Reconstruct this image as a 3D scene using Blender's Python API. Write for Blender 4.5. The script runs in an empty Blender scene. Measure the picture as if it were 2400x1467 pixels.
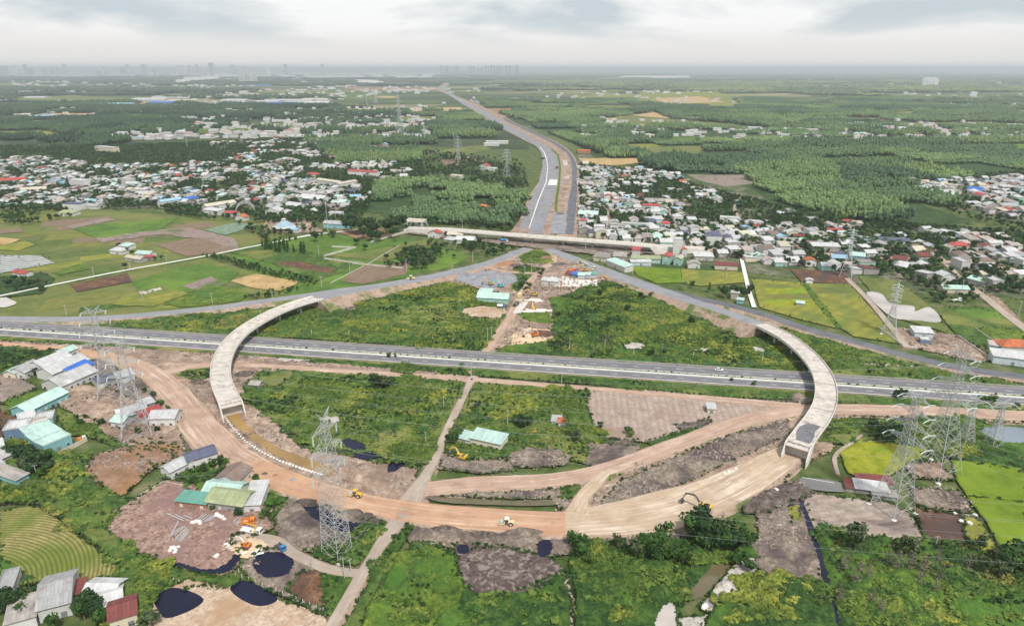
import bpy, bmesh, math, random
import numpy as np
from mathutils import Vector, Matrix
from mathutils.geometry import delaunay_2d_cdt
random.seed(7); RNG = np.random.default_rng(7)
S = bpy.context.scene; COL = S.collection
R = math.radians; PI = math.pi

# ---------------------------------------------------------------- camera
H = 160.0; F = 1600.0; PITCH = R(19.7)
cd = bpy.data.cameras.new('camera'); cam = bpy.data.objects.new('camera', cd); COL.objects.link(cam)
cam.location = (0, 0, H); cam.rotation_euler = (PI/2 - PITCH, 0, 0)
cd.sensor_width = 36; cd.lens = 24; cd.clip_start = 1; cd.clip_end = 200000
S.camera = cam
# ---------------------------------------------------------------- world
W = bpy.data.worlds.new('World'); S.world = W; W.use_nodes = True
nt = W.node_tree; nt.nodes.clear()
def _n(t, **k):
    n = nt.nodes.new(t)
    for a, b in k.items(): setattr(n, a, b)
    return n
SUN_EL, SUN_AZ = 56, 155   # azimuth clockwise from +Y: sun behind the camera, to the right
out = _n('ShaderNodeOutputWorld'); bg = _n('ShaderNodeBackground'); bg2 = _n('ShaderNodeBackground')
sky = _n('ShaderNodeTexSky', sky_type='NISHITA', sun_disc=False, sun_elevation=R(SUN_EL), sun_rotation=R(SUN_AZ))
bg.inputs['Strength'].default_value = 0.09
nt.links.new(sky.outputs[0], bg.inputs['Color'])
tc = _n('ShaderNodeTexCoord'); sx = _n('ShaderNodeSeparateXYZ'); nt.links.new(tc.outputs['Generated'], sx.inputs[0])
def mth(op, a, b=None, clamp=False):
    m = _n('ShaderNodeMath', operation=op, use_clamp=clamp)
    for i, v in enumerate((a, b)):
        if v is None: continue
        if isinstance(v, (int, float)): m.inputs[i].default_value = v
        else: nt.links.new(v, m.inputs[i])
    return m.outputs[0]
# cloud layer seen in perspective: direction divided by its height
zz = mth('ADD', mth('MAXIMUM', sx.outputs[2], 0.0), 0.19)
cmb = _n('ShaderNodeCombineXYZ')
nt.links.new(mth('DIVIDE', sx.outputs[0], zz), cmb.inputs[0]); nt.links.new(mth('DIVIDE', sx.outputs[1], zz), cmb.inputs[1])
mp = _n('ShaderNodeMapping'); nt.links.new(cmb.outputs[0], mp.inputs[0]); mp.inputs['Location'].default_value = (3.1, 1.7, 0.4)
n1 = _n('ShaderNodeTexNoise'); n1.inputs['Scale'].default_value = 0.95; n1.inputs['Detail'].default_value = 8; n1.inputs['Roughness'].default_value = 0.52; n1.inputs['Distortion'].default_value = 0.25
nt.links.new(mp.outputs[0], n1.inputs['Vector'])
rp = _n('ShaderNodeValToRGB'); e = rp.color_ramp.elements
e[0].position = 0.42; e[0].color = (0.53, 0.595, 0.635, 1); e[1].position = 0.57; e[1].color = (0.88, 0.875, 0.875, 1)
m = e.new(0.5); m.color = (0.72, 0.74, 0.75, 1)
nt.links.new(n1.outputs[0], rp.inputs[0])
# clouds melt into an even pale veil towards the horizon
fade = _n('ShaderNodeMapRange', interpolation_type='SMOOTHSTEP'); fade.inputs['From Min'].default_value = 0.018; fade.inputs['From Max'].default_value = 0.062
nt.links.new(sx.outputs[2], fade.inputs[0])
mx = _n('ShaderNodeMix', data_type='RGBA'); nt.links.new(fade.outputs[0], mx.inputs[0]); mx.inputs[6].default_value = (0.775, 0.752, 0.735, 1)
nt.links.new(rp.outputs[0], mx.inputs[7]); nt.links.new(mx.outputs[2], bg2.inputs['Color']); bg2.inputs['Strength'].default_value = 1.06
ms = _n('ShaderNodeMixShader'); ms.inputs[0].default_value = 0.93
nt.links.new(bg.outputs[0], ms.inputs[1]); nt.links.new(bg2.outputs[0], ms.inputs[2]); nt.links.new(ms.outputs[0], out.inputs[0])
# ---------------------------------------------------------------- sun
sl = bpy.data.lights.new('sun', 'SUN'); sl.energy = 4.3; sl.angle = R(7); sl.color = (1, 0.96, 0.9)
sun = bpy.data.objects.new('sun', sl); COL.objects.link(sun)
sd = Vector((math.sin(R(SUN_AZ))*math.cos(R(SUN_EL)), math.cos(R(SUN_AZ))*math.cos(R(SUN_EL)), math.sin(R(SUN_EL))))
sun.rotation_euler = sd.to_track_quat('Z', 'Y').to_euler(); sun.location = (0, -100, 500)
S.view_settings.view_transform = 'Standard'; S.view_settings.look = 'None'; S.view_settings.gamma = 1; S.view_settings.exposure = 0.12
S.render.engine = 'CYCLES'; S.cycles.max_bounces = 6; S.cycles.diffuse_bounces = 2; S.cycles.glossy_bounces = 2; S.cycles.transmission_bounces = 2
S.cycles.volume_bounces = 0; S.cycles.use_denoising = True; S.cycles.transparent_max_bounces = 6; S.cycles.caustics_reflective = False; S.cycles.caustics_refractive = False

# ---------------------------------------------------------------- helpers
CP, SP = math.cos(PITCH), math.sin(PITCH)
def P(px, py, z=0.0):
    """point at height z that the photograph shows at pixel px, py (used only to survey positions on the ground)"""
    u = 733.5 - py; t = (z - H)/(-F*SP + u*CP)
    return ((px - 1200)*t, (F*CP + u*SP)*t, z)
def P2(px, py, z=0.0): return P(px, py, z)[:2]
def PV(a, z=0.0):
    a = np.asarray(a, float); u = 733.5 - a[:, 1]; t = (z - H)/(-F*SP + u*CP)
    return np.stack([(a[:, 0]-1200)*t, (F*CP + u*SP)*t], 1)
def proj(w, z=0.0):
    """world xy -> photo pixel"""
    w = np.asarray(w, float); dz = z - H
    d = w[:, 1]*CP - dz*SP; up = w[:, 1]*SP + dz*CP
    return np.stack([1200 + F*w[:, 0]/d, 733.5 - F*up/d], 1)
def inpoly(q, poly):
    q = np.asarray(q, float); x, y = q[:, 0], q[:, 1]; r = np.zeros(len(q), bool); n = len(poly); j = n-1
    for i in range(n):
        xi, yi = poly[i]; xj, yj = poly[j]
        c = ((yi > y) != (yj > y)) & (x < (xj-xi)*(y-yi)/((yj-yi) + 1e-12) + xi)
        r ^= c; j = i
    return r
def _h(i, j, s):
    v = np.sin(i*127.1 + j*311.7 + s*74.7)*43758.5453
    return v - np.floor(v)
def vnoise(x, y, s=0):
    i = np.floor(x); j = np.floor(y); fx = x-i; fy = y-j; fx = fx*fx*(3-2*fx); fy = fy*fy*(3-2*fy)
    a = _h(i, j, s); b = _h(i+1, j, s); c = _h(i, j+1, s); d = _h(i+1, j+1, s)
    return a + (b-a)*fx + (c-a)*fy + (a-b-c+d)*fx*fy
def fbm(x, y, s=0, o=4):
    r = 0; a = .5; t = 0
    for k in range(o): r = r + a*vnoise(x, y, s+k*7); t += a; x = x*2.03+11; y = y*2.03+5; a *= .5
    return r/t
def tag(o, label=None, cat=None, group=None, kind=None):
    if label: o['label'] = label
    if cat: o['category'] = cat
    if group: o['group'] = group
    if kind: o['kind'] = kind
    return o
def link(name, me, parent=None, mat=None, M=None):
    o = bpy.data.objects.new(name, me); COL.objects.link(o)
    if parent is not None: o.parent = parent
    if mat is not None and me is not None:
        if not me.materials: me.materials.append(mat)
    if M is not None: o.matrix_local = M
    return o
def empty(name, loc=(0, 0, 0), rz=0.0, label=None, cat=None, group=None):
    o = bpy.data.objects.new(name, None); COL.objects.link(o); o.empty_display_size = .5
    o.location = loc; o.rotation_euler = (0, 0, rz); return tag(o, label, cat, group)
def mesh(name, v, f, mats=None, mi=None, uv=None, smooth=False):
    me = bpy.data.meshes.new(name)
    me.from_pydata([tuple(p) for p in v], [], [tuple(q) for q in f])
    for m_ in (mats or []): me.materials.append(m_)
    if mi is not None: me.polygons.foreach_set('material_index', np.asarray(mi, np.int32))
    if uv is not None:
        ul = me.uv_layers.new(name='UVMap'); li = np.empty(len(me.loops), np.int32); me.loops.foreach_get('vertex_index', li)
        ul.data.foreach_set('uv', np.asarray(uv, np.float32)[li].ravel())
    if smooth: me.polygons.foreach_set('use_smooth', np.ones(len(me.polygons), bool))
    me.update(); return me
class MB:
    """collects boxes, bars and prisms into one mesh"""
    def __init__(s): s.v = []; s.f = []; s.m = []
    def add(s, v, f, m=0):
        b = len(s.v); s.v += [tuple(p) for p in v]; s.f += [tuple(i+b for i in q) for q in f]; s.m += [m]*len(f); return s
    def box(s, cx, cy, cz, sx, sy, sz, m=0, rz=0.0, rx=0.0):
        c, n = math.cos(rz), math.sin(rz); v = []
        for z in (-.5, .5):
            for x, y in ((-.5, -.5), (.5, -.5), (.5, .5), (-.5, .5)):
                X, Y, Z = x*sx, y*sy, z*sz
                if rx: Y, Z = Y*math.cos(rx)-Z*math.sin(rx), Y*math.sin(rx)+Z*math.cos(rx)
                v.append((cx+X*c-Y*n, cy+X*n+Y*c, cz+Z))
        return s.add(v, [(3, 2, 1, 0), (4, 5, 6, 7), (0, 1, 5, 4), (1, 2, 6, 5), (2, 3, 7, 6), (3, 0, 4, 7)], m)
    def bar(s, a, b, r, m=0, n=4, r2=None):
        a = Vector(a); b = Vector(b); d = (b-a)
        if d.length < 1e-6: return s
        q = d.to_track_quat('Z', 'Y'); v = []
        for p, rr in ((a, r), (b, r if r2 is None else r2)):
            for k in range(n):
                t = 2*PI*(k+.5)/n; v.append(p + q @ Vector((rr*math.cos(t), rr*math.sin(t), 0)))
        return s.add(v, [(k, (k+1) % n, n+(k+1) % n, n+k) for k in range(n)] + [tuple(range(n))[::-1], tuple(range(n, 2*n))], m)
    def prism(s, pts, z0, z1, m=0):
        n = len(pts); a = sum(pts[i][0]*pts[(i+1) % n][1]-pts[(i+1) % n][0]*pts[i][1] for i in range(n))
        if a < 0: pts = pts[::-1]
        v = [(x, y, z0) for x, y in pts] + [(x, y, z1) for x, y in pts]
        return s.add(v, [(k, (k+1) % n, n+(k+1) % n, n+k) for k in range(n)] + [tuple(range(n))[::-1], tuple(range(n, 2*n))], m)
    def xprism(s, prof, x0, x1, m=0):
        """profile in y,z extruded along x"""
        n = len(prof); v = [(x0, y, z) for y, z in prof] + [(x1, y, z) for y, z in prof]
        a = sum(prof[i][0]*prof[(i+1) % n][1]-prof[(i+1) % n][0]*prof[i][1] for i in range(n))
        f = [(k, (k+1) % n, n+(k+1) % n, n+k) for k in range(n)] + [tuple(range(n))[::-1], tuple(range(n, 2*n))]
        if a < 0: f = [q[::-1] for q in f]
        return s.add(v, f, m)
    def cyl(s, c, r, h, axis='Z', n=12, m=0):
        cx, cy, cz = c; v = []
        for t in (-.5, .5):
            for k in range(n):
                a = 2*PI*k/n; p, q = r*math.cos(a), r*math.sin(a)
                v.append({'Z': (cx+p, cy+q, cz+t*h), 'X': (cx+t*h, cy+p, cz+q), 'Y': (cx+q, cy+t*h, cz+p)}[axis])
        return s.add(v, [(k, (k+1) % n, n+(k+1) % n, n+k) for k in range(n)] + [tuple(range(n))[::-1], tuple(range(n, 2*n))], m)
    def me(s, name, mats, smooth=False): return mesh(name, s.v, s.f, mats, s.m, smooth=smooth)
    def obj(s, name, mats, parent=None): return link(name, s.me(name, mats), parent)
# ---------------------------------------------------------------- materials
_mats = {}
def basemat(name, rough=.9, spec=.3):
    m = bpy.data.materials.new(name); m.use_nodes = True; t = m.node_tree; b = t.nodes['Principled BSDF']
    b.inputs['Roughness'].default_value = rough; b.inputs['Specular IOR Level'].default_value = spec
    return m, t, b
def N(t, ty, inp=None, **k):
    n = t.nodes.new(ty)
    for a, v in k.items(): setattr(n, a, v)
    for a, v in (inp or {}).items():
        if isinstance(v, bpy.types.NodeSocket): t.links.new(v, n.inputs[a])
        else: n.inputs[a].default_value = v
    return n
def c4(c): return (c[0], c[1], c[2], 1.0)
def ramp(t, fac, stops):
    r = N(t, 'ShaderNodeValToRGB', {0: fac}); e = r.color_ramp.elements
    while len(e) < len(stops): e.new(.5)
    for k, (p, c) in enumerate(stops): e[k].position = p; e[k].color = c4(c)
    return r.outputs[0]
def mixc(t, f, a, b, mode='MIX'):
    n = N(t, 'ShaderNodeMix', data_type='RGBA', blend_type=mode)
    for i, v in ((0, f), (6, a), (7, b)):
        if isinstance(v, bpy.types.NodeSocket): t.links.new(v, n.inputs[i])
        else: n.inputs[i].default_value = v if i == 0 else c4(v)
    return n.outputs[2]
def pos(t): return N(t, 'ShaderNodeNewGeometry').outputs['Position']
def gmat(name, lo, mid, hi, size=9, big=70, alt=None, altw=(.5, .62), rows=None, rough=.95, fine=.62, bump=0.0, spot=None, spec=.15):
    """ground cover: fractal noise of three tones, broad patches of another tone, rows, spots"""
    if name in _mats: return _mats[name]
    m, t, b = basemat(name, rough, spec); p = pos(t)
    n = N(t, 'ShaderNodeTexNoise', {'Vector': p, 'Scale': 1/size, 'Detail': 9, 'Roughness': fine, 'Distortion': .3})
    hf = N(t, 'ShaderNodeTexNoise', {'Vector': p, 'Scale': 1/max(1.3, size*.22), 'Detail': 5, 'Roughness': .75})
    nm = N(t, 'ShaderNodeMath', {0: hf.outputs[0], 1: .62}, operation='MULTIPLY_ADD'); n5 = N(t, 'ShaderNodeMath', {0: n.outputs[0], 1: .62}, operation='MULTIPLY'); t.links.new(n5.outputs[0], nm.inputs[2])
    c = ramp(t, nm.outputs[0], [(.49, lo), (.62, mid), (.76, hi)])
    if alt:
        n2 = N(t, 'ShaderNodeTexNoise', {'Vector': p, 'Scale': 1/big, 'Detail': 6, 'Roughness': .6, 'Distortion': .6})
        f = N(t, 'ShaderNodeMapRange', {0: n2.outputs[0], 1: altw[0], 2: altw[1]}).outputs[0]
        n4 = N(t, 'ShaderNodeMath', {0: n.outputs[0], 1: .6}, operation='MULTIPLY_ADD'); n4.inputs[2].default_value = .7
        c = mixc(t, f, c, mixc(t, 1.0, alt, n4.outputs[0], 'MULTIPLY'))
    if rows:   # (angle, period, colour, strength, distortion)
        rv = N(t, 'ShaderNodeMapping', {0: p}, vector_type='POINT'); rv.inputs['Rotation'].default_value = (0, 0, rows[0])
        if len(rows) > 5:   # curved rows round a far point
            rv.inputs['Rotation'].default_value = (0, 0, 0); rv.inputs['Location'].default_value = (-rows[5][0], -rows[5][1], 0); rv.inputs['Scale'].default_value = (1, 1, 0)
        w = N(t, 'ShaderNodeTexWave', {'Vector': rv.outputs[0], 'Scale': 1/rows[1]*.314*1.0, 'Distortion': rows[4], 'Detail': 2, 'Detail Scale': .2}, **({'wave_type': 'RINGS', 'rings_direction': 'SPHERICAL'} if len(rows) > 5 else {'bands_direction': 'X'}))
        f = N(t, 'ShaderNodeMapRange', {0: w.outputs[0], 1: .45, 2: .75, 4: rows[3]}).outputs[0]
        c = mixc(t, f, c, rows[2])
    if spot:   # (colour, size, from, to)
        n3 = N(t, 'ShaderNodeTexNoise', {'Vector': p, 'Scale': 1/spot[1], 'Detail': 5, 'Roughness': .6, 'Distortion': .8})
        f = N(t, 'ShaderNodeMapRange', {0: n3.outputs[0], 1: spot[2], 2: spot[3]}).outputs[0]
        c = mixc(t, f, c, spot[0])
    t.links.new(c, b.inputs['Base Color'])
    if bump:
        bp = N(t, 'ShaderNodeBump', {'Height': n.outputs[0], 'Distance': bump, 'Strength': 1.0}); t.links.new(bp.outputs[0], b.inputs['Normal'])
    _mats[name] = m; return m
def smat(name, c, rough=.7, var=.25, size=2.0, metal=0.0, corr=None, spec=.3, rnd=0.0, dirt=None):
    """built surface: one colour with uneven weathering; corr = corrugation period across local X; rnd = tone per object"""
    if name in _mats: return _mats[name]
    m, t, b = basemat(name, rough, spec); b.inputs['Metallic'].default_value = metal
    oc = N(t, 'ShaderNodeTexCoord').outputs['Object']
    n = N(t, 'ShaderNodeTexNoise', {'Vector': oc, 'Scale': 1/size, 'Detail': 6, 'Roughness': .65})
    lo = tuple(x*(1-var) for x in c); hi = tuple(min(1, x*(1+var*.6)) for x in c)
    col = ramp(t, n.outputs[0], [(.3, lo), (.7, hi)])
    if dirt:
        n2 = N(t, 'ShaderNodeTexNoise', {'Vector': pos(t), 'Scale': 1/dirt[1], 'Detail': 7, 'Roughness': .7})
        f = N(t, 'ShaderNodeMapRange', {0: n2.outputs[0], 1: dirt[2], 2: dirt[3], 4: .8}).outputs[0]
        col = mixc(t, f, col, dirt[0])
    if rnd:
        oi = N(t, 'ShaderNodeObjectInfo').outputs['Random']
        f = N(t, 'ShaderNodeMapRange', {0: oi, 3: 1-rnd, 4: 1+rnd*.4}).outputs[0]
        col = mixc(t, 1.0, col, f, 'MULTIPLY')
    t.links.new(col, b.inputs['Base Color'])
    if corr:
        w = N(t, 'ShaderNodeTexWave', {'Vector': oc, 'Scale': .314/corr}, bands_direction='X')
        bp = N(t, 'ShaderNodeBump', {'Height': w.outputs[0], 'Distance': .05, 'Strength': .6}); t.links.new(bp.outputs[0], b.inputs['Normal'])
        # seams between sheets, a shade darker with lap grime
        s2 = N(t, 'ShaderNodeTexBrick', {'Vector': oc, 'Scale': 1.0, 'Mortar Size': .05, 'Brick Width': 1.1, 'Row Height': 4.5, 'Color1': (1, 1, 1, 1), 'Color2': (.82, .82, .82, 1), 'Mortar': (.62, .6, .58, 1)})
        col2 = mixc(t, 1.0, col, s2.outputs[0], 'MULTIPLY'); t.links.new(col2, b.inputs['Base Color'])
    _mats[name] = m; return m
def wmat(name, c, rough=.08, bump=.03, size=2.5, spec=.5):
    if name in _mats: return _mats[name]
    m, t, b = basemat(name, rough, spec); p = pos(t)
    n = N(t, 'ShaderNodeTexNoise', {'Vector': p, 'Scale': .05, 'Detail': 4})
    t.links.new(ramp(t, n.outputs[0], [(.3, tuple(x*.75 for x in c)), (.7, tuple(x*1.2 for x in c))]), b.inputs['Base Color'])
    n2 = N(t, 'ShaderNodeTexNoise', {'Vector': p, 'Scale': 1/size, 'Detail': 3})
    bp = N(t, 'ShaderNodeBump', {'Height': n2.outputs[0], 'Distance': bump, 'Strength': .5}); t.links.new(bp.outputs[0], b.inputs['Normal'])
    _mats[name] = m; return m
def roadmat(name, lo, hi, streak, along=40.0, across=1.2, rough=.85, f0=.48, f1=.7, fine=.6, dark=None):
    """surface of a ribbon: UV in metres along / across, streaked lengthwise by traffic"""
    if name in _mats: return _mats[name]
    m, t, b = basemat(name, rough, .15); uv = N(t, 'ShaderNodeTexCoord').outputs['UV']
    mp_ = N(t, 'ShaderNodeMapping', {0: uv}); mp_.inputs['Scale'].default_value = (1/along, 1/across, 1)
    n = N(t, 'ShaderNodeTexNoise', {'Vector': mp_.outputs[0], 'Scale': 1.0, 'Detail': 6, 'Roughness': fine, 'Distortion': .5})
    n2 = N(t, 'ShaderNodeTexNoise', {'Vector': pos(t), 'Scale': .12, 'Detail': 9, 'Roughness': .65})
    c = ramp(t, n2.outputs[0], [(.32, lo), (.68, hi)])
    f = N(t, 'ShaderNodeMapRange', {0: n.outputs[0], 1: f0, 2: f1}).outputs[0]
    n3 = N(t, 'ShaderNodeTexNoise', {'Vector': pos(t), 'Scale': .045, 'Detail': 5, 'Roughness': .7, 'Distortion': .5})
    f3 = N(t, 'ShaderNodeMapRange', {0: n3.outputs[0], 1: .38, 2: .62}).outputs[0]
    ff = N(t, 'ShaderNodeMath', {0: f, 1: f3}, operation='MULTIPLY').outputs[0]
    c = mixc(t, ff, c, streak)
    if dark:   # second set of tracks, crossing at a slant, and damp patches
        mp2 = N(t, 'ShaderNodeMapping', {0: uv}); mp2.inputs['Scale'].default_value = (1/(along*.7), 1/(across*.8), 1); mp2.inputs['Rotation'].default_value = (0, 0, .12)
        n4 = N(t, 'ShaderNodeTexNoise', {'Vector': mp2.outputs[0], 'Scale': 1.0, 'Detail': 7, 'Roughness': .7, 'Distortion': 1.2})
        c = mixc(t, N(t, 'ShaderNodeMapRange', {0: n4.outputs[0], 1: .52, 2: .68, 4: .75}).outputs[0], c, dark)
        n6 = N(t, 'ShaderNodeTexNoise', {'Vector': pos(t), 'Scale': .09, 'Detail': 6, 'Roughness': .7})
        c = mixc(t, N(t, 'ShaderNodeMapRange', {0: n6.outputs[0], 1: .55, 2: .7, 4: .6}).outputs[0], c, dark)
    t.links.new(c, b.inputs['Base Color'])
    _mats[name] = m; return m
# ================================================================ GROUND
lush = gmat('lush_grass', (.018,.040,.010), (.048,.092,.02), (.11,.16,.036), 7, 45, alt=(.16,.17,.05), altw=(.50,.64), bump=.5, fine=.7)
lush2 = gmat('dark_scrub', (.010,.026,.008), (.03,.066,.016), (.075,.125,.026), 6, 40, alt=(.07,.14,.022), altw=(.52,.6), bump=.5, fine=.72)
lime = gmat('yellow_green_grass', (.03,.058,.010), (.085,.13,.02), (.17,.215,.032), 6, 30, alt=(.05,.11,.02), altw=(.5,.62), bump=.4, fine=.68)
olive = gmat('olive_field', (.075,.098,.030), (.105,.130,.036), (.145,.165,.048), 16, 50, alt=(.15,.15,.05), altw=(.48,.6))
paddy = gmat('green_paddy', (.05,.098,.02), (.072,.132,.024), (.105,.17,.032), 20, 60, alt=(.11,.18,.03))
paddyb = gmat('ripe_paddy', (.13,.155,.012), (.205,.225,.02), (.28,.285,.035), 5, 30, alt=(.15,.22,.02), altw=(.52,.66), bump=.25)
paddyg = gmat('fresh_paddy', (.075,.125,.013), (.11,.17,.016), (.15,.21,.022), 25, 50, alt=(.15,.21,.02))
gold = gmat('golden_paddy', (.15,.15,.03), (.205,.20,.04), (.27,.25,.05), 7, 40, alt=(.12,.15,.035), altw=(.46,.6), rows=(.9, 9, (.11,.13,.03), .35, 3))
tan = gmat('dry_stubble', (.28,.19,.09), (.37,.255,.12), (.46,.33,.17), 12, 40)
rowsf = gmat('stubble_rows', (.16,.145,.05), (.25,.215,.08), (.33,.27,.13), 4, 30, alt=(.13,.16,.03), altw=(.5,.62), rows=(.55, 1.35, (.07,.085,.025), .7, 3.5, P(-170, 1440)))
brown = gmat('ploughed_soil', (.14,.10,.07), (.19,.135,.095), (.24,.175,.125), 8, 40, rows=(1.2, 4, (.12,.085,.06), .5, .5))
umber = gmat('wet_brown_soil', (.06,.035,.024), (.12,.062,.036), (.20,.115,.07), 6, 22, alt=(.075,.05,.045), altw=(.45,.6), fine=.6)
rust = gmat('red_brown_soil', (.16,.095,.06), (.23,.135,.085), (.30,.19,.135), 8, 25, alt=(.30,.15,.06), altw=(.52,.68), fine=.6)
mauve = gmat('tilled_mauve_soil', (.15,.115,.105), (.215,.165,.145), (.29,.225,.195), 5, 40, alt=(.09,.12,.05), altw=(.55,.66))
palef = gmat('pale_tilled_field', (.22,.165,.135), (.31,.24,.20), (.39,.315,.265), 6, 30, alt=(.26,.18,.14), altw=(.48,.62), rows=(.08, 3.2, (.22,.165,.14), .4, 2.5))
greyf = gmat('grey_bare_field', (.18,.142,.118), (.30,.243,.20), (.40,.335,.28), 8, 22, alt=(.12,.09,.085), altw=(.54,.66), rows=(1.35, 3.6, (.22,.18,.16), .5, 6))
earth = gmat('site_earth', (.14,.098,.072), (.285,.205,.158), (.45,.35,.275), 8, 30, alt=(.19,.13,.10), altw=(.50,.64), fine=.68, bump=.35)
earthd = gmat('grey_mud', (.11,.086,.068), (.205,.163,.132), (.33,.275,.23), 4, 18, alt=(.09,.07,.068), altw=(.47,.6), fine=.74, bump=.8)
heapm = gmat('dark_spoil', (.045,.036,.031), (.11,.088,.076), (.23,.19,.165), 3, 14, fine=.76, bump=1.0)
pinky = gmat('pink_brown_yard', (.13,.078,.058), (.25,.163,.13), (.38,.275,.23), 2.6, 20, alt=(.21,.13,.12), altw=(.48,.6), fine=.72, bump=.3)
buff = gmat('buff_dry_ground', (.26,.18,.13), (.40,.30,.225), (.52,.42,.33), 3, 20, alt=(.33,.22,.14), altw=(.5,.64), fine=.72, bump=.2)
whites = gmat('white_rubble', (.22,.195,.17), (.40,.365,.33), (.56,.52,.48), 3, 16, alt=(.22,.2,.18), altw=(.58,.68), fine=.75, bump=.5)
crack = gmat('cracked_mud', (.05,.035,.035), (.09,.065,.06), (.14,.105,.095), 4, 20, spot=((.20,.168,.15), 2.6, .53, .58), fine=.7)
sandm = gmat('heaped_sand', (.38,.27,.17), (.50,.37,.25), (.60,.46,.33), 6, 20, bump=.3)
gravel = gmat('blue_grey_gravel', (.15,.155,.17), (.22,.225,.245), (.30,.305,.32), 6, 20, fine=.7, bump=.3)
villg = gmat('village_yards', (.05,.065,.03), (.14,.13,.085), (.30,.26,.20), 9, 45, alt=(.045,.075,.025), altw=(.42,.56), fine=.7)
forestf = gmat('forest_floor', (.018,.035,.014), (.032,.062,.02), (.06,.095,.03), 14, 80)
plastic = gmat('grey_plastic_beds', (.24,.26,.25), (.32,.335,.33), (.40,.41,.40), 12, 40, rows=(1.12, 7, (.14,.15,.13), .7, .3))
concs = gmat('bleached_concrete_path', (.48,.46,.44), (.60,.58,.56), (.70,.68,.66), 5, 20)
dirtp = gmat('trodden_path', (.26,.205,.17), (.36,.29,.245), (.45,.37,.32), 4, 20)
wdark = wmat('black_water', (.010,.011,.028), .05, bump=.006, size=6, spec=.2); wbrown = wmat('muddy_brown_water', (.27,.165,.06), .15, spec=.25)
wgrey = wmat('silt_grey_water', (.40,.36,.335), .15); wolive = wmat('olive_pond_water', (.12,.10,.055), .08)
wblue = wmat('pale_pond_water', (.16,.19,.22), .05)
riverm = wmat('silty_river_water', (.5,.45,.41), .35, .0)
# one sheet to the horizon; far off it is a mosaic of woods, clearings and fields
def ground_mat():
    m, t, b = basemat('open_country', .95, .1); p = pos(t)
    n = N(t, 'ShaderNodeTexNoise', {'Vector': p, 'Scale': 1/12, 'Detail': 9, 'Roughness': .7})
    near = ramp(t, n.outputs[0], [(.34, (.035, .06, .018)), (.5, (.075, .105, .032)), (.68, (.17, .155, .085))])
    mp_ = N(t, 'ShaderNodeMapping', {0: p}); mp_.inputs['Rotation'].default_value = (0, 0, .2); mp_.inputs['Scale'].default_value = (1/420, 1/300, 1)
    v = N(t, 'ShaderNodeTexVoronoi', {'Vector': mp_.outputs[0], 'Scale': 1.0, 'Randomness': .8}, feature='F1')
    sp_ = N(t, 'ShaderNodeSeparateColor', {0: v.outputs['Color']})
    far = ramp(t, sp_.outputs[0], [(.0, (.035, .058, .026)), (.4, (.055, .085, .032)), (.55, (.085, .12, .04)), (.72, (.14, .16, .055)), (.88, (.24, .21, .11))])
    far = mixc(t, .35, far, near, 'MULTIPLY') if False else far
    big = N(t, 'ShaderNodeTexNoise', {'Vector': p, 'Scale': 1/2500, 'Detail': 5, 'Roughness': .6})
    f2 = N(t, 'ShaderNodeMapRange', {0: big.outputs[0], 1: .45, 2: .6}).outputs[0]
    far = mixc(t, f2, far, (.045, .07, .03))
    sy = N(t, 'ShaderNodeSeparateXYZ', {0: p})
    f = N(t, 'ShaderNodeMapRange', {0: sy.outputs[1], 1: 1300, 2: 1900}).outputs[0]
    t.links.new(mixc(t, f, near, far), b.inputs['Base Color'])
    return m
xs = np.array([-90000, -40000, -20000, -9000, -4000, -2000, -1000, -500, 0, 500, 1000, 2000, 4000, 9000, 20000, 40000, 90000.])
ys = np.array([-600, 0, 300, 600, 1000, 1600, 2500, 4000, 7000, 12000, 20000, 35000, 60000, 100000.])
gv = [(x, y, 0) for y in ys for x in xs]; nx = len(xs)
gf = [(j*nx+i, j*nx+i+1, (j+1)*nx+i+1, (j+1)*nx+i) for j in range(len(ys)-1) for i in range(nx-1)]
tag(link('ground', mesh('ground', gv, gf, [ground_mat()])), kind='structure')

PATCH = []; FLAT = []      # FLAT: world outlines that relief and plants keep off
def relief(kind, w):
    x, y = w[:, 0], w[:, 1]
    if kind == 'lush': return 1.5*np.maximum(0, fbm(x/5, y/5, 3, 4)-.36)*2 + .5*fbm(x/1.6, y/1.6, 9, 2)
    if kind == 'scrub': return 3.2*np.maximum(0, fbm(x/7, y/7, 5, 4)-.38)*2 + .9*fbm(x/1.9, y/1.9, 8, 2)
    if kind == 'low': return .45*fbm(x/3, y/3, 4, 3)
    if kind == 'crop': return .25 + .3*fbm(x/1.5, y/1.5, 4, 2)
    if kind == 'dirt': return .9*np.maximum(0, fbm(x/7, y/7, 13, 4)-.4) + .15*fbm(x/2, y/2, 2, 2)
    if kind == 'heap': return 4.2*np.abs(fbm(x/9, y/9, 23, 5)-.42) + .8*fbm(x/2.2, y/2.2, 6, 3)
    if kind == 'rub': return 1.2*np.abs(fbm(x/3.5, y/3.5, 31, 4)-.45)*2
    return np.zeros(len(x))
def densify(pts, jit, seed, step=7, open_=False):
    o = []; n = len(pts)
    for i in range(n if not open_ else n-1):
        a = np.array(pts[i], float); b = np.array(pts[(i+1) % n], float); d = b-a; L = math.hypot(*d); k = max(1, int(L/step))
        nrm = np.array([-d[1], d[0]])/(L+1e-9)
        for q in range(k):
            p = a + d*q/k
            j = (float(fbm(np.array([p[0]/20.+seed*3.1]), np.array([p[1]/13.+seed]), seed % 97, 4)[0])-.5)*2.6*jit + (RNG.random()-.5)*.7*min(jit, 3)
            p = p + nrm*j*np.array([1, .6]); o.append((p[0], p[1]))
    return o
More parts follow.
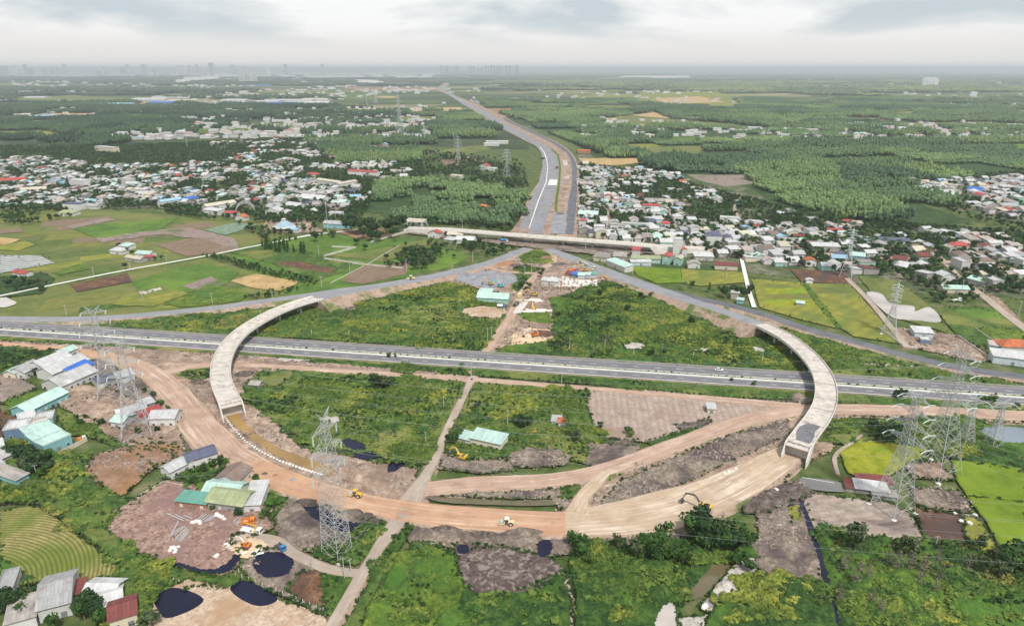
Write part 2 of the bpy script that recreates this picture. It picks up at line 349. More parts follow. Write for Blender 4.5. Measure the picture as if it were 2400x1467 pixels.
def patch(name, mat, pts, jit=2.5, rel=None, z=0.0, solid=True, label=None, kind='structure', veg=None, step=None):
    PATCH.append(dict(name=name, mat=mat, pts=pts, jit=jit, rel=rel, z=z, solid=solid, label=label, kind=kind, veg=veg, step=step))
def build_patches():
    for k, p in enumerate(PATCH):
        ymin = min(q[1] for q in p['pts'])
        st = 4.5 if p['jit'] > 1.6 else 6
        if 'water' in p['mat'].name and p['name'] != 'canal' and ymin > 650:   # shorelines are rounded
            c = np.array(p['pts'], float); o_ = []
            for i in range(len(c)):
                a0, a1, a2, a3 = c[i-1], c[i], c[(i+1) % len(c)], c[(i+2) % len(c)]
                for t in (0, .25, .5, .75): o_.append(tuple(.5*((2*a1)+(-a0+a2)*t+(2*a0-5*a1+4*a2-a3)*t*t+(-a0+3*a1-3*a2+a3)*t**3)))
            p['pts'] = o_; p['jit'] = min(p['jit'], 1.2)
        px = densify(p['pts'], p['jit'] * (1 if ymin > 420 else .4), k+1, st)
        p['px'] = px; p['w'] = [tuple(q) for q in PV(px)]
        p['bb'] = (min(q[0] for q in p['w']), max(q[0] for q in p['w']), min(q[1] for q in p['w']), max(q[1] for q in p['w']))
    for k, p in enumerate(PATCH):
        lift = .05 + .0042*k + p['z']
        w = np.array(p['w']); co = w; 
        if p['rel']:
            s = p['step'] or 5.0
            a = np.array(p['px']); x0, y0 = a.min(0); x1, y1 = a.max(0)
            x0 = max(x0, -60); x1 = min(x1, 2460); y1 = min(y1, 1500)
            gx, gy = np.meshgrid(np.arange(x0, x1, s), np.arange(y0, y1, s*.62)); q = np.stack([gx.ravel(), gy.ravel()], 1)
            q = q + RNG.uniform(-.42, .42, q.shape)*np.array([s, s*.62]); q = q[inpoly(q, p['px'])]
            qi = PV(q); co = np.concatenate([w, qi])
        n = len(w); v2 = [Vector((float(a_[0]), float(a_[1]))) for a_ in co]
        vv, _, ff, *_r = delaunay_2d_cdt(v2, [], [list(range(n))], 1, 1e-5)
        V = np.array([(q[0], q[1]) for q in vv]); z = np.full(len(V), lift)
        if p['rel']:
            rz = relief(p['rel'], V); isb = np.zeros(len(V), bool); isb[:n] = True
            for j in range(k+1, len(PATCH)):
                o = PATCH[j]
                if not o['solid']: continue
                b = o['bb']; c = (V[:, 0] > b[0]-1) & (V[:, 0] < b[1]+1) & (V[:, 1] > b[2]-1) & (V[:, 1] < b[3]+1)
                if c.any():
                    ii = np.where(c)[0]; isb[ii[inpoly(V[ii], o['w'])]] = True
            for fl, bb in FLAT:
                c = (V[:, 0] > bb[0]) & (V[:, 0] < bb[1]) & (V[:, 1] > bb[2]) & (V[:, 1] < bb[3])
                if c.any():
                    ii = np.where(c)[0]; isb[ii[inpoly(V[ii], fl)]] = True
            rz[isb] = 0; z = z + rz
        me = mesh(p['name'], np.column_stack([V, z]), [list(f) for f in ff], [p['mat']], smooth=bool(p['rel']))
        me.validate()
        o = link(p['name'], me); tag(o, p['label'], kind=p['kind'])
        if me.polygons and me.polygons[0].normal.z < 0: me.flip_normals()
def flat(poly):
    a = np.array(poly); FLAT.append(([tuple(q) for q in a[:, :2]], (a[:, 0].min(), a[:, 0].max(), a[:, 1].min(), a[:, 1].max())))

# ---- smooth ribbons (roads, decks)
def spline(ctrl, step):
    """Catmull-Rom through world points (x, y, z, ...), resampled about every step metres"""
    c = np.array(ctrl, float); c = np.vstack([2*c[0]-c[1], c, 2*c[-1]-c[-2]]); o = []
    for i in range(1, len(c)-2):
        L = np.linalg.norm(c[i+1][:2]-c[i][:2]); k = max(2, int(L/step))
        # centripetal parametrisation keeps the curve from looping on uneven spans
        def tj(a, b, t0): return t0 + max(np.linalg.norm(b[:2]-a[:2]), 1e-6)**.5
        p0, p1, p2, p3 = c[i-1:i+3]; t0 = 0.; t1 = tj(p0, p1, t0); t2 = tj(p1, p2, t1); t3 = tj(p2, p3, t2)
        for q in range(k):
            t = t1 + (t2-t1)*q/k
            A1 = (t1-t)/(t1-t0)*p0+(t-t0)/(t1-t0)*p1; A2 = (t2-t)/(t2-t1)*p1+(t-t1)/(t2-t1)*p2; A3 = (t3-t)/(t3-t2)*p2+(t-t2)/(t3-t2)*p3
            B1 = (t2-t)/(t2-t0)*A1+(t-t0)/(t2-t0)*A2; B2 = (t3-t)/(t3-t1)*A2+(t-t1)/(t3-t1)*A3
            o.append((t2-t)/(t2-t1)*B1+(t-t1)/(t2-t1)*B2)
    o.append(c[-2]); return np.array(o)
def pixline(pts, z=0.0):
    """(px, py, height, width...) -> world"""
    r = []
    for q in pts:
        zz_ = q[2] if len(q) > 2 else z
        x, y, _ = P(q[0], q[1], zz_); r.append((x, y, zz_) + tuple(q[3:]))
    return r
def frame(c):
    d = np.gradient(c[:, :2], axis=0); d /= np.linalg.norm(d, axis=1)[:, None]+1e-9
    nrm = np.stack([-d[:, 1], d[:, 0]], 1); s = np.concatenate([[0], np.cumsum(np.linalg.norm(np.diff(c[:, :2], axis=0), axis=1))])
    return d, nrm, s
def sweep(name, c, prof, mats, mi=None, parent=None, kind=None, closed=False, jit=0.0, wcol=None, caps=False):
    """prof: list of (offset across, height above the line); offsets scale with column wcol of c when given"""
    d, nrm, s = frame(c); n = len(c); k = len(prof); V = []; UV = []
    for i in range(n):
        sc = c[i, wcol] if wcol is not None else 1.0
        for j, (a, h) in enumerate(prof):
            a2 = a*sc
            if jit and (j == 0 or j == k-1): a2 += (vnoise(np.array([s[i]/6.]), np.array([j*9.+jit]), 5)[0]-.5)*2*jit
            V.append((c[i, 0]+nrm[i, 0]*a2, c[i, 1]+nrm[i, 1]*a2, c[i, 2]+h)); UV.append((s[i], a2))
    kk = k if closed else k-1; Fc = []; mm = []
    for i in range(n-1):
        for j in range(kk):
            j2 = (j+1) % k; Fc.append((i*k+j, i*k+j2, (i+1)*k+j2, (i+1)*k+j)); mm.append(mi[j] if mi else 0)
    if caps and closed: Fc.append(tuple(range(k))[::-1]); mm.append(0); Fc.append(tuple((n-1)*k+j for j in range(k))); mm.append(0)
    Fc = [f[::-1] for f in Fc]
    me = mesh(name, V, Fc, mats, mm, UV); o = link(name, me, parent)
    if kind: tag(o, kind=kind)
    return o
def footprint(c, w):
    d, nrm, s = frame(c); a = c[:, :2]+nrm*w; b = c[:, :2]-nrm*w; flat(np.vstack([a, b[::-1]]))
# ================================================================ FIELDS, YARDS, PONDS (surveyed outlines)
# far and middle distance first
olive2 = gmat('yellowing_field', (.10,.11,.03), (.145,.15,.038), (.19,.185,.05), 8, 40, alt=(.10,.125,.035), altw=(.5,.62))
patch('village_ground', villg, [(0,372),(250,345),(500,330),(700,325),(990,370),(1000,440),(880,470),(760,520),(560,500),(350,488),(0,500)], 4)
patch('village_ground', villg, [(1355,350),(1440,395),(1560,400),(1720,420),(1850,500),(2100,520),(2400,545),(2400,700),(2180,690),(1990,660),(1750,640),(1480,628),(1380,600),(1350,570)], 4)
patch('village_ground', villg, [(2090,425),(2400,405),(2400,530),(2260,500)], 4)
patch('field', olive, [(0,490),(200,487),(330,500),(600,515),(700,540),(560,585),(300,640),(0,700)], 2)
patch('field', olive, [(0,700),(300,640),(480,605),(640,650),(690,705),(500,722),(300,740),(0,746)], 2)
# the open fields are parcelled by low bunds
def parcels(poly, ang, sx_, sy_, mats, seed, gap=.7):
    w = PV(np.array(poly, float)); pw = [tuple(a) for a in w]; rr = random.Random(seed); c, n = math.cos(ang), math.sin(ang); o = w.mean(0); R_ = 260
    v = -R_
    while v < R_:
        hh = sy_*rr.uniform(.6, 1.5); u = -R_-rr.uniform(0, sx_)
        while u < R_:
            ww = sx_*rr.uniform(.5, 1.7); cs = [(u+gap, v+gap), (u+ww-gap, v+gap+rr.uniform(-1, 1)), (u+ww-gap+rr.uniform(-2, 2), v+hh-gap), (u+gap, v+hh-gap+rr.uniform(-1, 1))]
            q = np.array([(o[0]+a*c-b*n, o[1]+a*n+b*c) for a, b in cs])
            if inpoly(q, pw).all() and rr.random() < .93: patch('field', rr.choice(mats), [tuple(a) for a in proj(q)], .9)
            u += ww
        v += hh
paddy2 = gmat('dull_green_field', (.05,.08,.022), (.078,.112,.03), (.11,.145,.04), 9, 40, alt=(.11,.12,.045), altw=(.5,.62))
olive2 = gmat('yellowing_field', (.10,.11,.03), (.145,.15,.038), (.19,.185,.05), 8, 40, alt=(.10,.125,.035), altw=(.5,.62))
parcels([(0,510),(200,500),(330,505),(560,525),(690,540),(550,582),(300,636),(130,662),(0,640)], .42, 42, 26, [olive, olive, paddy2, olive2, olive2, paddy2, gold, brown], 3)
parcels([(20,715),(140,680),(310,645),(480,610),(640,652),(685,700),(500,718),(300,736),(20,742)], .42, 36, 24, [olive, paddy, paddy2, olive2, gold, lush, olive2], 5)
patch('field', paddy, [(600,570),(740,550),(960,560),(1100,600),(1060,625),(760,690),(690,700),(540,600)], 3, 'low')
patch('plantation_ground', forestf, [(860,430),(1230,440),(1225,500),(1205,540),(1050,520),(950,535),(880,500),(800,500)], 4)
patch('plantation_ground', forestf, [(1330,330),(1240,290),(1180,262),(1180,240),(2400,235),(2400,420),(2100,430),(2160,480),(2280,520),(2100,540),(1850,500),(1740,430),(1540,405),(1400,372)], 4)
patch('plantation_ground', gmat('woodland_clearings', (.022,.04,.02), (.05,.075,.032), (.12,.125,.06), 22, 140, alt=(.03,.05,.025), altw=(.42,.56)), [(0,250),(1100,262),(1235,330),(1240,350),(1100,350),(980,340),(700,320),(500,325),(200,345),(0,365)], 4)
# clearings on the right
for pts in ([(1355,372),(1500,370),(1528,380),(1440,388),(1370,384)], [(1400,455),(1490,440),(1500,450),(1420,462)]): patch('field', tan if pts[0][1] < 400 else olive, pts, 2)
patch('tilled_plot', mauve, [(1610,410),(1745,411),(1775,430),(1700,438),(1640,424)], 1.5)
patch('clearing', rust, [(2035,425),(2090,419),(2125,430),(2100,440),(2040,432)], 1.5)
patch('field', tan, [(1400,280),(1500,268),(1530,262),(1640,300),(1700,302),(1560,296),(1430,296)], 1)
patch('field', olive, [(1470,270),(1660,286),(1800,300),(1780,306),(1560,292),(1400,292)], 1)
patch('field', gold, [(1500,216),(1690,214),(1745,248),(1720,254),(1560,250),(1490,240)], 1)
patch('field', tan, [(1530,232),(1640,226),(1700,240),(1560,244)], 1)
patch('clearing', rust, [(1815,290),(1925,291),(1920,298),(1840,303)], 1)
patch('clearing', umber, [(1935,274),(2060,276),(2090,284),(2000,282)], .6)
patch('field', gold, [(1340,225),(1500,222),(1500,228),(1340,230)], .5)
patch('field', tan, [(1385,255),(1480,250),(1500,258),(1420,264)], .8)
patch('clearing', rust, [(1005,262),(1290,250),(1330,256),(1180,266)], .8)
patch('clearing', tan, [(800,255),(1080,252),(1085,262),(820,264)], .8)
patch('clearing', rust, [(800,204),(1030,206),(1030,213),(830,212)], .5)
patch('field', olive, [(0,228),(170,224),(300,232),(280,242),(0,240)], .6)
patch('field', olive, [(930,272),(1030,274),(1020,288),(930,290)], .6)
patch('field', gmat('rough_pasture', (.028,.05,.02), (.06,.088,.03), (.11,.135,.05), 12, 60, alt=(.035,.055,.022), altw=(.48,.6)), [(1060,350),(1230,395),(1238,420),(1210,450),(1010,425),(960,420),(990,380)], 3, None)
patch('field', olive, [(1010,355),(1130,340),(1150,350),(1075,368)], 1)
patch('field', brown, [(1030,375),(1110,366),(1140,380),(1050,392)], 1)
# clearings and crop strips between the far plantations
_r = random.Random(21)
for k in range(64):
    rt = k % 3 != 0; px_ = _r.uniform(1330, 2420) if rt else _r.uniform(0, 1000); py_ = 196+(_r.random()**1.3)*(165 if rt else 120); w_ = _r.uniform(30, 120)*(.7+(py_-190)/120); h_ = (py_-160)*_r.uniform(.018, .05); sk = _r.uniform(-.3, .5)*w_
    if 1300 > px_-w_/2 and px_+w_/2 > 1000: continue
    patch('field', _r.choice([gold, olive, paddy, tan, lime, olive]), [(px_-w_/2, py_-h_), (px_+w_/2, py_-h_*1.2), (px_+w_/2+sk, py_+h_), (px_-w_/2+sk, py_+h_*.8)], 1)
# left fields
patch('field', tan, [(0,558),(48,562),(26,572),(0,574)], 1)
patch('field', gold, [(0,575),(60,566),(82,575),(40,590),(0,586)], 1)
patch('field', brown, [(0,538),(50,536),(55,545),(0,550)], 1)
patch('seed_bed', plastic, [(0,600),(95,600),(128,618),(0,642)], 1)
patch('seed_bed', mauve, [(147,534),(245,511),(272,516),(170,537)], 1)
patch('field', paddy, [(170,537),(260,522),(300,530),(205,551)], 1)
patch('field', lime, [(120,640),(185,620),(210,632),(140,646)], 1)
patch('field', paddy, [(190,545),(330,520),(420,510),(360,548),(230,562)], 2)
patch('tilled_plot', mauve, [(220,560),(380,540),(440,535),(550,560),(560,583),(545,590),(460,560),(370,550),(240,570)], 3)
patch('field', brown, [(365,575),(465,557),(550,585),(540,590),(437,603)], 1)
patch('net_garden', gmat('netted_garden', (.07,.12,.08), (.12,.18,.12), (.2,.26,.19), 6, 30, rows=(1.1, 5, (.25,.3,.25), .5, .2)), [(478,540),(555,522),(600,530),(530,552)], 1)
patch('field', umber, [(165,668),(298,641),(310,662),(180,686)], 1)
patch('field', paddy, [(310,660),(420,628),(490,618),(560,640),(530,668),(430,690),(330,700)], 2)
patch('field', tan, [(540,660),(600,643),(706,662),(655,684),(600,678)], 1.5)
patch('field', gold, [(300,690),(380,672),(440,690),(360,720),(260,716)], 3)
patch('field', mauve, [(425,672),(495,650),(530,668),(470,684)], 1)
patch('field', lime, [(380,715),(500,668),(590,690),(560,708),(430,722)], 3)
patch('bare_patch', whites, [(325,688),(375,675),(380,680),(335,692)], 3)
patch('pond', wgrey, [(0,692),(14,698),(40,712),(0,722)], 1)
patch('fallow_ground', forestf, [(0,650),(100,640),(130,655),(100,690),(0,700)], 2)
# centre fields behind the left ramp
patch('field', lush, [(540,592),(640,575),(700,585),(830,615),(800,640),(730,665),(640,620)], 2, 'low')
patch('field', umber, [(635,617),(690,612),(790,630),(780,645),(690,630)], 1.5)
patch('field', brown, [(800,660),(850,625),(960,615),(950,645),(850,668)], 2)
patch('field', olive, [(760,600),(870,590),(1000,560),(1020,575),(900,615),(810,605)], 2)
patch('yard', rust, [(780,540),(880,535),(930,552),(840,562)], 3)
patch('bare_ground', earth, [(640,490),(700,500),(760,545),(700,548),(610,545)], 3)
# right fields
patch('field', paddyg, [(1478,626),(1594,632),(1600,664),(1540,666),(1495,648)], 1, 'low')
patch('field', gold, [(1596,632),(1740,640),(1746,664),(1640,672),(1600,666)], 1)
patch('field', umber, [(1850,632),(1985,640),(1990,668),(1880,664)], 1)
patch('field', gold, [(1762,656),(1880,664),(1965,772),(1880,752),(1780,722)], 1)
patch('field', gold, [(1888,665),(1992,668),(2112,808),(2000,790),(1968,770)], 1)
parcels([(1762,658),(1880,666),(1990,670),(2110,806),(1965,770),(1780,722)], .05, 30, 17, [gold, olive2, gold, paddyb], 8, .4)
patch('ditch_bank', lime, [(1876,662),(1890,664),(1910,690),(1975,772),(1958,770),(1900,700)], 1)
patch('field', olive, [(2010,648),(2100,660),(2170,712),(2240,790),(2100,745),(2045,690)], 1.5)
patch('fish_pond', wgrey, [(2030,688),(2065,690),(2085,712),(2140,720),(2145,732),(2180,722),(2205,756),(2140,752),(2095,748),(2060,722)], 3)
patch('scrapyard', earth, [(2090,768),(2250,790),(2330,845),(2290,850),(2160,822),(2110,800)], 3)
patch('field', lush, [(2185,722),(2300,722),(2400,770),(2400,840),(2330,835),(2240,785)], 2)
patch('field', paddy, [(2235,728),(2330,726),(2362,748),(2270,750)], 1)
patch('field', lime, [(2290,768),(2400,778),(2400,800),(2330,798)], 1.5)
patch('lane', earth, [(2310,690),(2340,700),(2400,760),(2400,778),(2330,720)], 1)
# land between the motorway and the ramps
patch('wasteland', lush, [(250,757),(500,741),(650,722),(700,712),(640,735),(560,765),(520,800),(380,780)], 3, 'lush', veg='grass')
patch('wasteland', lush, [(560,790),(600,748),(640,728),(740,712),(860,690),(960,668),(1060,665),(1140,690),(1180,720),(1190,745),(1140,825),(1000,815),(700,795)], 3, 'lush', veg='bush')
patch('wasteland', lush2, [(1225,700),(1300,680),(1440,655),(1560,690),(1700,745),(1790,775),(1880,830),(1910,880),(1600,860),(1300,835),(1160,828),(1200,800)], 3, 'lush', veg='bush')
patch('meadow', lime, [(1430,700),(1500,690),(1640,740),(1760,790),(1800,840),(1700,840),(1420,815),(1400,760)], 6, 'lush', solid=False, veg='bush')
patch('wasteland', lush, [(1800,770),(1860,778),(1950,800),(2100,845),(2250,880),(2400,904),(2400,912),(1960,885),(1900,870)], 3, 'lush', veg='grass')
patch('bare_patch', dirtp, [(1940,850),(2080,855),(2190,862),(2080,862)], 2)
patch('bare_patch', whites, [(1455,812),(1480,803),(1510,806),(1515,820),(1470,822)], 4)
patch('bare_patch', whites, [(1610,822),(1660,815),(1685,826),(1640,828)], 3)
patch('bare_patch', whites, [(1755,808),(1790,815),(1795,832),(1770,830)], 2)
patch('bare_patch', earthd, [(720,712),(790,712),(840,714),(835,732),(790,728)], 4)
# construction camp
patch('camp_ground', earth, [(1040,665),(1060,640),(1130,620),(1200,590),(1285,582),(1350,610),(1420,645),(1440,660),(1380,670),(1300,690),(1240,700),(1180,690),(1110,675)], 3)
patch('camp_ground', earth, [(1150,700),(1215,690),(1300,676),(1380,672),(1340,690),(1290,702),(1300,760),(1290,800),(1200,815),(1135,822),(1180,760),(1190,720)], 3)
patch('bare_ground', buff, [(1080,725),(1140,718),(1190,728),(1170,752),(1120,748),(1085,742)], 4)
patch('gravel_ground', gravel, [(1060,655),(1090,640),(1140,636),(1200,642),(1200,668),(1150,680),(1110,672)], 4)
patch('scrub', lush, [(1205,628),(1240,622),(1262,640),(1240,668),(1225,690),(1200,680)], 3, 'low', veg='bush')
patch('scrub', lush, [(1215,588),(1240,580),(1280,590),(1282,612),(1262,622),(1225,615),(1210,600)], 4, 'low', veg='bush')
patch('scrub', lime, [(1208,735),(1290,735),(1295,760),(1240,758)], 5, 'low')
patch('sand_bed', sandm, [(1180,795),(1240,770),(1290,775),(1300,795),(1270,806),(1200,812)], 3)
# near side of the motorway
patch('verge', lush, [(0,792),(250,800),(500,812),(500,835),(440,830),(250,812),(0,802)], 3, 'low', veg='grass')
patch('site_ground', earth, [(0,800),(250,815),(500,828),(700,832),(1110,868),(1110,900),(900,880),(620,865),(600,880),(560,945),(620,960),(700,1050),(900,1090),(980,1095),(960,1200),(700,1180),(560,1100),(440,1010),(380,920),(300,860),(0,815)], 3, 'dirt')
patch('scrub', lush2, [(0,808),(120,812),(170,840),(150,870),(60,885),(0,880)], 4, 'scrub', veg='bush')
patch('site_ground', earthd, [(170,835),(300,850),(390,925),(430,1000),(500,1060),(560,1095),(560,1140),(440,1130),(400,1060),(300,1040),(200,1010),(150,960),(230,930),(230,880),(160,850)], 4, 'dirt')
patch('scrub', lush, [(415,870),(500,862),(500,885),(470,895),(440,892)], 3, 'low', veg='bush')
patch('wasteland', lush, [(600,880),(700,862),(900,880),(1095,895),(1050,990),(1010,1085),(960,1100),(880,1070),(740,1050),(650,995),(580,940),(570,910)], 4, 'lush', veg='bush')
patch('wasteland', lush, [(1110,895),(1385,914),(1375,955),(1400,1030),(1380,1060),(1370,1090),(1330,1075),(1180,1075),(1060,1080),(1035,1060),(1065,985)], 4, 'lush', veg='bush')
patch('meadow', lime, [(740,915),(830,890),(950,910),(1030,940),(1000,985),(880,975),(780,950)], 8, 'lush', solid=False, veg='bush')
patch('meadow', olive, [(605,890),(680,868),(690,880),(650,912),(610,905)], 3, 'low')
patch('meadow', lime, [(1120,925),(1250,925),(1280,960),(1180,985),(1110,960)], 8, 'lush', solid=False)
patch('mud_pool', wdark, [(795,1035),(820,1028),(860,1045),(855,1060),(815,1055)], 2)
patch('mud_pool', wdark, [(830,1068),(870,1062),(890,1072),(860,1080),(835,1078)], 3)
patch('mud_pool', wdark, [(915,1090),(945,1084),(950,1094),(915,1112),(905,1104)], 3)
patch('pale_pool', wgrey, [(745,985),(790,975),(800,990),(770,1000)], 4)
patch('verge', lush2, [(690,838),(1090,873),(1110,885),(800,856),(720,852)], 2, 'lush', veg='bush')
patch('verge', lush, [(1130,868),(1700,905),(1890,920),(1880,940),(1700,935),(1400,905),(1120,884)], 2, 'lush', veg='bush')
patch('sand_patch', whites, [(650,842),(700,836),(735,840),(725,850),(660,850)], 3)
patch('tilled_field', palef, [(1383,916),(1500,915),(1870,948),(1860,962),(1740,985),(1620,1008),(1515,1040),(1420,1028),(1392,1000),(1376,950)], 2)
patch('rubble_edge', heapm, [(1580,1000),(1660,985),(1670,995),(1600,1015)], 3, 'rub')
patch('scrub', lush2, [(1515,1040),(1620,1008),(1640,1010),(1590,1030),(1530,1050)], 3, 'low', veg='bush')
patch('spoil_ground', earthd, [(1370,1090),(1380,1040),(1500,1050),(1480,1075),(1400,1100)], 3, 'rub')
patch('spoil_ground', earthd, [(1195,1062),(1240,1050),(1310,1058),(1345,1075),(1320,1095),(1220,1100),(1190,1085)], 3, 'rub')
patch('spoil_ground', earthd, [(1030,1060),(1100,1085),(1190,1080),(1210,1105),(1120,1115),(1030,1100)], 3, 'dirt')
patch('site_ground', earth, [(1385,1195),(1400,1140),(1500,1095),(1650,1030),(1800,985),(1880,950),(1960,950),(1980,1010),(1950,1060),(1900,1085),(1850,1110),(1800,1200),(1700,1190),(1560,1200)], 3, 'dirt')
patch('churned_mud', earthd, [(1400,1190),(1460,1130),(1600,1068),(1720,1020),(1840,990),(1860,1020),(1700,1090),(1600,1140),(1500,1175)], 3, 'rub')
patch('site_ground', earth, [(1950,950),(2400,968),(2400,995),(1960,975)], 2, 'dirt')
patch('scrub', lush, [(1960,985),(2060,985),(2150,1000),(2060,1030),(2010,1040),(1985,1050),(1940,1030)], 4, 'lush', veg='bush')
patch('scrub', lush2, [(2150,985),(2290,990),(2400,1040),(2400,1110),(2330,1095),(2240,1080),(2130,1060),(2110,1030)], 4, 'scrub', veg='bush')
patch('pond', wblue, [(2295,1006),(2400,1008),(2400,1046),(2350,1044),(2318,1030)], 1)
patch('paddy_field', paddyb, [(1968,1062),(1990,1040),(2014,1033),(2100,1045),(2180,1058),(2120,1098),(2080,1120),(2020,1124),(1985,1112)], 2, 'crop')
patch('bare_ground', earth, [(2120,1090),(2200,1085),(2240,1130),(2140,1125)], 3)
patch('paddy_field', paddyg, [(2228,1082),(2330,1090),(2400,1102),(2400,1180),(2265,1165),(2242,1130)], 1.5, 'crop')
patch('paddy_field', paddyg, [(2266,1167),(2400,1182),(2400,1315),(2350,1302),(2310,1225),(2280,1190)], 1.5, 'crop')
patch('pond', wmat('grey_mirror_water', (.14,.135,.13), .05), [(1878,1124),(1970,1135),(1978,1157),(1890,1148)], 1)
patch('bare_field', greyf, [(1888,1158),(1990,1172),(2080,1182),(2135,1210),(2168,1278),(2050,1262),(1908,1246),(1884,1190)], 1.5)
patch('garden_plot', earthd, [(2130,1145),(2250,1158),(2275,1208),(2150,1192)], 1.5, 'low')
patch('burnt_field', umber, [(2140,1194),(2252,1210),(2264,1288),(2168,1276)], 2)
patch('stubble_field', gold, [(2254,1212),(2290,1220),(2345,1300),(2268,1296)], 3)
patch('site_ground', earthd, [(1770,1200),(1880,1170),(1905,1250),(1930,1370),(1850,1362),(1770,1355),(1740,1310),(1780,1250)], 4, 'rub')
patch('stubble_patch', gold, [(1845,1190),(1872,1185),(1878,1228),(1855,1225)], 3)
patch('scrub', lush2, [(1900,1250),(2165,1282),(2300,1302),(2420,1315),(2420,1490),(1965,1490),(1935,1360)], 4, 'scrub', veg='bush')
patch('meadow', lime, [(2000,1370),(2200,1340),(2400,1370),(2420,1480),(2000,1480)], 14, 'scrub', solid=False, veg='bush')
patch('scrub', lush2, [(1770,1358),(1850,1363),(1935,1378),(1965,1490),(1620,1490),(1700,1420)], 4, 'scrub', veg='bush')
patch('canal', wdark, [(1868,1172),(1878,1172),(1915,1260),(1940,1340),(1975,1480),(1963,1480),(1925,1350),(1895,1255)], 1)
# foot of the haul road
patch('scrub', lush2, [(1335,1255),(1440,1300),(1600,1240),(1740,1250),(1770,1310),(1690,1330),(1600,1400),(1580,1490),(1345,1490)], 4, 'scrub', veg='bush')
patch('bare_bank', earthd, [(1340,1250),(1480,1250),(1600,1235),(1660,1215),(1600,1270),(1500,1290),(1400,1280)], 3, 'rub')
patch('meadow', lime, [(840,1490),(940,1300),(1010,1285),(1060,1310),(1090,1400),(1060,1490)], 4, 'scrub', veg='bush')
patch('scrub', lush2, [(1000,1490),(1090,1400),(1190,1400),(1330,1340),(1345,1490)], 4, 'scrub', veg='bush')
patch('spoil_bank', earthd, [(935,1235),(1060,1240),(1200,1250),(1330,1258),(1345,1300),(1290,1310),(1180,1290),(1060,1290),(960,1275)], 4, 'heap')
patch('cracked_mudflat', crack, [(1065,1275),(1180,1285),(1270,1300),(1330,1340),(1270,1385),(1180,1410),(1095,1395),(1075,1330)], 5)
patch('mud_pool', wdark, [(1255,1275),(1290,1270),(1295,1300),(1265,1310)], 3)
patch('mud_pool', wdark, [(1072,1284),(1095,1282),(1098,1300),(1075,1302)], 2)
patch('dry_stream', dirtp, [(1325,1350),(1340,1370),(1352,1420),(1345,1490),(1332,1490),(1335,1420),(1320,1370)], 3)
patch('stream_pool', wolive, [(1605,1400),(1625,1378),(1680,1318),(1712,1322),(1696,1350),(1655,1395),(1622,1412)], 3)
patch('stream_pool', wgrey, [(1535,1455),(1560,1418),(1582,1425),(1580,1490),(1535,1490)], 3)
patch('rubble_ground', whites, [(1640,1425),(1700,1350),(1730,1318),(1768,1310),(1772,1345),(1740,1385),(1690,1412),(1665,1440)], 5, 'rub')
patch('rubble_ground', whites, [(1590,1455),(1660,1445),(1650,1480),(1590,1490)], 4, 'rub')
patch('dark_heap_ground', heapm, [(1735,1190),(1780,1165),(1870,1130),(1878,1170),(1800,1205),(1745,1210)], 3, 'heap')
patch('trench_water', wolive, [(1000,1172),(1060,1170),(1200,1178),(1290,1176),(1305,1188),(1220,1190),(1060,1184)], 2)
patch('spoil_bank', earthd, [(990,1160),(1060,1150),(1200,1158),(1330,1150),(1345,1200),(1310,1196),(1290,1172),(1200,1174),(1060,1166),(1000,1174)], 3, 'rub')
patch('scrub', lush, [(1320,1142),(1360,1140),(1355,1165),(1325,1180),(1310,1172)], 3, 'low', veg='bush')
# brown channel along the left ramp and its banks
patch('channel_water', wbrown, [(525,966),(558,962),(566,985),(600,1018),(660,1056),(740,1086),(790,1108),(770,1120),(700,1095),(630,1062),(575,1022),(540,990)], 1)
# left village and yards
patch('scrub', lush, [(0,1040),(120,1070),(200,1085),(250,1160),(330,1180),(250,1225),(265,1262),(330,1312),(440,1345),(565,1365),(540,1385),(470,1380),(365,1400),(330,1467),(280,1467),(260,1380),(300,1340),(180,1245),(90,1185),(0,1180)], 4, 'scrub', veg='bush')
patch('garden', lush, [(130,960),(260,1000),(440,1060),(560,1110),(650,1130),(690,1170),(640,1190),(560,1180),(440,1130),(300,1060),(150,1010)], 5, 'low', veg='bush')
patch('yard_ground', earth, [(150,900),(260,915),(420,1000),(440,1075),(300,1050),(180,985),(140,955)], 4, 'dirt')
patch('tilled_plot', mauve, [(0,880),(60,895),(88,912),(30,945),(0,950)], 1)
patch('tilled_plot', umber, [(0,965),(45,985),(65,1000),(0,1030)], 1)
patch('scrub', lime, [(10,945),(90,915),(140,930),(120,965),(60,985),(20,965)], 4, 'low')
patch('red_field', rust, [(195,1100),(240,1062),(330,1045),(420,1045),(445,1075),(350,1105),(330,1130),(292,1168),(250,1162),(205,1130)], 4)
patch('stubble_field', rowsf, [(0,1205),(60,1192),(105,1195),(170,1248),(270,1328),(285,1348),(200,1368),(120,1388),(30,1370),(0,1350)], 2, 'low')
patch('scrub', lime, [(0,1310),(60,1350),(40,1380),(0,1375)], 5, 'low')
patch('yard_ground', pinky, [(320,1175),(390,1128),(500,1150),(640,1195),(650,1240),(590,1265),(560,1300),(568,1330),(520,1357),(430,1337),(320,1300),(252,1248),(262,1205),(310,1178)], 4, 'low')
patch('oil_pool', wdark, [(520,1330),(555,1300),(562,1318),(540,1345),(500,1352),(440,1340),(400,1325),(430,1325),(480,1338)], 3)
patch('dry_ground', buff, [(365,1400),(440,1362),(530,1380),(600,1395),(700,1425),(765,1450),(770,1490),(340,1490)], 3)
patch('mud_ground', earthd, [(560,1330),(620,1290),(680,1295),(760,1330),(800,1345),(765,1450),(690,1415),(600,1375)], 3, 'low')
patch('dark_plot', umber, [(672,1388),(700,1350),(745,1338),(765,1350),(760,1430),(720,1425)], 2)
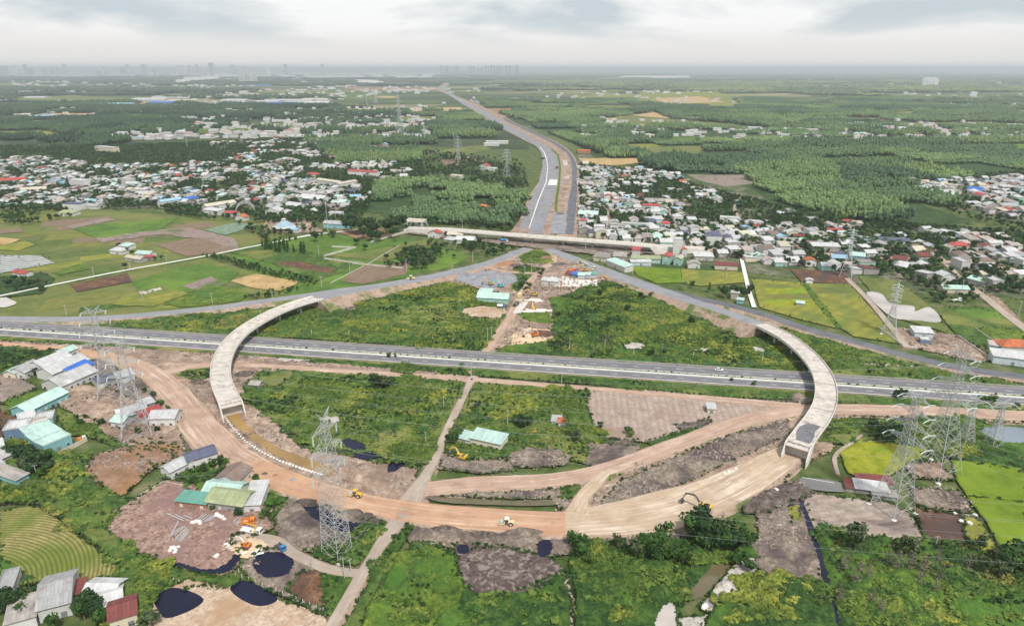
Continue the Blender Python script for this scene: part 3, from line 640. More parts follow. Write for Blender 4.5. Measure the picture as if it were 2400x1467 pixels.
patch('scrub', lush, [(755,1345),(832,1348),(810,1400),(775,1450),(762,1440)], 3, 'low', veg='bush')
patch('oil_pond', wdark, [(590,1328),(605,1305),(645,1298),(680,1308),(690,1328),(678,1350),(640,1361),(605,1352)], 1)
patch('oil_pond', wdark, [(540,1386),(560,1368),(590,1370),(648,1404),(640,1420),(605,1426),(565,1410)], 1)
patch('oil_pond', wdark, [(362,1412),(392,1386),(430,1386),(479,1410),(445,1438),(392,1455),(375,1440)], 1)
patch('spoil_bank', earthd, [(640,1225),(680,1165),(740,1180),(830,1220),(910,1225),(880,1280),(830,1300),(720,1300),(655,1275)], 4, 'rub')
patch('dark_pond', wdark, [(700,1180),(728,1178),(775,1205),(810,1225),(885,1235),(886,1262),(862,1272),(825,1258),(780,1246),(735,1222)], 3)
patch('spoil_heap_ground', heapm, [(655,1145),(700,1140),(800,1175),(870,1195),(905,1215),(890,1232),(800,1205),(720,1180),(665,1168)], 3, 'heap')
patch('scrub', lush, [(740,1290),(840,1270),(905,1225),(930,1215),(880,1290),(835,1330),(760,1320)], 3, 'lush', veg='bush')
patch('apron', dirtp, [(545,1262),(600,1252),(660,1275),(640,1290),(600,1292),(552,1300),(540,1280)], 3)
patch('scrub', lush, [(930,1235),(975,1240),(930,1300),(880,1400),(838,1490),(800,1490),(850,1400)], 3, 'lush', veg='bush')
patch('scrub', lush, [(570,1095),(620,1110),(650,1140),(640,1165),(600,1140)], 3, 'low', veg='bush')
# ================================================================ ROADS
asph = roadmat('motorway_asphalt', (.125,.125,.138), (.172,.171,.185), (.15,.149,.162), 60, 1.6)
asphn = roadmat('new_grey_asphalt', (.18,.185,.20), (.245,.25,.265), (.33,.325,.32), 45, 1.5, f0=.5, f1=.75)
asphd = roadmat('dark_new_asphalt', (.085,.09,.105), (.14,.145,.16), (.24,.235,.23), 60, 1.3, f0=.52, f1=.72)
dirtr = roadmat('orange_haul_road', (.36,.21,.13), (.46,.285,.185), (.58,.43,.33), 45, 1.6, dark=(.25,.155,.11))
dirtt = roadmat('tan_haul_road', (.34,.25,.175), (.45,.35,.255), (.60,.50,.40), 30, 1.3, f0=.44, f1=.58, dark=(.235,.17,.125))
dirtk = roadmat('pink_site_road', (.31,.205,.15), (.42,.295,.225), (.56,.44,.36), 35, 1.4, f0=.48, f1=.64, dark=(.21,.145,.115))
dirtg = roadmat('grey_dirt_path', (.27,.22,.18), (.38,.315,.26), (.46,.385,.325), 20, 1.2, dark=(.25,.2,.165))
slope = gmat('cut_earth_slope', (.20,.14,.105), (.30,.22,.17), (.38,.29,.23), 4, 16, alt=(.10,.13,.04), altw=(.52,.62), fine=.7)
conc = smat('bridge_concrete', (.52,.48,.43), .85, .22, 5, dirt=((.20,.18,.16), 6, .56, .72))
concd = smat('deck_concrete', (.50,.455,.41), .9, .3, 3, dirt=((.24,.205,.18), 3.2, .52, .68))
concw = smat('pale_concrete', (.64,.61,.57), .85, .15, 4)
white = smat('white_road_paint', (.68,.67,.64), .7, .15, 2)
steel = smat('galvanised_steel', (.50,.51,.52), .45, .12, 1.5, metal=.35, spec=.5)

# --- motorway: straight, on a low embankment
A = np.array(P(0, 770, 1.6)[:2]); B = np.array(P(2400, 929, 1.6)[:2]); D_ = (B-A)/np.linalg.norm(B-A)
c0 = A - D_*520; L_ = 1500
mw = np.array([(c0[0]+D_[0]*s_, c0[1]+D_[1]*s_, 1.6) for s_ in np.arange(0, L_, 12.0)])
footprint(mw, 14)
sweep('motorway_embankment', mw, [(-16, -1.6), (-11.6, -.02), (12.4, -.02), (17, -1.6)], [slope, lush], [1, 0, 1], kind='structure')
sweep('motorway_carriageway', mw, [(1.2, .02), (11.2, .02)], [asph], kind='structure')
sweep('motorway_carriageway', mw, [(-10.6, .02), (-1.6, .02)], [asph], kind='structure')
sweep('median_strip', mw, [(-.9, .05), (.9, .05)], [lush], kind='structure')
m_ = MB()
def strip(m, a, b, z=.045, s0=0, s1=L_):
    p = lambda s_, o: (c0[0]+D_[0]*s_-D_[1]*o, c0[1]+D_[1]*s_+D_[0]*o, 1.6+z)
    m.add([p(s0, a), p(s1, a), p(s1, b), p(s0, b)], [(0, 1, 2, 3)])
for a, b in ((1.75, 1.93), (9.7, 9.88), (-2.9, -2.72), (-9.6, -9.42)): strip(m_, a, b)
for o in (5.9, -6.1):
    for s_ in np.arange(0, L_, 12.0): strip(m_, o-.13, o+.13, s0=s_, s1=s_+3.6)
tag(m_.obj('lane_markings', [white]), kind='structure')
def wallstrip(name, line, off, w, h, mat, label, cat, posts=None, group=None, base=0.0):
    o = sweep(name, line, [(off-w/2, base), (off-w/2, base+h), (off+w/2, base+h), (off+w/2, base)], [mat], closed=True, caps=True)
    return tag(o, label, cat, group)
wallstrip('median_kerb', mw, -1.55, 1.25, .35, concw, 'wide white concrete kerb along the near side of the motorway median', 'kerb')
wallstrip('median_kerb', mw, 1.0, .35, .4, concw, 'thin pale kerb along the far side of the motorway median', 'kerb')
for off, lab in ((11.7, 'low steel guardrail along the far edge of the motorway'), (-10.9, 'pale guardrail along the near edge of the motorway'),):
    g = empty('guardrail', tuple(mw[40]), 0, lab, 'guardrail', 'guardrails of the motorway'); bpy.context.view_layer.update()
    r_ = sweep('rail', mw, [(off-.06, .45), (off-.06, .8), (off+.06, .8), (off+.06, .45)], [concw if off < 0 else steel], closed=True); r_.parent = g; r_.matrix_parent_inverse = g.matrix_world.inverted()
    mm_ = MB()
    for s_ in np.arange(2, L_, 4.0):
        x_, y_ = c0[0]+D_[0]*s_-D_[1]*off, c0[1]+D_[1]*s_+D_[0]*off; mm_.box(x_, y_, 1.6+.35, .12, .12, .7)
    q_ = mm_.obj('post', [steel], g); q_.matrix_parent_inverse = g.matrix_world.inverted(); q_['kind'] = 'stuff'

# --- main highway under construction, running away to the river
def band(name, mat, L, Rr, z, jit=.5):
    patch(name, mat, L + Rr[::-1], jit, z=z)
CL = [(1185,560),(1217,520),(1240,460),(1262,430),(1271,393),(1271,376),(1268,361),(1257,345),(1233,333),(1175,303),(1136,282),(1119,269),(1094,250),(1049,223),(1022,212),(1029,204),(1051,188)]
CR = [(1352,560),(1360,475),(1359,430),(1357,393),(1350,376),(1341,361),(1328,349),(1307,335),(1275,321),(1241,304),(1206,289),(1187,277),(1150,260),(1126,248),(1077,229),(1055,219),(1039,211),(1051,199),(1068,188)]
band('highway_verge', earth, CL, CR, .3)
grass_m = [(1300,560),(1300,475),(1308,430),(1311,393),(1305,365),(1290,352)], [(1304,560),(1307,475),(1313,430),(1315,393),(1310,365),(1294,350)]
band('highway_median', lime, *grass_m, z=.35)
band('highway_carriageway', gmat('fresh_carriageway', (.135,.135,.15), (.19,.19,.205), (.27,.265,.27), 14, 60, fine=.6, rows=(1.35, 9, (.26,.26,.265), .5, 4)),
     [(1217,539),(1242,475),(1263,430),(1271,393),(1271,376),(1268,361),(1259,347),(1240,334),(1215,321),(1180,304),(1152,289),(1140,277),(1120,262),(1090,250),(1058,228),(1033,214),(1040,204),(1056,190)],
     [(1240,539),(1260,475),(1279,430),(1283,393),(1280,376),(1275,361),(1268,349),(1258,335),(1240,321),(1208,304),(1180,289),(1162,277),(1138,262),(1109,250),(1066,226),(1042,214),(1046,205),(1063,189)], .5)
band('highway_carriageway', _mats['fresh_carriageway'],
     [(1237,552),(1262,475),(1281,430),(1284,393),(1281,376),(1276,361),(1269,347),(1259,335)],
     [(1270,552),(1296,475),(1307,430),(1310,393),(1307,376),(1298,361),(1284,347),(1266,335)], .5)
band('highway_carriageway', gmat('dark_carriageway', (.075,.08,.095), (.11,.115,.13), (.16,.165,.18), 12, 50),
     [(1325,552),(1332,475),(1341,430),(1341,393),(1337,376),(1328,361),(1312,349),(1290,335),(1261,321),(1227,304),(1193,289),(1176,278)],
     [(1344,552),(1351,475),(1353,430),(1352,393),(1346,376),(1338,361),(1324,349),(1303,335),(1273,321),(1239,304),(1203,289),(1184,277)], .5)
band('lane_edge', concs, [(1239,539),(1260,475),(1279,430),(1283,393),(1280,376),(1275,361),(1265,347)], [(1241,539),(1262.5,475),(1281,430),(1284.5,393),(1282,376),(1277,361),(1267,347)], .62, 0)
patch('gravel_bed', gravel, [(1290,552),(1298,500),(1327,500),(1326,552)], 3, z=.55)
patch('gravel_bed', gravel, [(1242,540),(1252,512),(1275,512),(1270,535)], 3, z=.6)
patch('concrete_slab', concs, [(1284,437),(1288,424),(1307,424),(1305,437)], .5, z=.62)
patch('sand_sheet', whites, [(1319,418),(1332,414),(1336,420),(1326,422)], 1.5, z=.45)
patch('sand_sheet', whites, [(1318,378),(1328,376),(1331,390),(1322,392)], 2, z=.45)
patch('blue_sheet_ground', gravel, [(1310,428),(1325,427),(1332,432),(1312,431)], 1, z=.45)

# --- ramp roads on embankments: (px, py, height, half width)
def hw(name, pts, mat, kind='structure', slopew=1.8, slopem=None, step=8.0, jit=.25, base=.25):
    c = spline(pixline(pts), step); hws = c[:, 3].copy(); d, nrm, s = frame(c)
    V = []; UV = []; Fc = []; mi = []; n = len(c)
    for i in range(n):
        w = hws[i]; z = c[i, 2]; sl_ = max(.6, (z-base)*slopew)
        jl = (vnoise(np.array([s[i]/7.]), np.array([3.]), 1)[0]-.5)*2*jit*w; jr = (vnoise(np.array([s[i]/6.]), np.array([8.]), 2)[0]-.5)*2*jit*w
        for a, h in ((-(w+sl_)+jl*1.5, -(z-base)-.3), (-w+jl*.5, 0), (-w*.33, .06), (w*.33, .06), (w+jr*.5, 0), (w+sl_+jr*1.5, -(z-base)-.3)):
            V.append((c[i, 0]+nrm[i, 0]*a, c[i, 1]+nrm[i, 1]*a, z+h)); UV.append((s[i], a))
    for i in range(n-1):
        for j in range(5):
            Fc.append(((i+1)*6+j, (i+1)*6+j+1, i*6+j+1, i*6+j)); mi.append(1 if j in (0, 4) else 0)
    Fc += [tuple(range(6)), tuple((n-1)*6+j for j in range(6))[::-1]]; mi += [1, 1]   # closed ends
    me = mesh(name, V, Fc, [mat, slopem or slope], mi, UV); o = link(name, me); o['kind'] = kind
    sl_ = np.maximum(.6, (c[:, 2]-base)*slopew)
    a = c[:, :2]+nrm*(hws+sl_*.5)[:, None]; b = c[:, :2]-nrm*(hws+sl_*.5)[:, None]; flat(np.vstack([a, b[::-1]])); return c
ROADC = {}
ROADC['rampL'] = hw('ramp_road', [(1238,582,1.6,5.5),(1200,596,1.8,5.5),(1150,615,2.2,5.5),(1080,633,3,6),(1000,651,4,6.5),(920,665,5,6),(840,679,6,5.5),(780,691,7,5.2),(738,702,7.6,5.2)], asphn, jit=.04)
ROADC['outL'] = hw('slip_road', [(1000,648,3.6,4),(900,667,3.2,4.6),(800,680,2.8,4.8),(700,695,2.5,4.8),(600,708,2.2,4.8),(500,722,2,4.8),(400,732,1.8,4.8),(300,741,1.7,4.8),(200,747,1.7,4.8),(100,748,1.7,4.8),(0,747,1.7,4.8),(-150,744,1.7,4.8),(-400,738,1.7,4.8)], asphn, jit=.04)
ROADC['rampR'] = hw('ramp_road', [(1285,584,1.6,5),(1320,597,1.8,6),(1370,617,2,7),(1430,640,2.4,7.5),(1500,665,3,7.5),(1560,685,4,6.5),(1620,705,5,5.5),(1691,728,6.4,5),(1745,747,7.3,5),(1786,763,7.8,5)], asphn, jit=.04)
ROADC['outR'] = hw('slip_road', [(1560,680,3.2,4.5),(1645,702,2.9,4.5),(1700,713,2.7,4.5),(1800,740,2.5,4.5),(1882,768,2.3,4.5),(1964,790,2.1,4.5),(2045,812,2,4.5),(2127,834,2,4.5),(2209,854,2,4.5),(2291,869,2,4.5),(2400,883,2,4.5),(2560,905,2,4.5),(2750,930,2,4.5)], asphd, jit=.04)
# dirt roads of the site
hw('haul_road', [(560,1085,1.5,8),(640,1118,1.7,7),(740,1150,1.8,6),(860,1180,1.9,5.6),(1000,1203,1.9,6.4),(1150,1217,1.9,6.6),(1250,1223,1.9,6.8),(1325,1227,1.85,7)], dirtr, jit=.06, slopem=slope)
hw('haul_road', [(240,832,1.1,4),(300,850,1.3,6),(370,885,1.4,6.5),(430,950,1.4,8),(480,1010,1.4,8),(540,1068,1.45,8.5),(600,1103,1.6,8)], dirtk, jit=.12)
hw('haul_road', [(1300,1228,1.8,6.5),(1400,1218,1.8,8.5),(1500,1207,1.8,10.5),(1600,1183,1.8,11),(1700,1145,1.7,9.5),(1780,1102,1.6,8),(1850,1062,1.5,6),(1880,1045,1.4,5)], dirtt, jit=.1)
hw('site_road', [(960,1152,1.3,3),(1010,1143,1.4,4.6),(1100,1134,1.4,5),(1200,1130,1.4,4.8),(1300,1123,1.4,4.6),(1400,1105,1.4,4.6),(1500,1072,1.4,4.6),(1600,1035,1.4,4.6),(1700,1000,1.4,4.6),(1800,972,1.4,4.8),(1900,960,1.4,5),(2000,958,1.4,5),(2200,963,1.4,5),(2400,974,1.4,5),(2650,990,1.4,5)], dirtk, jit=.12)
hw('dirt_track', [(-200,796,1.2,3),(0,806,1.2,3),(150,819,1.2,3.5),(260,836,1.2,4)], dirtr, jit=.2)
hw('dirt_track', [(372,876,1.35,3.2),(440,859,1.3,3.4),(520,853,1.2,3),(620,857,1.2,2.6),(800,869,1.2,2.6),(1000,881,1.2,2.6),(1110,889,1.2,2.8),(1300,903,1.2,2.2),(1500,919,1.2,2.2),(1700,936,1.2,2.4),(1880,952,1.25,3)], dirtk, jit=.2)
hw('farm_path', [(1110,880,1.2,1.8),(1080,940,1.2,1.7),(1050,1000,1.2,1.7),(1020,1070,1.25,1.9),(995,1120,1.35,2.5),(965,1165,1.6,4),(945,1196,1.95,4.5)], dirtg, jit=.15)
hw('farm_path', [(948,1205,1.95,4),(915,1243,1.6,2.8),(880,1293,1.4,1.9),(850,1342,1.3,2.0),(820,1392,1.3,1.8),(785,1450,1.3,1.75),(750,1515,1.3,1.75)], dirtg, jit=.12)
hw('farm_path', [(838,1342,1.3,1.9),(790,1337,1.25,1.9),(740,1322,1.25,1.9),(685,1293,1.25,1.9),(645,1266,1.25,2.2),(600,1258,1.2,2.2)], dirtg, jit=.15)
hw('dirt_track', [(1418,1106,1.42,2.6),(1388,1140,1.5,2.8),(1362,1170,1.7,2.8),(1350,1200,1.85,4)], dirtt, jit=.2)
hw('dirt_track', [(1128,832,1.3,2),(1142,818,1.25,2.4),(1172,775,1.2,2.5),(1200,735,1.2,3),(1216,700,1.2,3),(1245,655,1.2,2.6),(1275,628,1.2,2.6),(1298,612,1.2,2.6),(1292,592,1.3,2.6),(1272,579,1.3,2.6)], dirtk, jit=.2)
hw('dirt_track', [(1262,640,1.2,1.9),(1205,638,1.2,1.9),(1165,633,1.2,1.9),(1143,622,1.2,1.9),(1152,609,1.4,1.9)], dirtk, jit=.2)
hw('footpath', [(1965,1112,1.1,.8),(1955,1078,1.1,.8),(1962,1060,1.1,.8),(1991,1040,1.1,.8),(2018,1020,1.1,.8),(2034,996,1.1,.8),(2062,986,1.1,.8)], dirtg, jit=.1, slopew=.5)
hw('lane', [(1985,652,1.2,2),(2035,702,1.2,2),(2085,762,1.2,2),(2128,815,1.3,2)], dirtg, jit=.1, slopew=.6)
hw('lane', [(-60,704,1.2,1.7),(0,693,1.2,1.7),(135,665,1.2,1.7),(300,632,1.2,1.7),(470,602,1.2,1.7),(600,576,1.2,1.7),(745,549,1.3,1.7),(860,537,1.4,1.8)], roadmat('bleached_lane', (.5,.48,.46), (.60,.58,.56), (.66,.65,.63), 30, 1.5), jit=.03, slopew=.5, slopem=lush)
hw('lane', [(1738,606,1.1,1.6),(1748,650,1.1,1.6),(1758,690,1.1,1.6),(1768,720,1.1,1.6)], _mats['bleached_lane'], jit=.05, slopew=.5, slopem=lush)
hw('lane', [(1424,466,1,2.4),(1425,500,1,2.4),(1424,530,1,2.3),(1422,562,1,2.3)], dirtg, jit=.05, slopew=.3)
hw('lane', [(1618,462,1,1.8),(1590,478,1,1.8),(1568,498,1,1.8),(1582,525,1,1.8),(1596,552,1,1.8),(1606,585,1,1.8)], dirtg, jit=.05, slopew=.3)
hw('lane', [(1740,462,1,1.8),(1722,485,1,1.8),(1735,515,1,1.8),(1762,545,1,1.8),(1800,590,1,1.8)], dirtg, jit=.05, slopew=.3)
hw('lane', [(2190,590,1,2.4),(2230,630,1,2.4),(2262,662,1,2.4),(2310,697,1.1,3),(2350,730,1.1,3),(2400,768,1.1,3),(2450,805,1.1,3)], dirtg, jit=.05, slopew=.3)
hw('village_road', [(1540,578,1.2,5),(1640,584,1.2,5),(1760,590,1.2,5),(1900,594,1.2,5),(2050,602,1.2,5),(2200,612,1.2,5),(2450,640,1.2,5)], dirtk, jit=.06, slopew=.6)
patch('junction_ground', earthd, [(950,548),(1100,560),(1250,565),(1400,578),(1540,586),(1620,590),(1480,600),(1400,600),(1300,590),(1230,582),(1150,572),(1040,560)], 3, z=.2)
build_patches()
# ================================================================ VEGETATION
def leafmat(name, lo, mid, hi, cell=None, sun_tint=None, size=3.0):
    m, t, b = basemat(name, .75, .12); p = pos(t)
    n = N(t, 'ShaderNodeTexNoise', {'Vector': p, 'Scale': 1/size, 'Detail': 4, 'Roughness': .7})
    c = ramp(t, n.outputs[0], [(.33, lo), (.52, mid), (.70, hi)])
    if cell:
        mp_ = N(t, 'ShaderNodeMapping', {0: p}); mp_.inputs['Rotation'].default_value = (0, 0, .17); mp_.inputs['Scale'].default_value = (1/cell[0], 1/cell[1], .0001)
        v = N(t, 'ShaderNodeTexVoronoi', {'Vector': mp_.outputs[0], 'Scale': 1.0, 'Randomness': .9})
        s = N(t, 'ShaderNodeSeparateColor', {0: v.outputs['Color']})
        f = ramp(t, s.outputs[0], [(0, (.52, .62, .74)), (.5, (.95, 1, .95)), (1, (1.4, 1.35, 1.1))])
        c = mixc(t, 1.0, c, f, 'MULTIPLY')
    if sun_tint:   # brighter sun to the right put into the leaf colour, partly paler species: (x0, x1, tint)
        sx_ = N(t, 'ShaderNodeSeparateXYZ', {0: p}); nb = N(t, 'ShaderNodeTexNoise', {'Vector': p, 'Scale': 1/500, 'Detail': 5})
        a = N(t, 'ShaderNodeMath', {0: nb.outputs[0], 1: sun_tint[3]}, operation='MULTIPLY_ADD'); t.links.new(sx_.outputs[0], a.inputs[2])
        f = N(t, 'ShaderNodeMapRange', {0: a.outputs[0], 1: sun_tint[0], 2: sun_tint[1]}).outputs[0]
        c = mixc(t, f, c, mixc(t, 1.0, c, sun_tint[2], 'MULTIPLY'))
    t.links.new(c, b.inputs['Base Color']); return m
leaf_dark = leafmat('dark_leaves', (.010,.024,.010), (.024,.052,.017), (.05,.09,.028))
leaf_mid = leafmat('green_leaves', (.014,.036,.010), (.036,.082,.018), (.085,.15,.034))
leaf_lite = leafmat('light_leaves', (.03,.06,.014), (.08,.13,.025), (.15,.21,.045))
leaf_olive = leafmat('grey_green_leaves', (.03,.05,.022), (.065,.09,.04), (.13,.15,.075))
leaf_dry = leafmat('dry_twigs', (.08,.07,.055), (.15,.125,.10), (.24,.20,.165))
leaf_forest = leafmat('plantation_leaves', (.018,.040,.024), (.044,.078,.040), (.09,.13,.062), cell=(230, 150), sun_tint=(-50, 850, (2.4, 2.05, 1.75), 1500))
leaf_far = leafmat('far_wood_leaves', (.024,.042,.028), (.05,.076,.042), (.09,.12,.058), cell=(700, 500), sun_tint=(400, 3000, (2.4, 2.0, 1.6), 4000), size=30)
bark = smat('bark', (.20,.17,.14), .9, .3, 1)
def ico(sub=1):
    bm = bmesh.new(); bmesh.ops.create_icosphere(bm, subdivisions=sub, radius=1); v = np.array([q.co[:] for q in bm.verts]); f = [[w.index for w in q.verts] for q in bm.faces]; bm.free(); return v, f
ICO1, ICO2 = ico(1), ico(2)
def leaves(rng, lobes, n, size, flatten=.8):
    """n leaf sprays spread through a set of lobes (centre, radii)"""
    V = []; Fc = []
    wts = np.array([l[1][0]*l[1][1]+l[1][2] for l in lobes]); wts = wts/wts.sum(); cnt = rng.multinomial(n, wts)
    for (c, r), k in zip(lobes, cnt):
        d = rng.normal(size=(k, 3)); d /= np.linalg.norm(d, axis=1)[:, None]; d[:, 2] = np.abs(d[:, 2])*np.where(rng.random(k) < .78, 1, -1)
        rad = rng.uniform(.72, 1.08, k)[:, None]; ctr = np.array(c)+d*np.array(r)*rad
        for i in range(k):
            nn = d[i]+rng.normal(size=3)*.55; nn /= np.linalg.norm(nn); a = np.cross(nn, rng.normal(size=3)); a /= np.linalg.norm(a)+1e-9; b_ = np.cross(nn, a)
            s = size*rng.uniform(.6, 1.35); w = s*rng.uniform(.45, .8); p = ctr[i]; q = len(V)
            V += [p-a*s*.5, p+b_*w*.5+nn*s*.12, p+a*s*.5, p-b_*w*.5-nn*s*.08]; Fc += [(q, q+1, q+2), (q, q+2, q+3)]
    return V, Fc
def crown_mesh(name, seed, mat, r=2.5, h=4.0, nl=6, n=150, leaf=.75, core=.72, z0=1.6, shape='round'):
    rng = np.random.default_rng(seed); lobes = []
    if shape == 'spire': lobes = [((rng.normal()*.12*r, rng.normal()*.12*r, z0+h*(i+.5)/nl), (r*(1-.65*i/nl)*rng.uniform(.8, 1.1),)*2 + (h/nl*.95,)) for i in range(nl)]
    else:
        lobes.append(((0, 0, z0+h*.5), (r*.72, r*.72, h*.46)))
        for i in range(nl):
            a = rng.uniform(0, 2*PI); q = rng.uniform(.35, .7)*r; rr = r*rng.uniform(.32, .52)
            lobes.append(((q*math.cos(a), q*math.sin(a), z0+h*rng.uniform(.28, .8)), (rr, rr, rr*rng.uniform(.7, 1.0))))
    V = []; Fc = []
    for c, rr in lobes:
        iv, if_ = ICO1; dd = 1 + rng.uniform(-.18, .12, len(iv)); vv = iv*dd[:, None]*np.array(rr)*core+np.array(c); q = len(V); V += list(vv); Fc += [[a+q for a in f] for f in if_]
    lv, lf = leaves(rng, lobes, n, leaf); q = len(V); V += lv; Fc += [tuple(a+q for a in f) for f in lf]
    return mesh(name, V, Fc, [mat])
def bush_mesh(name, seed, mat, r=1.1, h=1.2, n=46, leaf=.6, nl=3): return crown_mesh(name, seed, mat, r, h, nl, n, leaf, .8, 0.0)
def forest_tile(name, seed, mat, size, pitch, r, h, sub=1, hj=.18, rows=False):
    """a square of closed canopy: crowns in rows, each its own uneven shape on a stem"""
    rng = np.random.default_rng(seed); V = []; Fc = []; iv, if_ = ICO1 if sub == 1 else ICO2
    k = int(size/pitch)
    for i in range(k):
        for j in range(k):
            x = (i+.5)*pitch-size/2+rng.normal()*pitch*.13; y = (j+.5)*pitch*1.0-size/2+rng.normal()*pitch*.13
            if rng.random() < .05: continue
            hh = h*(1+rng.normal()*hj); rr = r*rng.uniform(.8, 1.2); dd = 1+rng.uniform(-.3, .2, len(iv))
            vv = iv*dd[:, None]*np.array((rr, rr, hh*.36))+np.array((x, y, hh*.66)); q = len(V); V += list(vv); Fc += [[a+q for a in f] for f in if_]
            if sub == 2 or pitch < 6:
                q = len(V); V += [(x-.18, y, 0), (x+.18, y, 0), (x+.1, y, hh*.5), (x-.1, y, hh*.5)]; Fc.append((q, q+1, q+2, q+3))
    return mesh(name, V, Fc, [mat])
def scatter(name, pts, sc, rz, idx, protos, label=None, kind='stuff', sz=None):
    """one mesh of points; geometry nodes set one of the prototype meshes on each"""
    n = len(pts); me = bpy.data.meshes.new(name); me.vertices.add(n); me.vertices.foreach_set('co', np.asarray(pts, np.float32).ravel())
    for an, dt, val in (('sc', 'FLOAT', sc), ('rz', 'FLOAT', rz), ('szz', 'FLOAT', sz if sz is not None else sc)):
        at = me.attributes.new(an, dt, 'POINT'); at.data.foreach_set('value', np.asarray(val, np.float32))
    at = me.attributes.new('pick', 'INT', 'POINT'); at.data.foreach_set('value', np.asarray(idx, np.int32))
    for p_ in protos:
        for m_ in p_.materials:
            if m_.name not in [q.name for q in me.materials]: me.materials.append(m_)
    o = link(name, me); g = bpy.data.node_groups.new(name, 'GeometryNodeTree')
    g.interface.new_socket('Geometry', in_out='INPUT', socket_type='NodeSocketGeometry'); g.interface.new_socket('Geometry', in_out='OUTPUT', socket_type='NodeSocketGeometry')
    nd = g.nodes; gi = nd.new('NodeGroupInput'); go = nd.new('NodeGroupOutput'); iop = nd.new('GeometryNodeInstanceOnPoints'); jn = nd.new('GeometryNodeJoinGeometry')
    for p_ in reversed(protos):
        po = bpy.data.objects.new('plant_prototype', p_); oi = nd.new('GeometryNodeObjectInfo'); oi.inputs['Object'].default_value = po; oi.transform_space = 'ORIGINAL'
        ti = nd.new('GeometryNodeGeometryToInstance'); g.links.new(oi.outputs['Geometry'], ti.inputs[0]); g.links.new(ti.outputs[0], jn.inputs[0])
    def attr(a, ty='FLOAT'):
        x = nd.new('GeometryNodeInputNamedAttribute'); x.data_type = ty; x.inputs[0].default_value = a; return x.outputs[0]
    cx = nd.new('ShaderNodeCombineXYZ'); s_ = attr('sc'); g.links.new(s_, cx.inputs[0]); g.links.new(s_, cx.inputs[1]); g.links.new(attr('szz'), cx.inputs[2])
    cr = nd.new('ShaderNodeCombineXYZ'); g.links.new(attr('rz'), cr.inputs[2])
    g.links.new(gi.outputs[0], iop.inputs['Points']); g.links.new(jn.outputs[0], iop.inputs['Instance']); iop.inputs['Pick Instance'].default_value = True
    g.links.new(attr('pick', 'INT'), iop.inputs['Instance Index']); g.links.new(cr.outputs[0], iop.inputs['Rotation']); g.links.new(cx.outputs[0], iop.inputs['Scale'])
    g.links.new(iop.outputs[0], go.inputs[0])
    md = o.modifiers.new('plants', 'NODES'); md.node_group = g
    return tag(o, label, kind=kind)
def covered(w, k=-1, solid=True):
    """points that lie on a later patch than k, or on a road"""
    m = np.zeros(len(w), bool)
    lst = [(o['w'], o['bb']) for o in PATCH[k+1:] if o['solid']] if k is not None else []
    lst += [(f, b) for f, b in FLAT]
    for poly, b in lst:
        c = (w[:, 0] > b[0]) & (w[:, 0] < b[1]) & (w[:, 1] > b[2]) & (w[:, 1] < b[3]) & ~m
        if c.any(): ii = np.where(c)[0]; m[ii[inpoly(w[ii], poly)]] = True
    return m
def inview(w, z=0, mx=120, my=80):
    p = proj(w, z); return (p[:, 0] > -mx) & (p[:, 0] < 2400+mx) & (p[:, 1] < 1467+my)
def jgrid(x0, x1, y0, y1, s, ang=0.0, jit=.3):
    gx, gy = np.meshgrid(np.arange(x0, x1, s), np.arange(y0, y1, s)); q = np.stack([gx.ravel(), gy.ravel()], 1)+RNG.uniform(-jit, jit, (gx.size, 2))*s
    if ang: c, n = math.cos(ang), math.sin(ang); m_ = q.mean(0); q = (q-m_) @ np.array([[c, n], [-n, c]])+m_
    return q
# ---- undergrowth on the waste ground
BUSH = [bush_mesh('bush', s, m_, r, h, n, lf) for s, m_, r, h, n, lf in ((1, leaf_mid, 1.2, 1.2, 50, .6), (2, leaf_mid, .9, .9, 40, .5), (3, leaf_dark, 1.3, 1.5, 56, .6), (4, leaf_lite, 1.0, .9, 44, .55), (5, leaf_olive, .9, 1.1, 40, .5), (6, leaf_lite, .6, .7, 26, .5))]
leaf_scrub = leafmat('scrub_leaves', (.019,.042,.010), (.060,.100,.019), (.125,.17,.034), size=2.2)
leaf_weed = leafmat('weed_leaves', (.036,.064,.013), (.092,.140,.026), (.165,.21,.045), size=2.5)
def zone(m, alt, size, lo, hi):
    t = m.node_tree; b = t.nodes['Principled BSDF']; src = b.inputs['Base Color'].links[0].from_socket; p = pos(t)
    n = N(t, 'ShaderNodeTexNoise', {'Vector': p, 'Scale': 1/size, 'Detail': 6, 'Roughness': .62, 'Distortion': .5}); f = N(t, 'ShaderNodeMapRange', {0: n.outputs[0], 1: lo, 2: hi}).outputs[0]
    t.links.new(mixc(t, f, src, mixc(t, 1.0, src, alt, 'MULTIPLY')), b.inputs['Base Color'])
zone(leaf_scrub, (2.6, 1.8, 1.6), 24, .46, .57); zone(leaf_weed, (.42, .62, .75), 16, .50, .57); zone(leaf_weed, (1.9, 1.25, 1.7), 33, .55, .63)
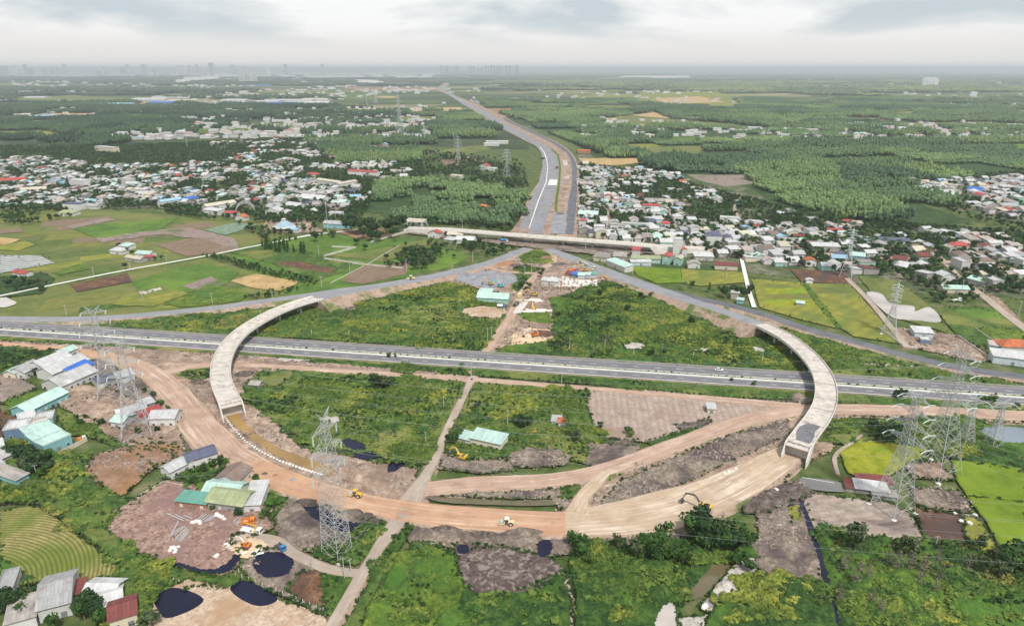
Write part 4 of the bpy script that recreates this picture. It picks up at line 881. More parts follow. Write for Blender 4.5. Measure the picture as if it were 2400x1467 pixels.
def scrub_tile(name, seed, mat, size, n, rmin, rmax, hmax):
    rng = np.random.default_rng(seed); V = []; Fc = []; iv, if_ = ICO1
    for _i in range(n):
        x, y = rng.uniform(-size/2, size/2, 2); g = fbm(np.array([x/3.+seed*9]), np.array([y/3.]), 3, 3)[0]; r = rng.uniform(rmin, rmax)*(.6+.9*g); hh = hmax*rng.uniform(.35, 1)*(.3+1.3*g)
        dd = 1+rng.uniform(-.38, .28, len(iv)); a = rng.uniform(0, 6.28); c_, s_ = math.cos(a), math.sin(a); w = iv*dd[:, None]*np.array((r*rng.uniform(.7, 1.3), r, hh*.6)); w = np.stack([w[:, 0]*c_-w[:, 1]*s_+x, w[:, 0]*s_+w[:, 1]*c_+y, w[:, 2]+hh*.3], 1)
        q = len(V); V += list(w); Fc += [[a_+q for a_ in f] for f in if_]
    lobes = [((rng.uniform(-size/2, size/2), rng.uniform(-size/2, size/2), 0), (1.2, 1.2, hmax)) for _i in range(40)]
    lv, lf = leaves(rng, lobes, 260, .55); q = len(V); V += lv; Fc += [tuple(a+q for a in f) for f in lf]
    return mesh(name, V, Fc, [mat])
STILE = [scrub_tile('scrub', 60+i, leaf_scrub, 11, 210, .45, 1.05, 1.7) for i in range(4)]+[scrub_tile('weeds', 70+i, leaf_weed, 11, 240, .3, .7, .75) for i in range(3)]
def scrubland():
    P_ = []; I_ = []
    for k, p in enumerate(PATCH):
        if not p['veg']: continue
        b = p['bb']; q = jgrid(b[0], b[1], max(b[2], 170), b[3], 8.6, 0, .18); q = q[inpoly(q, p['w'])]; q = q[inview(q, 0, 20, 30)]
        if not len(q): continue
        q = q[~covered(q, k)]
        # keep whole tiles off roads and yards: all four shoulders must be clear
        for dx, dy in ((3.6, 0), (-3.6, 0), (0, 3.6), (0, -3.6)):
            if len(q): q = q[~covered(q+np.array([dx, dy]), k)]
        if not len(q): continue
        n = fbm(q[:, 0]/26, q[:, 1]/26, 88, 4)+RNG.normal(0, .03, len(q)); low = (n < .56) if p['veg'] == 'bush' else (n < .66)
        if 'yellow' in p['mat'].name: low = n < .66
        I_.append(np.where(low, RNG.integers(4, 7, len(q)), RNG.integers(0, 4, len(q)))); P_.append(np.column_stack([q, .05+.0042*k+relief(p['rel'], q)*.55]))
    P_ = np.concatenate(P_); I_ = np.concatenate(I_); n = len(P_)
    scatter('scrub_cover', P_, RNG.uniform(.95, 1.1, n), RNG.uniform(0, 6.28, n), I_, STILE, 'thick green weeds and scrub covering the land inside the road loop', sz=RNG.uniform(.6, 1.25, n))
scrubland()
def undergrowth():
    P_ = []; S_ = []; I_ = []
    for k, p in enumerate(PATCH):
        if not p['veg']: continue
        b = p['bb']; s = 1.9 if p['veg'] == 'bush' else 2.6
        q = jgrid(b[0], b[1], max(b[2], 170), b[3], s); q = q[inpoly(q, p['w'])]; q = q[inview(q, 0, 10, 20)]; q = q[~covered(q, k)]
        dn = fbm(q[:, 0]/14, q[:, 1]/14, 41+0*k, 4); keep = RNG.random(len(q)) < np.clip((dn-.46)*5.5, .05, .8)*(.45 if p['veg'] == 'grass' else .8); q = q[keep]; dn = dn[keep]
        if not len(q): continue
        z = .1+.0042*k+relief(p['rel'], q)*.9
        P_.append(np.column_stack([q, z])); S_.append(RNG.uniform(.5, 1.15, len(q))*(.5+1.3*np.clip(dn-.35, 0, .4)))
        t = fbm(q[:, 0]/30, q[:, 1]/30, 77, 3) + RNG.normal(0, .06, len(q))
        I_.append(np.where(t < .40, 2, np.where(t < .47, 0, np.where(t < .52, 1, np.where(t < .58, 3, np.where(t < .63, 5, 4))))))
    P_ = np.concatenate(P_); S_ = np.concatenate(S_); I_ = np.concatenate(I_)
    return scatter('undergrowth', P_, S_, RNG.uniform(0, 6.28, len(P_)), I_, BUSH, 'low green bushes and weeds covering the waste ground')
undergrowth()
# ---- plantations
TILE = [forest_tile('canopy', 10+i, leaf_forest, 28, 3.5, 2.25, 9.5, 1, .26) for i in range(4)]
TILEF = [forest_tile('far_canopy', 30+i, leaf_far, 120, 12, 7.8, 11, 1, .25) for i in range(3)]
def blocks(q, ax, ay, ang, seed):
    c, n = math.cos(ang), math.sin(ang); u = (q[:, 0]*c+q[:, 1]*n)/ax; v = (-q[:, 0]*n+q[:, 1]*c)/ay; u = u + .35*np.floor(v*1.0)*.77
    i, j = np.floor(u), np.floor(v); return _h(i, j, seed), np.minimum(np.minimum(u-i, 1-(u-i))*ax, np.minimum(v-j, 1-(v-j))*ay)
HAM = set()
FORP = {'left': [(0,235),(1090,258),(1235,332),(1238,352),(1100,352),(985,342),(960,410),(860,420),(700,322),(500,318),(200,345),(0,362)],
        'right': [(1330,330),(1240,290),(1135,250),(1120,236),(2480,232),(2480,545),(2290,522),(2240,524),(2080,526),(1960,516),(1850,480),(1740,412),(1540,402),(1500,385),(1410,366)],
        'centre': [(860,432),(1000,425),(1225,452),(1212,500),(1195,535),(1050,522),(955,530),(930,505),(1010,490),(960,470),(860,476)]}
def forest():
    P_ = []; S_ = []; Z_ = []
    for nm, poly in FORP.items():
        w = PV(np.array(poly, float)); pw = [tuple(a) for a in w]
        q = jgrid(w[:, 0].min(), w[:, 0].max(), w[:, 1].min(), min(w[:, 1].max(), 4300), 25, .17, .06); q = q[inpoly(q, pw)]; q = q[inview(q, 0, 60)]
        k0 = [k for k, p in enumerate(PATCH) if p['name'] == 'plantation_ground'][-1]
        q = q[~covered(q, k0)]
        if nm == 'right': q = q[~inpoly(q, [tuple(a) for a in PV(np.array([(2125,432),(2480,408),(2480,520),(2300,506),(2225,470)], float))])]
        h, e = blocks(q, 210, 120, .17, 3); nz = fbm(q[:, 0]/260, q[:, 1]/260, 5, 4)
        thr = {'left': .27, 'right': .07, 'centre': .03}[nm]
        keep = (h > thr*1.0) & (nz > .27) & (e > 4)
        if nm == 'centre': keep = fbm(q[:, 0]/60, q[:, 1]/60, 15, 3) > .33
        if HAM:
            keep &= np.array([(int(a//28), int(b//28)) not in HAM for a, b in q])
        q = q[keep]; hh = h[keep]; P_.append(np.column_stack([q, np.full(len(q), .1)])); S_.append(np.full(len(q), 1.0)); Z_.append(.5+1.0*hh if nm != 'centre' else np.full(len(q), .8))
    P_ = np.concatenate(P_); n = len(P_)
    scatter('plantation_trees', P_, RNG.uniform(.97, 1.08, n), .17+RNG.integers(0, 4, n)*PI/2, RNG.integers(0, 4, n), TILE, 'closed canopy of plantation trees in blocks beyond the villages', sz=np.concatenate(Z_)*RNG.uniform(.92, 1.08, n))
    # beyond four kilometres
    q = jgrid(-16000, 16000, 4100, 17000, 112, .1, .08); q = q[inview(q, 0, 30)]
    q = q[~covered(q, 0)]
    h, e = blocks(q, 900, 420, .1, 9); nz = fbm(q[:, 0]/1500, q[:, 1]/1500, 55, 4); q = q[(h > .34) & (nz > .40)]; q = q[~riverside(q)]
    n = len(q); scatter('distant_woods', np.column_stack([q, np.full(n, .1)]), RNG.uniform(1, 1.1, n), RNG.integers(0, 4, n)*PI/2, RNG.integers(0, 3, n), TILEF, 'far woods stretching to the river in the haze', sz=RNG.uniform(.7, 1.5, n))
RIV = [[(395,195),(432,181),(520,178),(600,178),(700,180),(1050,180),(1160,181),(1100,183),(800,182.5),(600,181),(540,181),(500,186),(445,192),(432,197)],
       [(820,193),(828,187),(870,188),(910,192),(880,196)], [(1440,182),(1460,178.5),(1620,177.5),(1625,183),(1500,184)], [(600,198),(780,190),(790,193),(640,199)],
       [(1600,176),(1700,174.5),(1700,176),(1620,178)]]
def riverside(q):
    m = np.zeros(len(q), bool)
    for r_ in RIV: m |= inpoly(q, [tuple(a) for a in PV(np.array(r_, float))])
    return m
for r_ in RIV:
    w = PV(np.array(r_, float)); c_ = w.mean(0); w = c_+(w-c_)*1.0
    v2 = [Vector((float(a[0]), float(a[1]))) for a in w]; vv, _, ff, *_r = delaunay_2d_cdt(v2, [], [list(range(len(v2)))], 1, 1e-5)
    me = mesh('river', [(a[0], a[1], 2.5) for a in vv], [list(f) for f in ff], [riverm]); o = link('river', me); o['kind'] = 'structure'
    if me.polygons[0].normal.z < 0: me.flip_normals()

# ---- tufts that blur the rims of fields and yards, clods and stones on the bare ground
def inwater(w):
    m = np.zeros(len(w), bool)
    for p in PATCH:
        if 'water' in p['mat'].name:
            b = p['bb']; c = (w[:, 0] > b[0]) & (w[:, 0] < b[1]) & (w[:, 1] > b[2]) & (w[:, 1] < b[3])
            if c.any(): ii = np.where(c)[0]; m[ii[inpoly(w[ii], p['w'])]] = True
    return m
def fringe():
    ps = []; ix = []; sc = []
    for k, p in enumerate(PATCH):
        a = np.array(p['px']); 
        if 'water' in p['mat'].name or a[:, 1].max() < 640 or p['name'] in ('canal', 'bridge_surface', 'field') and a[:, 1].max() < 760: continue
        dense = 2 if a[:, 1].mean() > 850 else 1
        for _r in range(dense):
            q = a+RNG.normal(0, 1, a.shape)*np.array([3.2, 2.0]); q = q[RNG.random(len(q)) < (.3 if 'spoil' in p['mat'].name else .2 if 'paddy' in p['name'] else .7)]; w = PV(q)
            if not len(w): continue
            w = w[~covered(w, None)]; w = w[~inwater(w)]; ps.append(np.column_stack([w, np.full(len(w), .06+.0042*k)])); ix.append(RNG.integers(0, 6, len(w))); sc.append(RNG.uniform(.22, .75, len(w)))
    ps = np.concatenate(ps); n = len(ps); scatter('verge_tufts', ps, np.concatenate(sc), RNG.uniform(0, 6.28, n), np.concatenate(ix), BUSH, 'weedy tufts along the rims of plots and yards')
fringe()
clodm = gmat('clod_soil', (.14,.105,.085), (.25,.195,.165), (.40,.33,.29), 2, 10, alt=(.12,.10,.09), altw=(.5,.6))
def clod(seed):
    rng = np.random.default_rng(seed); V = []; Fc = []; iv, f = ICO1
    for _i in range(26):
        x, y = rng.uniform(-2.6, 2.6, 2); r = rng.uniform(.12, .5)*(1 if rng.random() < .8 else 1.7); w = iv*(1+rng.uniform(-.35, .3, len(iv)))[:, None]*np.array((r, r, r*.6))+np.array((x, y, r*.15)); q = len(V); V += list(w); Fc += [[a+q for a in g] for g in f]
    return mesh('clods', V, Fc, [clodm])
CLOD = [clod(i) for i in range(4)]
def clods():
    ps = []
    for k, p in enumerate(PATCH):
        if p['mat'].name not in ('site_earth', 'grey_mud', 'dark_spoil', 'red_brown_soil', 'heaped_sand') or max(q[1] for q in p['pts']) < 640: continue
        b = p['bb']; q = jgrid(b[0], b[1], max(b[2], 170), b[3], 4.2, 0, .45); q = q[inpoly(q, p['w'])]; q = q[inview(q)]; q = q[~covered(q, k)]
        if not len(q): continue
        m_ = fbm(q[:, 0]/16, q[:, 1]/16, 19, 4); q = q[RNG.random(len(q)) < np.clip((m_-.42)*5+(.3 if p['rel'] in ('rub', 'heap') else 0), .04, .95)]
        ps.append(np.column_stack([q, .05+.0042*k+relief(p['rel'], q)*.9]))
    ps = np.concatenate(ps); n = len(ps); scatter('clods', ps, RNG.uniform(.6, 1.3, n), RNG.uniform(0, 6.28, n), RNG.integers(0, 4, n), CLOD, 'clods and stones scattered over the bare site earth')
clods()
# ================================================================ BRIDGES
gravelr = gmat('bridge_gravel_surface', (.09,.09,.105), (.14,.14,.155), (.2,.2,.21), 3, 12, fine=.7)
def mdist(x, y):
    """signed distance across the motorway from its centre line"""
    return -(x-c0[0])*D_[1] + (y-c0[1])*D_[0]
def viaduct(name, label, pts, half, piers, ends, top=None, depth=1.7):
    c = spline(pixline(pts), 2.5); mid = c[len(c)//2]
    root = empty(name, (mid[0], mid[1], 0), 0, label, 'bridge'); bpy.context.view_layer.update(); inv = root.matrix_world.inverted()
    def put(o): o.parent = root; o.matrix_parent_inverse = inv; return o
    w = half; d, nrm, s = frame(c); zb = -.45
    put(sweep('deck', c, [(-w+.35, .06), (w-.35, .06), (w-.35, -.35), (-w+.35, -.35)], [concd], closed=True, caps=True))
    for sg in (-1, 1):
        a = sg*(w-.35); b = sg*w
        prof = [(min(a, b), -.5), (min(a, b)+(.06 if sg < 0 else .12), .95), (max(a, b)-(.12 if sg < 0 else .06), .95), (max(a, b), -.5)]
        put(sweep('parapet', c, prof, [concw], closed=True, caps=True))
    for q in (-.62, -.2, .2, .62):
        put(sweep('girder', c, [(w*q-.42, -.36), (w*q+.42, -.36), (w*q+.28, -depth), (w*q-.28, -depth)], [conc], closed=True, caps=True))
    # transverse joints, each a thin recessed-looking strip
    for sj in np.arange(8, s[-1]-3, 16.0):
        i = int(np.searchsorted(s, sj)); m = MB(); x, y, z = c[i, :3]; a = math.atan2(d[i, 1], d[i, 0])
        m.box(0, 0, 0, .22, 2*w-.8, .05); o = m.obj('deck_joint', [heapm], root); o.matrix_parent_inverse = inv; o.matrix_basis = Matrix.Translation((x, y, z+.075)) @ Matrix.Rotation(a, 4, 'Z')
    for sp_ in piers:
        i = min(len(c)-2, int(np.searchsorted(s, sp_ if sp_ >= 0 else s[-1]+sp_))); x, y, z = c[i, :3]; a = math.atan2(d[i, 1], d[i, 0])
        e = empty('pier', (0, 0, 0)); e.parent = root; e.matrix_parent_inverse = inv; e.matrix_basis = Matrix.Translation((x, y, 0)) @ Matrix.Rotation(a, 4, 'Z')
        m = MB(); hz = z-depth-1.1
        v = [(-.8, -w*.78, hz+1.1), (.8, -w*.78, hz+1.1), (.8, w*.78, hz+1.1), (-.8, w*.78, hz+1.1), (-.7, -w*.4, hz), (.7, -w*.4, hz), (.7, w*.4, hz), (-.7, w*.4, hz)]
        m.add(v, [(0, 1, 2, 3), (7, 6, 5, 4), (4, 5, 1, 0), (5, 6, 2, 1), (6, 7, 3, 2), (7, 4, 0, 3)]); m.obj('pier_cap', [conc], e)
        for q in ((-1, 1) if w < 7 else (-1.6, 1.6)): m = MB(); m.cyl((0, q*w*.27, hz/2+.2), .65, hz+.0, n=12); m.obj('column', [conc], e)
    for end in ends:   # abutment: seat wall, two wing walls
        i = 0 if end == 0 else len(c)-1; x, y, z = c[i, :3]; a = math.atan2(d[i, 1], d[i, 0]) + (PI if end == 0 else 0)
        e = empty('abutment', (0, 0, 0)); e.parent = root; e.matrix_parent_inverse = inv; e.matrix_basis = Matrix.Translation((x, y, 0)) @ Matrix.Rotation(a, 4, 'Z')
        m = MB(); m.box(-1.0, 0, (z-.4)/2, 1.2, 2*w-.9, z-.4); m.obj('seat_wall', [conc], e)
        for sg in (-1, 1):
            m = MB(); L = 5.5 if end else 4.0
            m.v = []; yy = sg*(w-.12); t = .4
            prof = [(-3.2, z+.45), (L*.35, z+.45), (L, z*.42), (L, 0), (L*.2, 0), (-1.5, z-2.6), (-3.2, z-1.6)]
            v = [(px_, yy-t/2, pz_) for px_, pz_ in prof] + [(px_, yy+t/2, pz_) for px_, pz_ in prof]; n = len(prof)
            m.add(v, [tuple(range(n)), tuple(range(n, 2*n))[::-1]] + [((k+1) % n, k, n+k, n+(k+1) % n) for k in range(n)]); m.obj('wing_wall', [concw], e)
        m = MB(); m.box(L*.2, 0, z-.9, 3.4, 2*w-1, .35, rx=0); m.obj('approach_slab', [conc], e)
    if top is not None:
        k0, k1, mt = top; cc = c[k0:k1]; put(sweep('surfacing', cc, [(-w*.62, .1), (-w*.2, .14), (w*.55, .12)], [mt], jit=1.5))
    return root, c
LB = [(742,699,7.7),(725,704,7.9),(700,711,8),(650,730,8),(602,755,8),(566,779,8),(538,809,8),(522,842,8),(517,872,8),(520,898,8),(531,926,7.9),(540,943,7.8)]
RB = [(1780,760,7.8),(1800,769,8),(1837,788,8),(1873,814,8),(1903,843,8),(1924,872,8),(1934,900,8),(1936,928,8),(1930,955,8),(1915,983,8),(1893,1012,8),(1873,1040,7.8)]
viaduct('curved_ramp_bridge', 'curved bare concrete ramp bridge on the left, ending above the brown water channel', LB, 5.2, [14, 34, 56, 80, 150, 172], [0, 1])
viaduct('curved_ramp_bridge', 'curved concrete ramp bridge on the right with dark gravel spread on its near end', RB, 5.2, [14, 34, 58, 82, 142, 166], [0, 1], top=(-9, -1, gravelr))
FO = [(1042,538,6.2),(1100,542.5,7),(1180,549,7.2),(1260,555.5,7.2),(1340,561.5,7.2),(1420,567.5,7.2),(1500,574,6.8),(1534,577.5,6.2)]
viaduct('flyover', 'long straight concrete flyover crossing the unfinished highway', FO, 5.2, [6, 34, 64, 94, 124, 154, 184, 210], [0, 1], depth=2.0)
# raised approaches of the flyover, held by pale walls
for pts, lab in (([(952,535.5,3.6),(1042,538,6.2)], 'raised approach at the left end of the flyover'), ([(1534,577.5,6.2),(1600,581,4.0),(1660,584,2.4)], 'raised approach at the right end of the flyover')):
    c = spline(pixline(pts), 6); n = len(c); d, nrm, s = frame(c); r_ = empty('approach_ramp', tuple(c[n//2][:2])+(0,), 0, lab, 'ramp', None); bpy.context.view_layer.update(); iv_ = r_.matrix_world.inverted()
    V = []; Fc = []
    for i in range(n):
        for a, z in ((-4.8, 0), (-4.8, c[i, 2]), (4.8, c[i, 2]), (4.8, 0)): V.append((c[i, 0]+nrm[i, 0]*a, c[i, 1]+nrm[i, 1]*a, z))
    for i in range(n-1): Fc.append(((i+1)*4+1, (i+1)*4+2, i*4+2, i*4+1))
    o = link('roadway', mesh('roadway', V, Fc, [concd]), r_); o.matrix_parent_inverse = iv_
    for sg, (j0, j1) in ((-1, (0, 1)), (1, (3, 2))):
        V2 = []; F2 = []
        for i in range(n):
            for a in (sg*4.8, sg*5.2):
                for z in (0, c[i, 2]+.9): V2.append((c[i, 0]+nrm[i, 0]*a, c[i, 1]+nrm[i, 1]*a, z))
        for i in range(n-1):
            b = i*4; F2 += [(b, b+1, b+5, b+4), (b+3, b+2, b+6, b+7), (b+1, b+3, b+7, b+5)]
        o = link('retaining_wall', mesh('retaining_wall', V2, F2, [concw]), r_); o.matrix_parent_inverse = iv_
# ================================================================ LATTICE PYLONS, MASTS, POLES, CABLES
ins = smat('glass_insulators', (.50,.60,.59), .25, .1, 1, spec=.6); cablem = smat('aluminium_cable', (.26,.27,.28), .5, .1, 1)
barm = MB().bar((0, 0, 0), (0, 0, 1), 1, n=4).me('brace', [steel]); 
def barobj(name, a, b, r, parent, me=None):
    a = Vector(a); b = Vector(b); d = b-a; o = bpy.data.objects.new(name, me or barm); COL.objects.link(o); o.parent = parent
    o.matrix_basis = Matrix.Translation(a) @ d.to_track_quat('Z', 'Y').to_matrix().to_4x4() @ Matrix.Diagonal((r, r, d.length, 1)); return o
TOW = {}
def ztop(px, py, tpy):
    x, y, _ = P(px, py); ang = PITCH + math.atan((tpy-733.5)/F); ang = math.atan(math.tan(ang)); 
    # height at which a point above the base shows at row tpy
    lo, hi = 1, 160
    for _i in range(50):
        m = (lo+hi)/2
        if proj([(x, y)], m)[0, 1] > tpy: lo = m
        else: hi = m
    return m
def tower(key, px, py, tpy, b, rot, label, arms, near=True, waist=.62, wr=.30, rl=.155, rb=.072, npan=11, armh=1.3, strain=True, peak=True, group=None):
    x, y, _ = P(px, py); h = ztop(px, py, tpy); root = empty('lattice_pylon', (x, y, .3), rot, label, 'pylon', group)
    w1 = b*wr; w2 = b*.16; zw = h*waist; zt = h*.93
    def hwid(z): return b+(w1-b)*z/zw if z < zw else w1+(w2-w1)*(z-zw)/(zt-zw)
    cs = [(-1, -1), (1, -1), (1, 1), (-1, 1)]
    for cx, cy in cs:
        m = MB(); q = [(cx*hwid(z), cy*hwid(z), z) for z in (0, zw, zt)]
        m.bar(q[0], q[1], rl, r2=rl*.8); m.bar(q[1], q[2], rl*.8, r2=rl*.6); m.obj('leg', [steel], root)
        if near:
            m = MB(); m.box(cx*b, cy*b, 0, 1.5, 1.5, 1.5); m.obj('footing', [concw], root)
    zs = [0.]; step = b*2*.62
    k = 0
    while zs[-1] < zw-.5: zs.append(min(zw, zs[-1]+max(1.9, hwid(zs[-1])*1.15)))
    while zs[-1] < zt-.6: zs.append(min(zt, zs[-1]+max(1.5, hwid(zs[-1])*1.7)))
    J = MB()
    for i in range(len(zs)-1):
        z0, z1 = zs[i], zs[i+1]; a0, a1 = hwid(z0), hwid(z1)
        for f in range(4):
            c1, c2 = cs[f], cs[(f+1) % 4]
            p = lambda c, z, a: (c[0]*a, c[1]*a, z)
            bars = [(p(c1, z0, a0), p(c2, z1, a1)), (p(c2, z0, a0), p(c1, z1, a1))]
            if i % 2 == 0 and i: bars.append((p(c1, z0, a0), p(c2, z0, a0)))
            for q in bars:
                if near and (i < 9 or i % 2 == 0): barobj('brace', q[0], q[1], rb, root)
                else: J.bar(q[0], q[1], rb)
            if i < 7 and near:   # secondary stiffening between leg and brace
                mid = Vector(q[0]).lerp(Vector(q[1]), .5); zc = (z0+z1)/2; ac = hwid(zc)
                J.bar(p(c1, zc, ac), ((c1[0]+c2[0])/2*ac*.5+c1[0]*ac*.25, (c1[1]+c2[1])/2*ac*.5+c1[1]*ac*.25, z0+(z1-z0)*.25), rb*.7); J.bar(p(c2, zc, ac), ((c1[0]+c2[0])/2*ac*.5+c2[0]*ac*.25, (c1[1]+c2[1])/2*ac*.5+c2[1]*ac*.25, z0+(z1-z0)*.25), rb*.7)
                J.bar(p(c1, zc, ac), p(c2, zc, ac), rb*.7)
    if J.v: o = J.obj('lattice_bracing', [steel], root); o['kind'] = 'stuff'
    att = []
    for zf, L in arms:
        za = h*zf; wa = hwid(za); ht = armh*(1 if near else .8)
        for sg in (-1, 1):
            m = MB(); tip = (sg*(wa+L), 0, za+.1)
            base = [(sg*wa, -wa, za), (sg*wa, wa, za), (sg*wa*.9, -wa*.9, za+ht*1.5), (sg*wa*.9, wa*.9, za+ht*1.5)]
            for q in base: m.bar(q, tip, rb*1.15)
            nseg = max(3, int(L/1.6)); prev = base
            for j in range(1, nseg):
                t = j/nseg; cur = [tuple(Vector(q).lerp(Vector(tip), t)) for q in base]
                for (i1, i2) in ((0, 1), (1, 0), (0, 2), (1, 3), (2, 3)): m.bar(prev[i1], cur[i2], rb*.75)
                prev = cur
            m.obj('cross_arm', [steel], root)
            m = MB()
            if strain:
                for s2 in (-1, 1):
                    e = (tip[0], s2*3.2, tip[2]-.7); m.bar((tip[0], 0, tip[2]), e, .17 if near else .22, n=6); att.append((e, s2))
                m.bar((tip[0], -3.2, tip[2]-.7), (tip[0], -1.2, tip[2]-2.4), .05); m.bar((tip[0], 3.2, tip[2]-.7), (tip[0], 1.2, tip[2]-2.4), .05); m.bar((tip[0], -1.2, tip[2]-2.4), (tip[0], 1.2, tip[2]-2.4), .05)
            else:
                for s2 in (-.25, .25): m.bar((tip[0], s2, tip[2]), (tip[0], s2*.6, tip[2]-3.4), .12, n=6)
                att.append(((tip[0], 0, tip[2]-3.4), -1)); att.append(((tip[0], 0, tip[2]-3.4), 1))
            m.obj('insulator', [ins], root)
    if peak:
        m = MB(); zz_ = h*.93
        for sg in ((-1, 1) if near else (0,)):
            tp = (sg*(w2+L*.55), 0, h)
            for c in cs: m.bar((c[0]*w2, c[1]*w2, zz_), tp, rb)
            for t in (.35, .7):
                q = [Vector((c[0]*w2, c[1]*w2, zz_)).lerp(Vector(tp), t) for c in cs]
                for i in range(4): m.bar(q[i], q[(i+1) % 4], rb*.7)
        m.obj('earth_wire_peak', [steel], root)
    TOW[key] = (root, att, h, hwid, x, y, rot); return root
a4 = [(.60, 6.5), (.715, 6.2), (.83, 5.4), (.93, 4.4)]; a3 = [(.62, 5.2), (.745, 5.0), (.87, 4.4)]
tower('T1', 791, 1300, 962, 3.7, R(62), 'tall lattice pylon in the foreground, standing beside the black pond below the haul road', a3, strain=False, waist=.70, wr=.60, rb=.065, rl=.14)
tower('T2', 323, 1022, 790, 6.4, R(25), 'lattice pylon behind the small white house with a red roof', a3, waist=.6)
tower('T3', 262, 932, 718, 6.0, R(25), 'lattice pylon beside the long sheds with the blue roof strip', a4, waist=.5)
tower('T4', 2090, 1196, 917, 5.6, R(112), 'lattice pylon straddling the tin sheds beside the bare grey field', a4, waist=.55)
tower('T5', 2190, 1108, 815, 7.0, R(112), 'tallest lattice pylon, standing beyond the tin sheds on a pink dirt plot', a4, waist=.55)
tower('T6', 2260, 1044, 928, 2.9, R(10), 'low lattice pylon in the reeds left of the pale pond', [(.84, 5.5)], waist=.5, wr=.4, near=True, rb=.07, rl=.13)
tower('T7', 2326, 1046, 936, 2.9, R(10), 'low lattice pylon at the left tip of the pale pond', [(.84, 5.5)], waist=.5, wr=.4, near=True, rb=.07, rl=.13)
tower('T8', 2083, 783, 664, 4.2, R(60), 'lattice pylon by the lane in front of the white fish pond', [(.7, 4), (.82, 4), (.93, 3.4)], waist=.5, near=True, rb=.075, rl=.15)
tower('T9', 1982, 650, 535, 4.6, R(60), 'broad lattice pylon among the village houses beyond the golden fields', a4, near=False, waist=.5, rb=.1, rl=.2)
FARP = [('T10', 1411, 482, 398, 'slim lattice pylon among the houses right of the new highway'), ('T11', 1188, 415, 348, 'far lattice pylon nearest the highway on its left side'), ('T12', 1074, 382, 318, 'far lattice pylon on a bare brown plot left of the highway'),
        ('T13', 996, 337, 296, 'small far lattice pylon among the trees beside the river-crossing pylon'), ('T14', 938, 322, 219, 'very tall slender river-crossing pylon left of the highway'), ('T15', 881, 243, 217, 'hazy far pylon left of the very tall one')]
for k, px_, py_, t_, lab in FARP:
    dd = P(px_, py_)[1]; s_ = dd/900.
    tower(k, px_, py_, t_, {'T14': 9, 'T13': 4, 'T10': 2.6, 'T15': 9}.get(k, 4.2), R(35), lab, a4 if k != 'T15' else a3, near=False, rb=.10*max(1, s_*.9), rl=.17*max(1, s_*.9), waist=.55, strain=False)
bpy.context.view_layer.update()
def cable(a, b, sag, label, group, r=.024, n=26):
    a = Vector(a); b = Vector(b); m = MB(); prev = a
    for i in range(1, n+1):
        t = i/n; p = a.lerp(b, t); p.z -= sag*4*t*(1-t); m.bar(prev, p, r, n=3); prev = p
    o = m.obj('power_cable', [cablem]); tag(o, label, 'cable', group); return o
def side(key, s2):
    r, att, *_ = TOW[key]; return [r.matrix_world @ Vector(e) for e, s in att if s == s2]
def string(k1, s1, k2, s2, sag, label, r=.024, off=None):
    A_ = side(k1, s1); B_ = side(k2, s2) if k2 else [a+Vector(off) for a in A_]
    nrm = lambda L: sorted(L, key=lambda v: (round(v.z/4.), v.y))
    A_ = nrm(A_); B_ = nrm(B_) if k2 else B_ if off is None else [a+Vector(off) for a in A_]
    for a, b in zip(A_, B_): cable(a, b, sag, label, label, r)
string('T2', -1, 'T4', 1, 13, 'power cable spanning from the left pylons to the pylon over the tin sheds')
string('T3', -1, 'T5', 1, 13, 'power cable spanning over the motorway to the tallest pylon')
string('T2', 1, None, 0, 5, 'power cable leaving the frame on the left from the red-roof pylon', off=(-190, 60, -6))
string('T3', 1, None, 0, 5, 'power cable leaving the frame on the left from the blue-strip pylon', off=(-190, 40, -6))
string('T4', -1, None, 0, 9, 'power cable leaving the tin-shed pylon towards the lower right', off=(230, -110, -8))
string('T5', -1, None, 0, 9, 'power cable leaving the tallest pylon towards the right', off=(260, -60, -8))
string('T1', -1, None, 0, 10, 'power cable running right over the scrub from the foreground pylon', off=(420, -18, -22))
string('T1', 1, None, 0, 8, 'power cable running left over the yards from the foreground pylon', off=(-330, 10, -5))
string('T8', 1, 'T9', -1, 4, 'power cable between the fish-pond pylon and the village pylon', r=.03)
for a_, b_ in (('T11', 'T12'), ('T12', 'T13')): string(a_, 1, b_, -1, 4, 'thin far power cable between the pylons left of the highway', r=.045)
# masts
def mast(px, py, tpy, label, r=.5):
    x, y, _ = P(px, py); h = ztop(px, py, tpy); e = empty('radio_mast', (x, y, 0), 0, label, 'mast'); m = MB()
    pts = [(r, 0), (-r/2, r*.87), (-r/2, -r*.87)]
    for q in pts: m.bar((q[0], q[1], 0), (q[0]*.5, q[1]*.5, h*.96), .09+r*.06, n=3)
    z = 0
    while z < h*.93:
        for i in range(3):
            t0, t1 = 1-.5*z/h, 1-.5*(z+2)/h; a = pts[i]; b = pts[(i+1) % 3]; m.bar((a[0]*t0, a[1]*t0, z), (b[0]*t1, b[1]*t1, z+2), .05+r*.03, n=3)
        z += 2
    m.obj('mast_lattice', [steel], e); m = MB()
    for k in range(3): a = k*2.1; m.box(math.cos(a)*.7, math.sin(a)*.7, h*.92, .35, .35, 2.2, rz=a)
    m.obj('antenna', [concw], e)
for a in ((1063, 328, 309, 'slim radio mast behind the pylon on the brown plot', 1.2), (440, 352, 315, 'thin radio mast in the woods at far left', 1.2), (1236, 245, 218, 'thin radio mast right of the far highway', 2), (769, 545, 470, 'thin red and white mast beside the dark trees', .35), (861, 263, 222, 'thin far mast left of the river-crossing pylon', 2.4)): mast(*a)
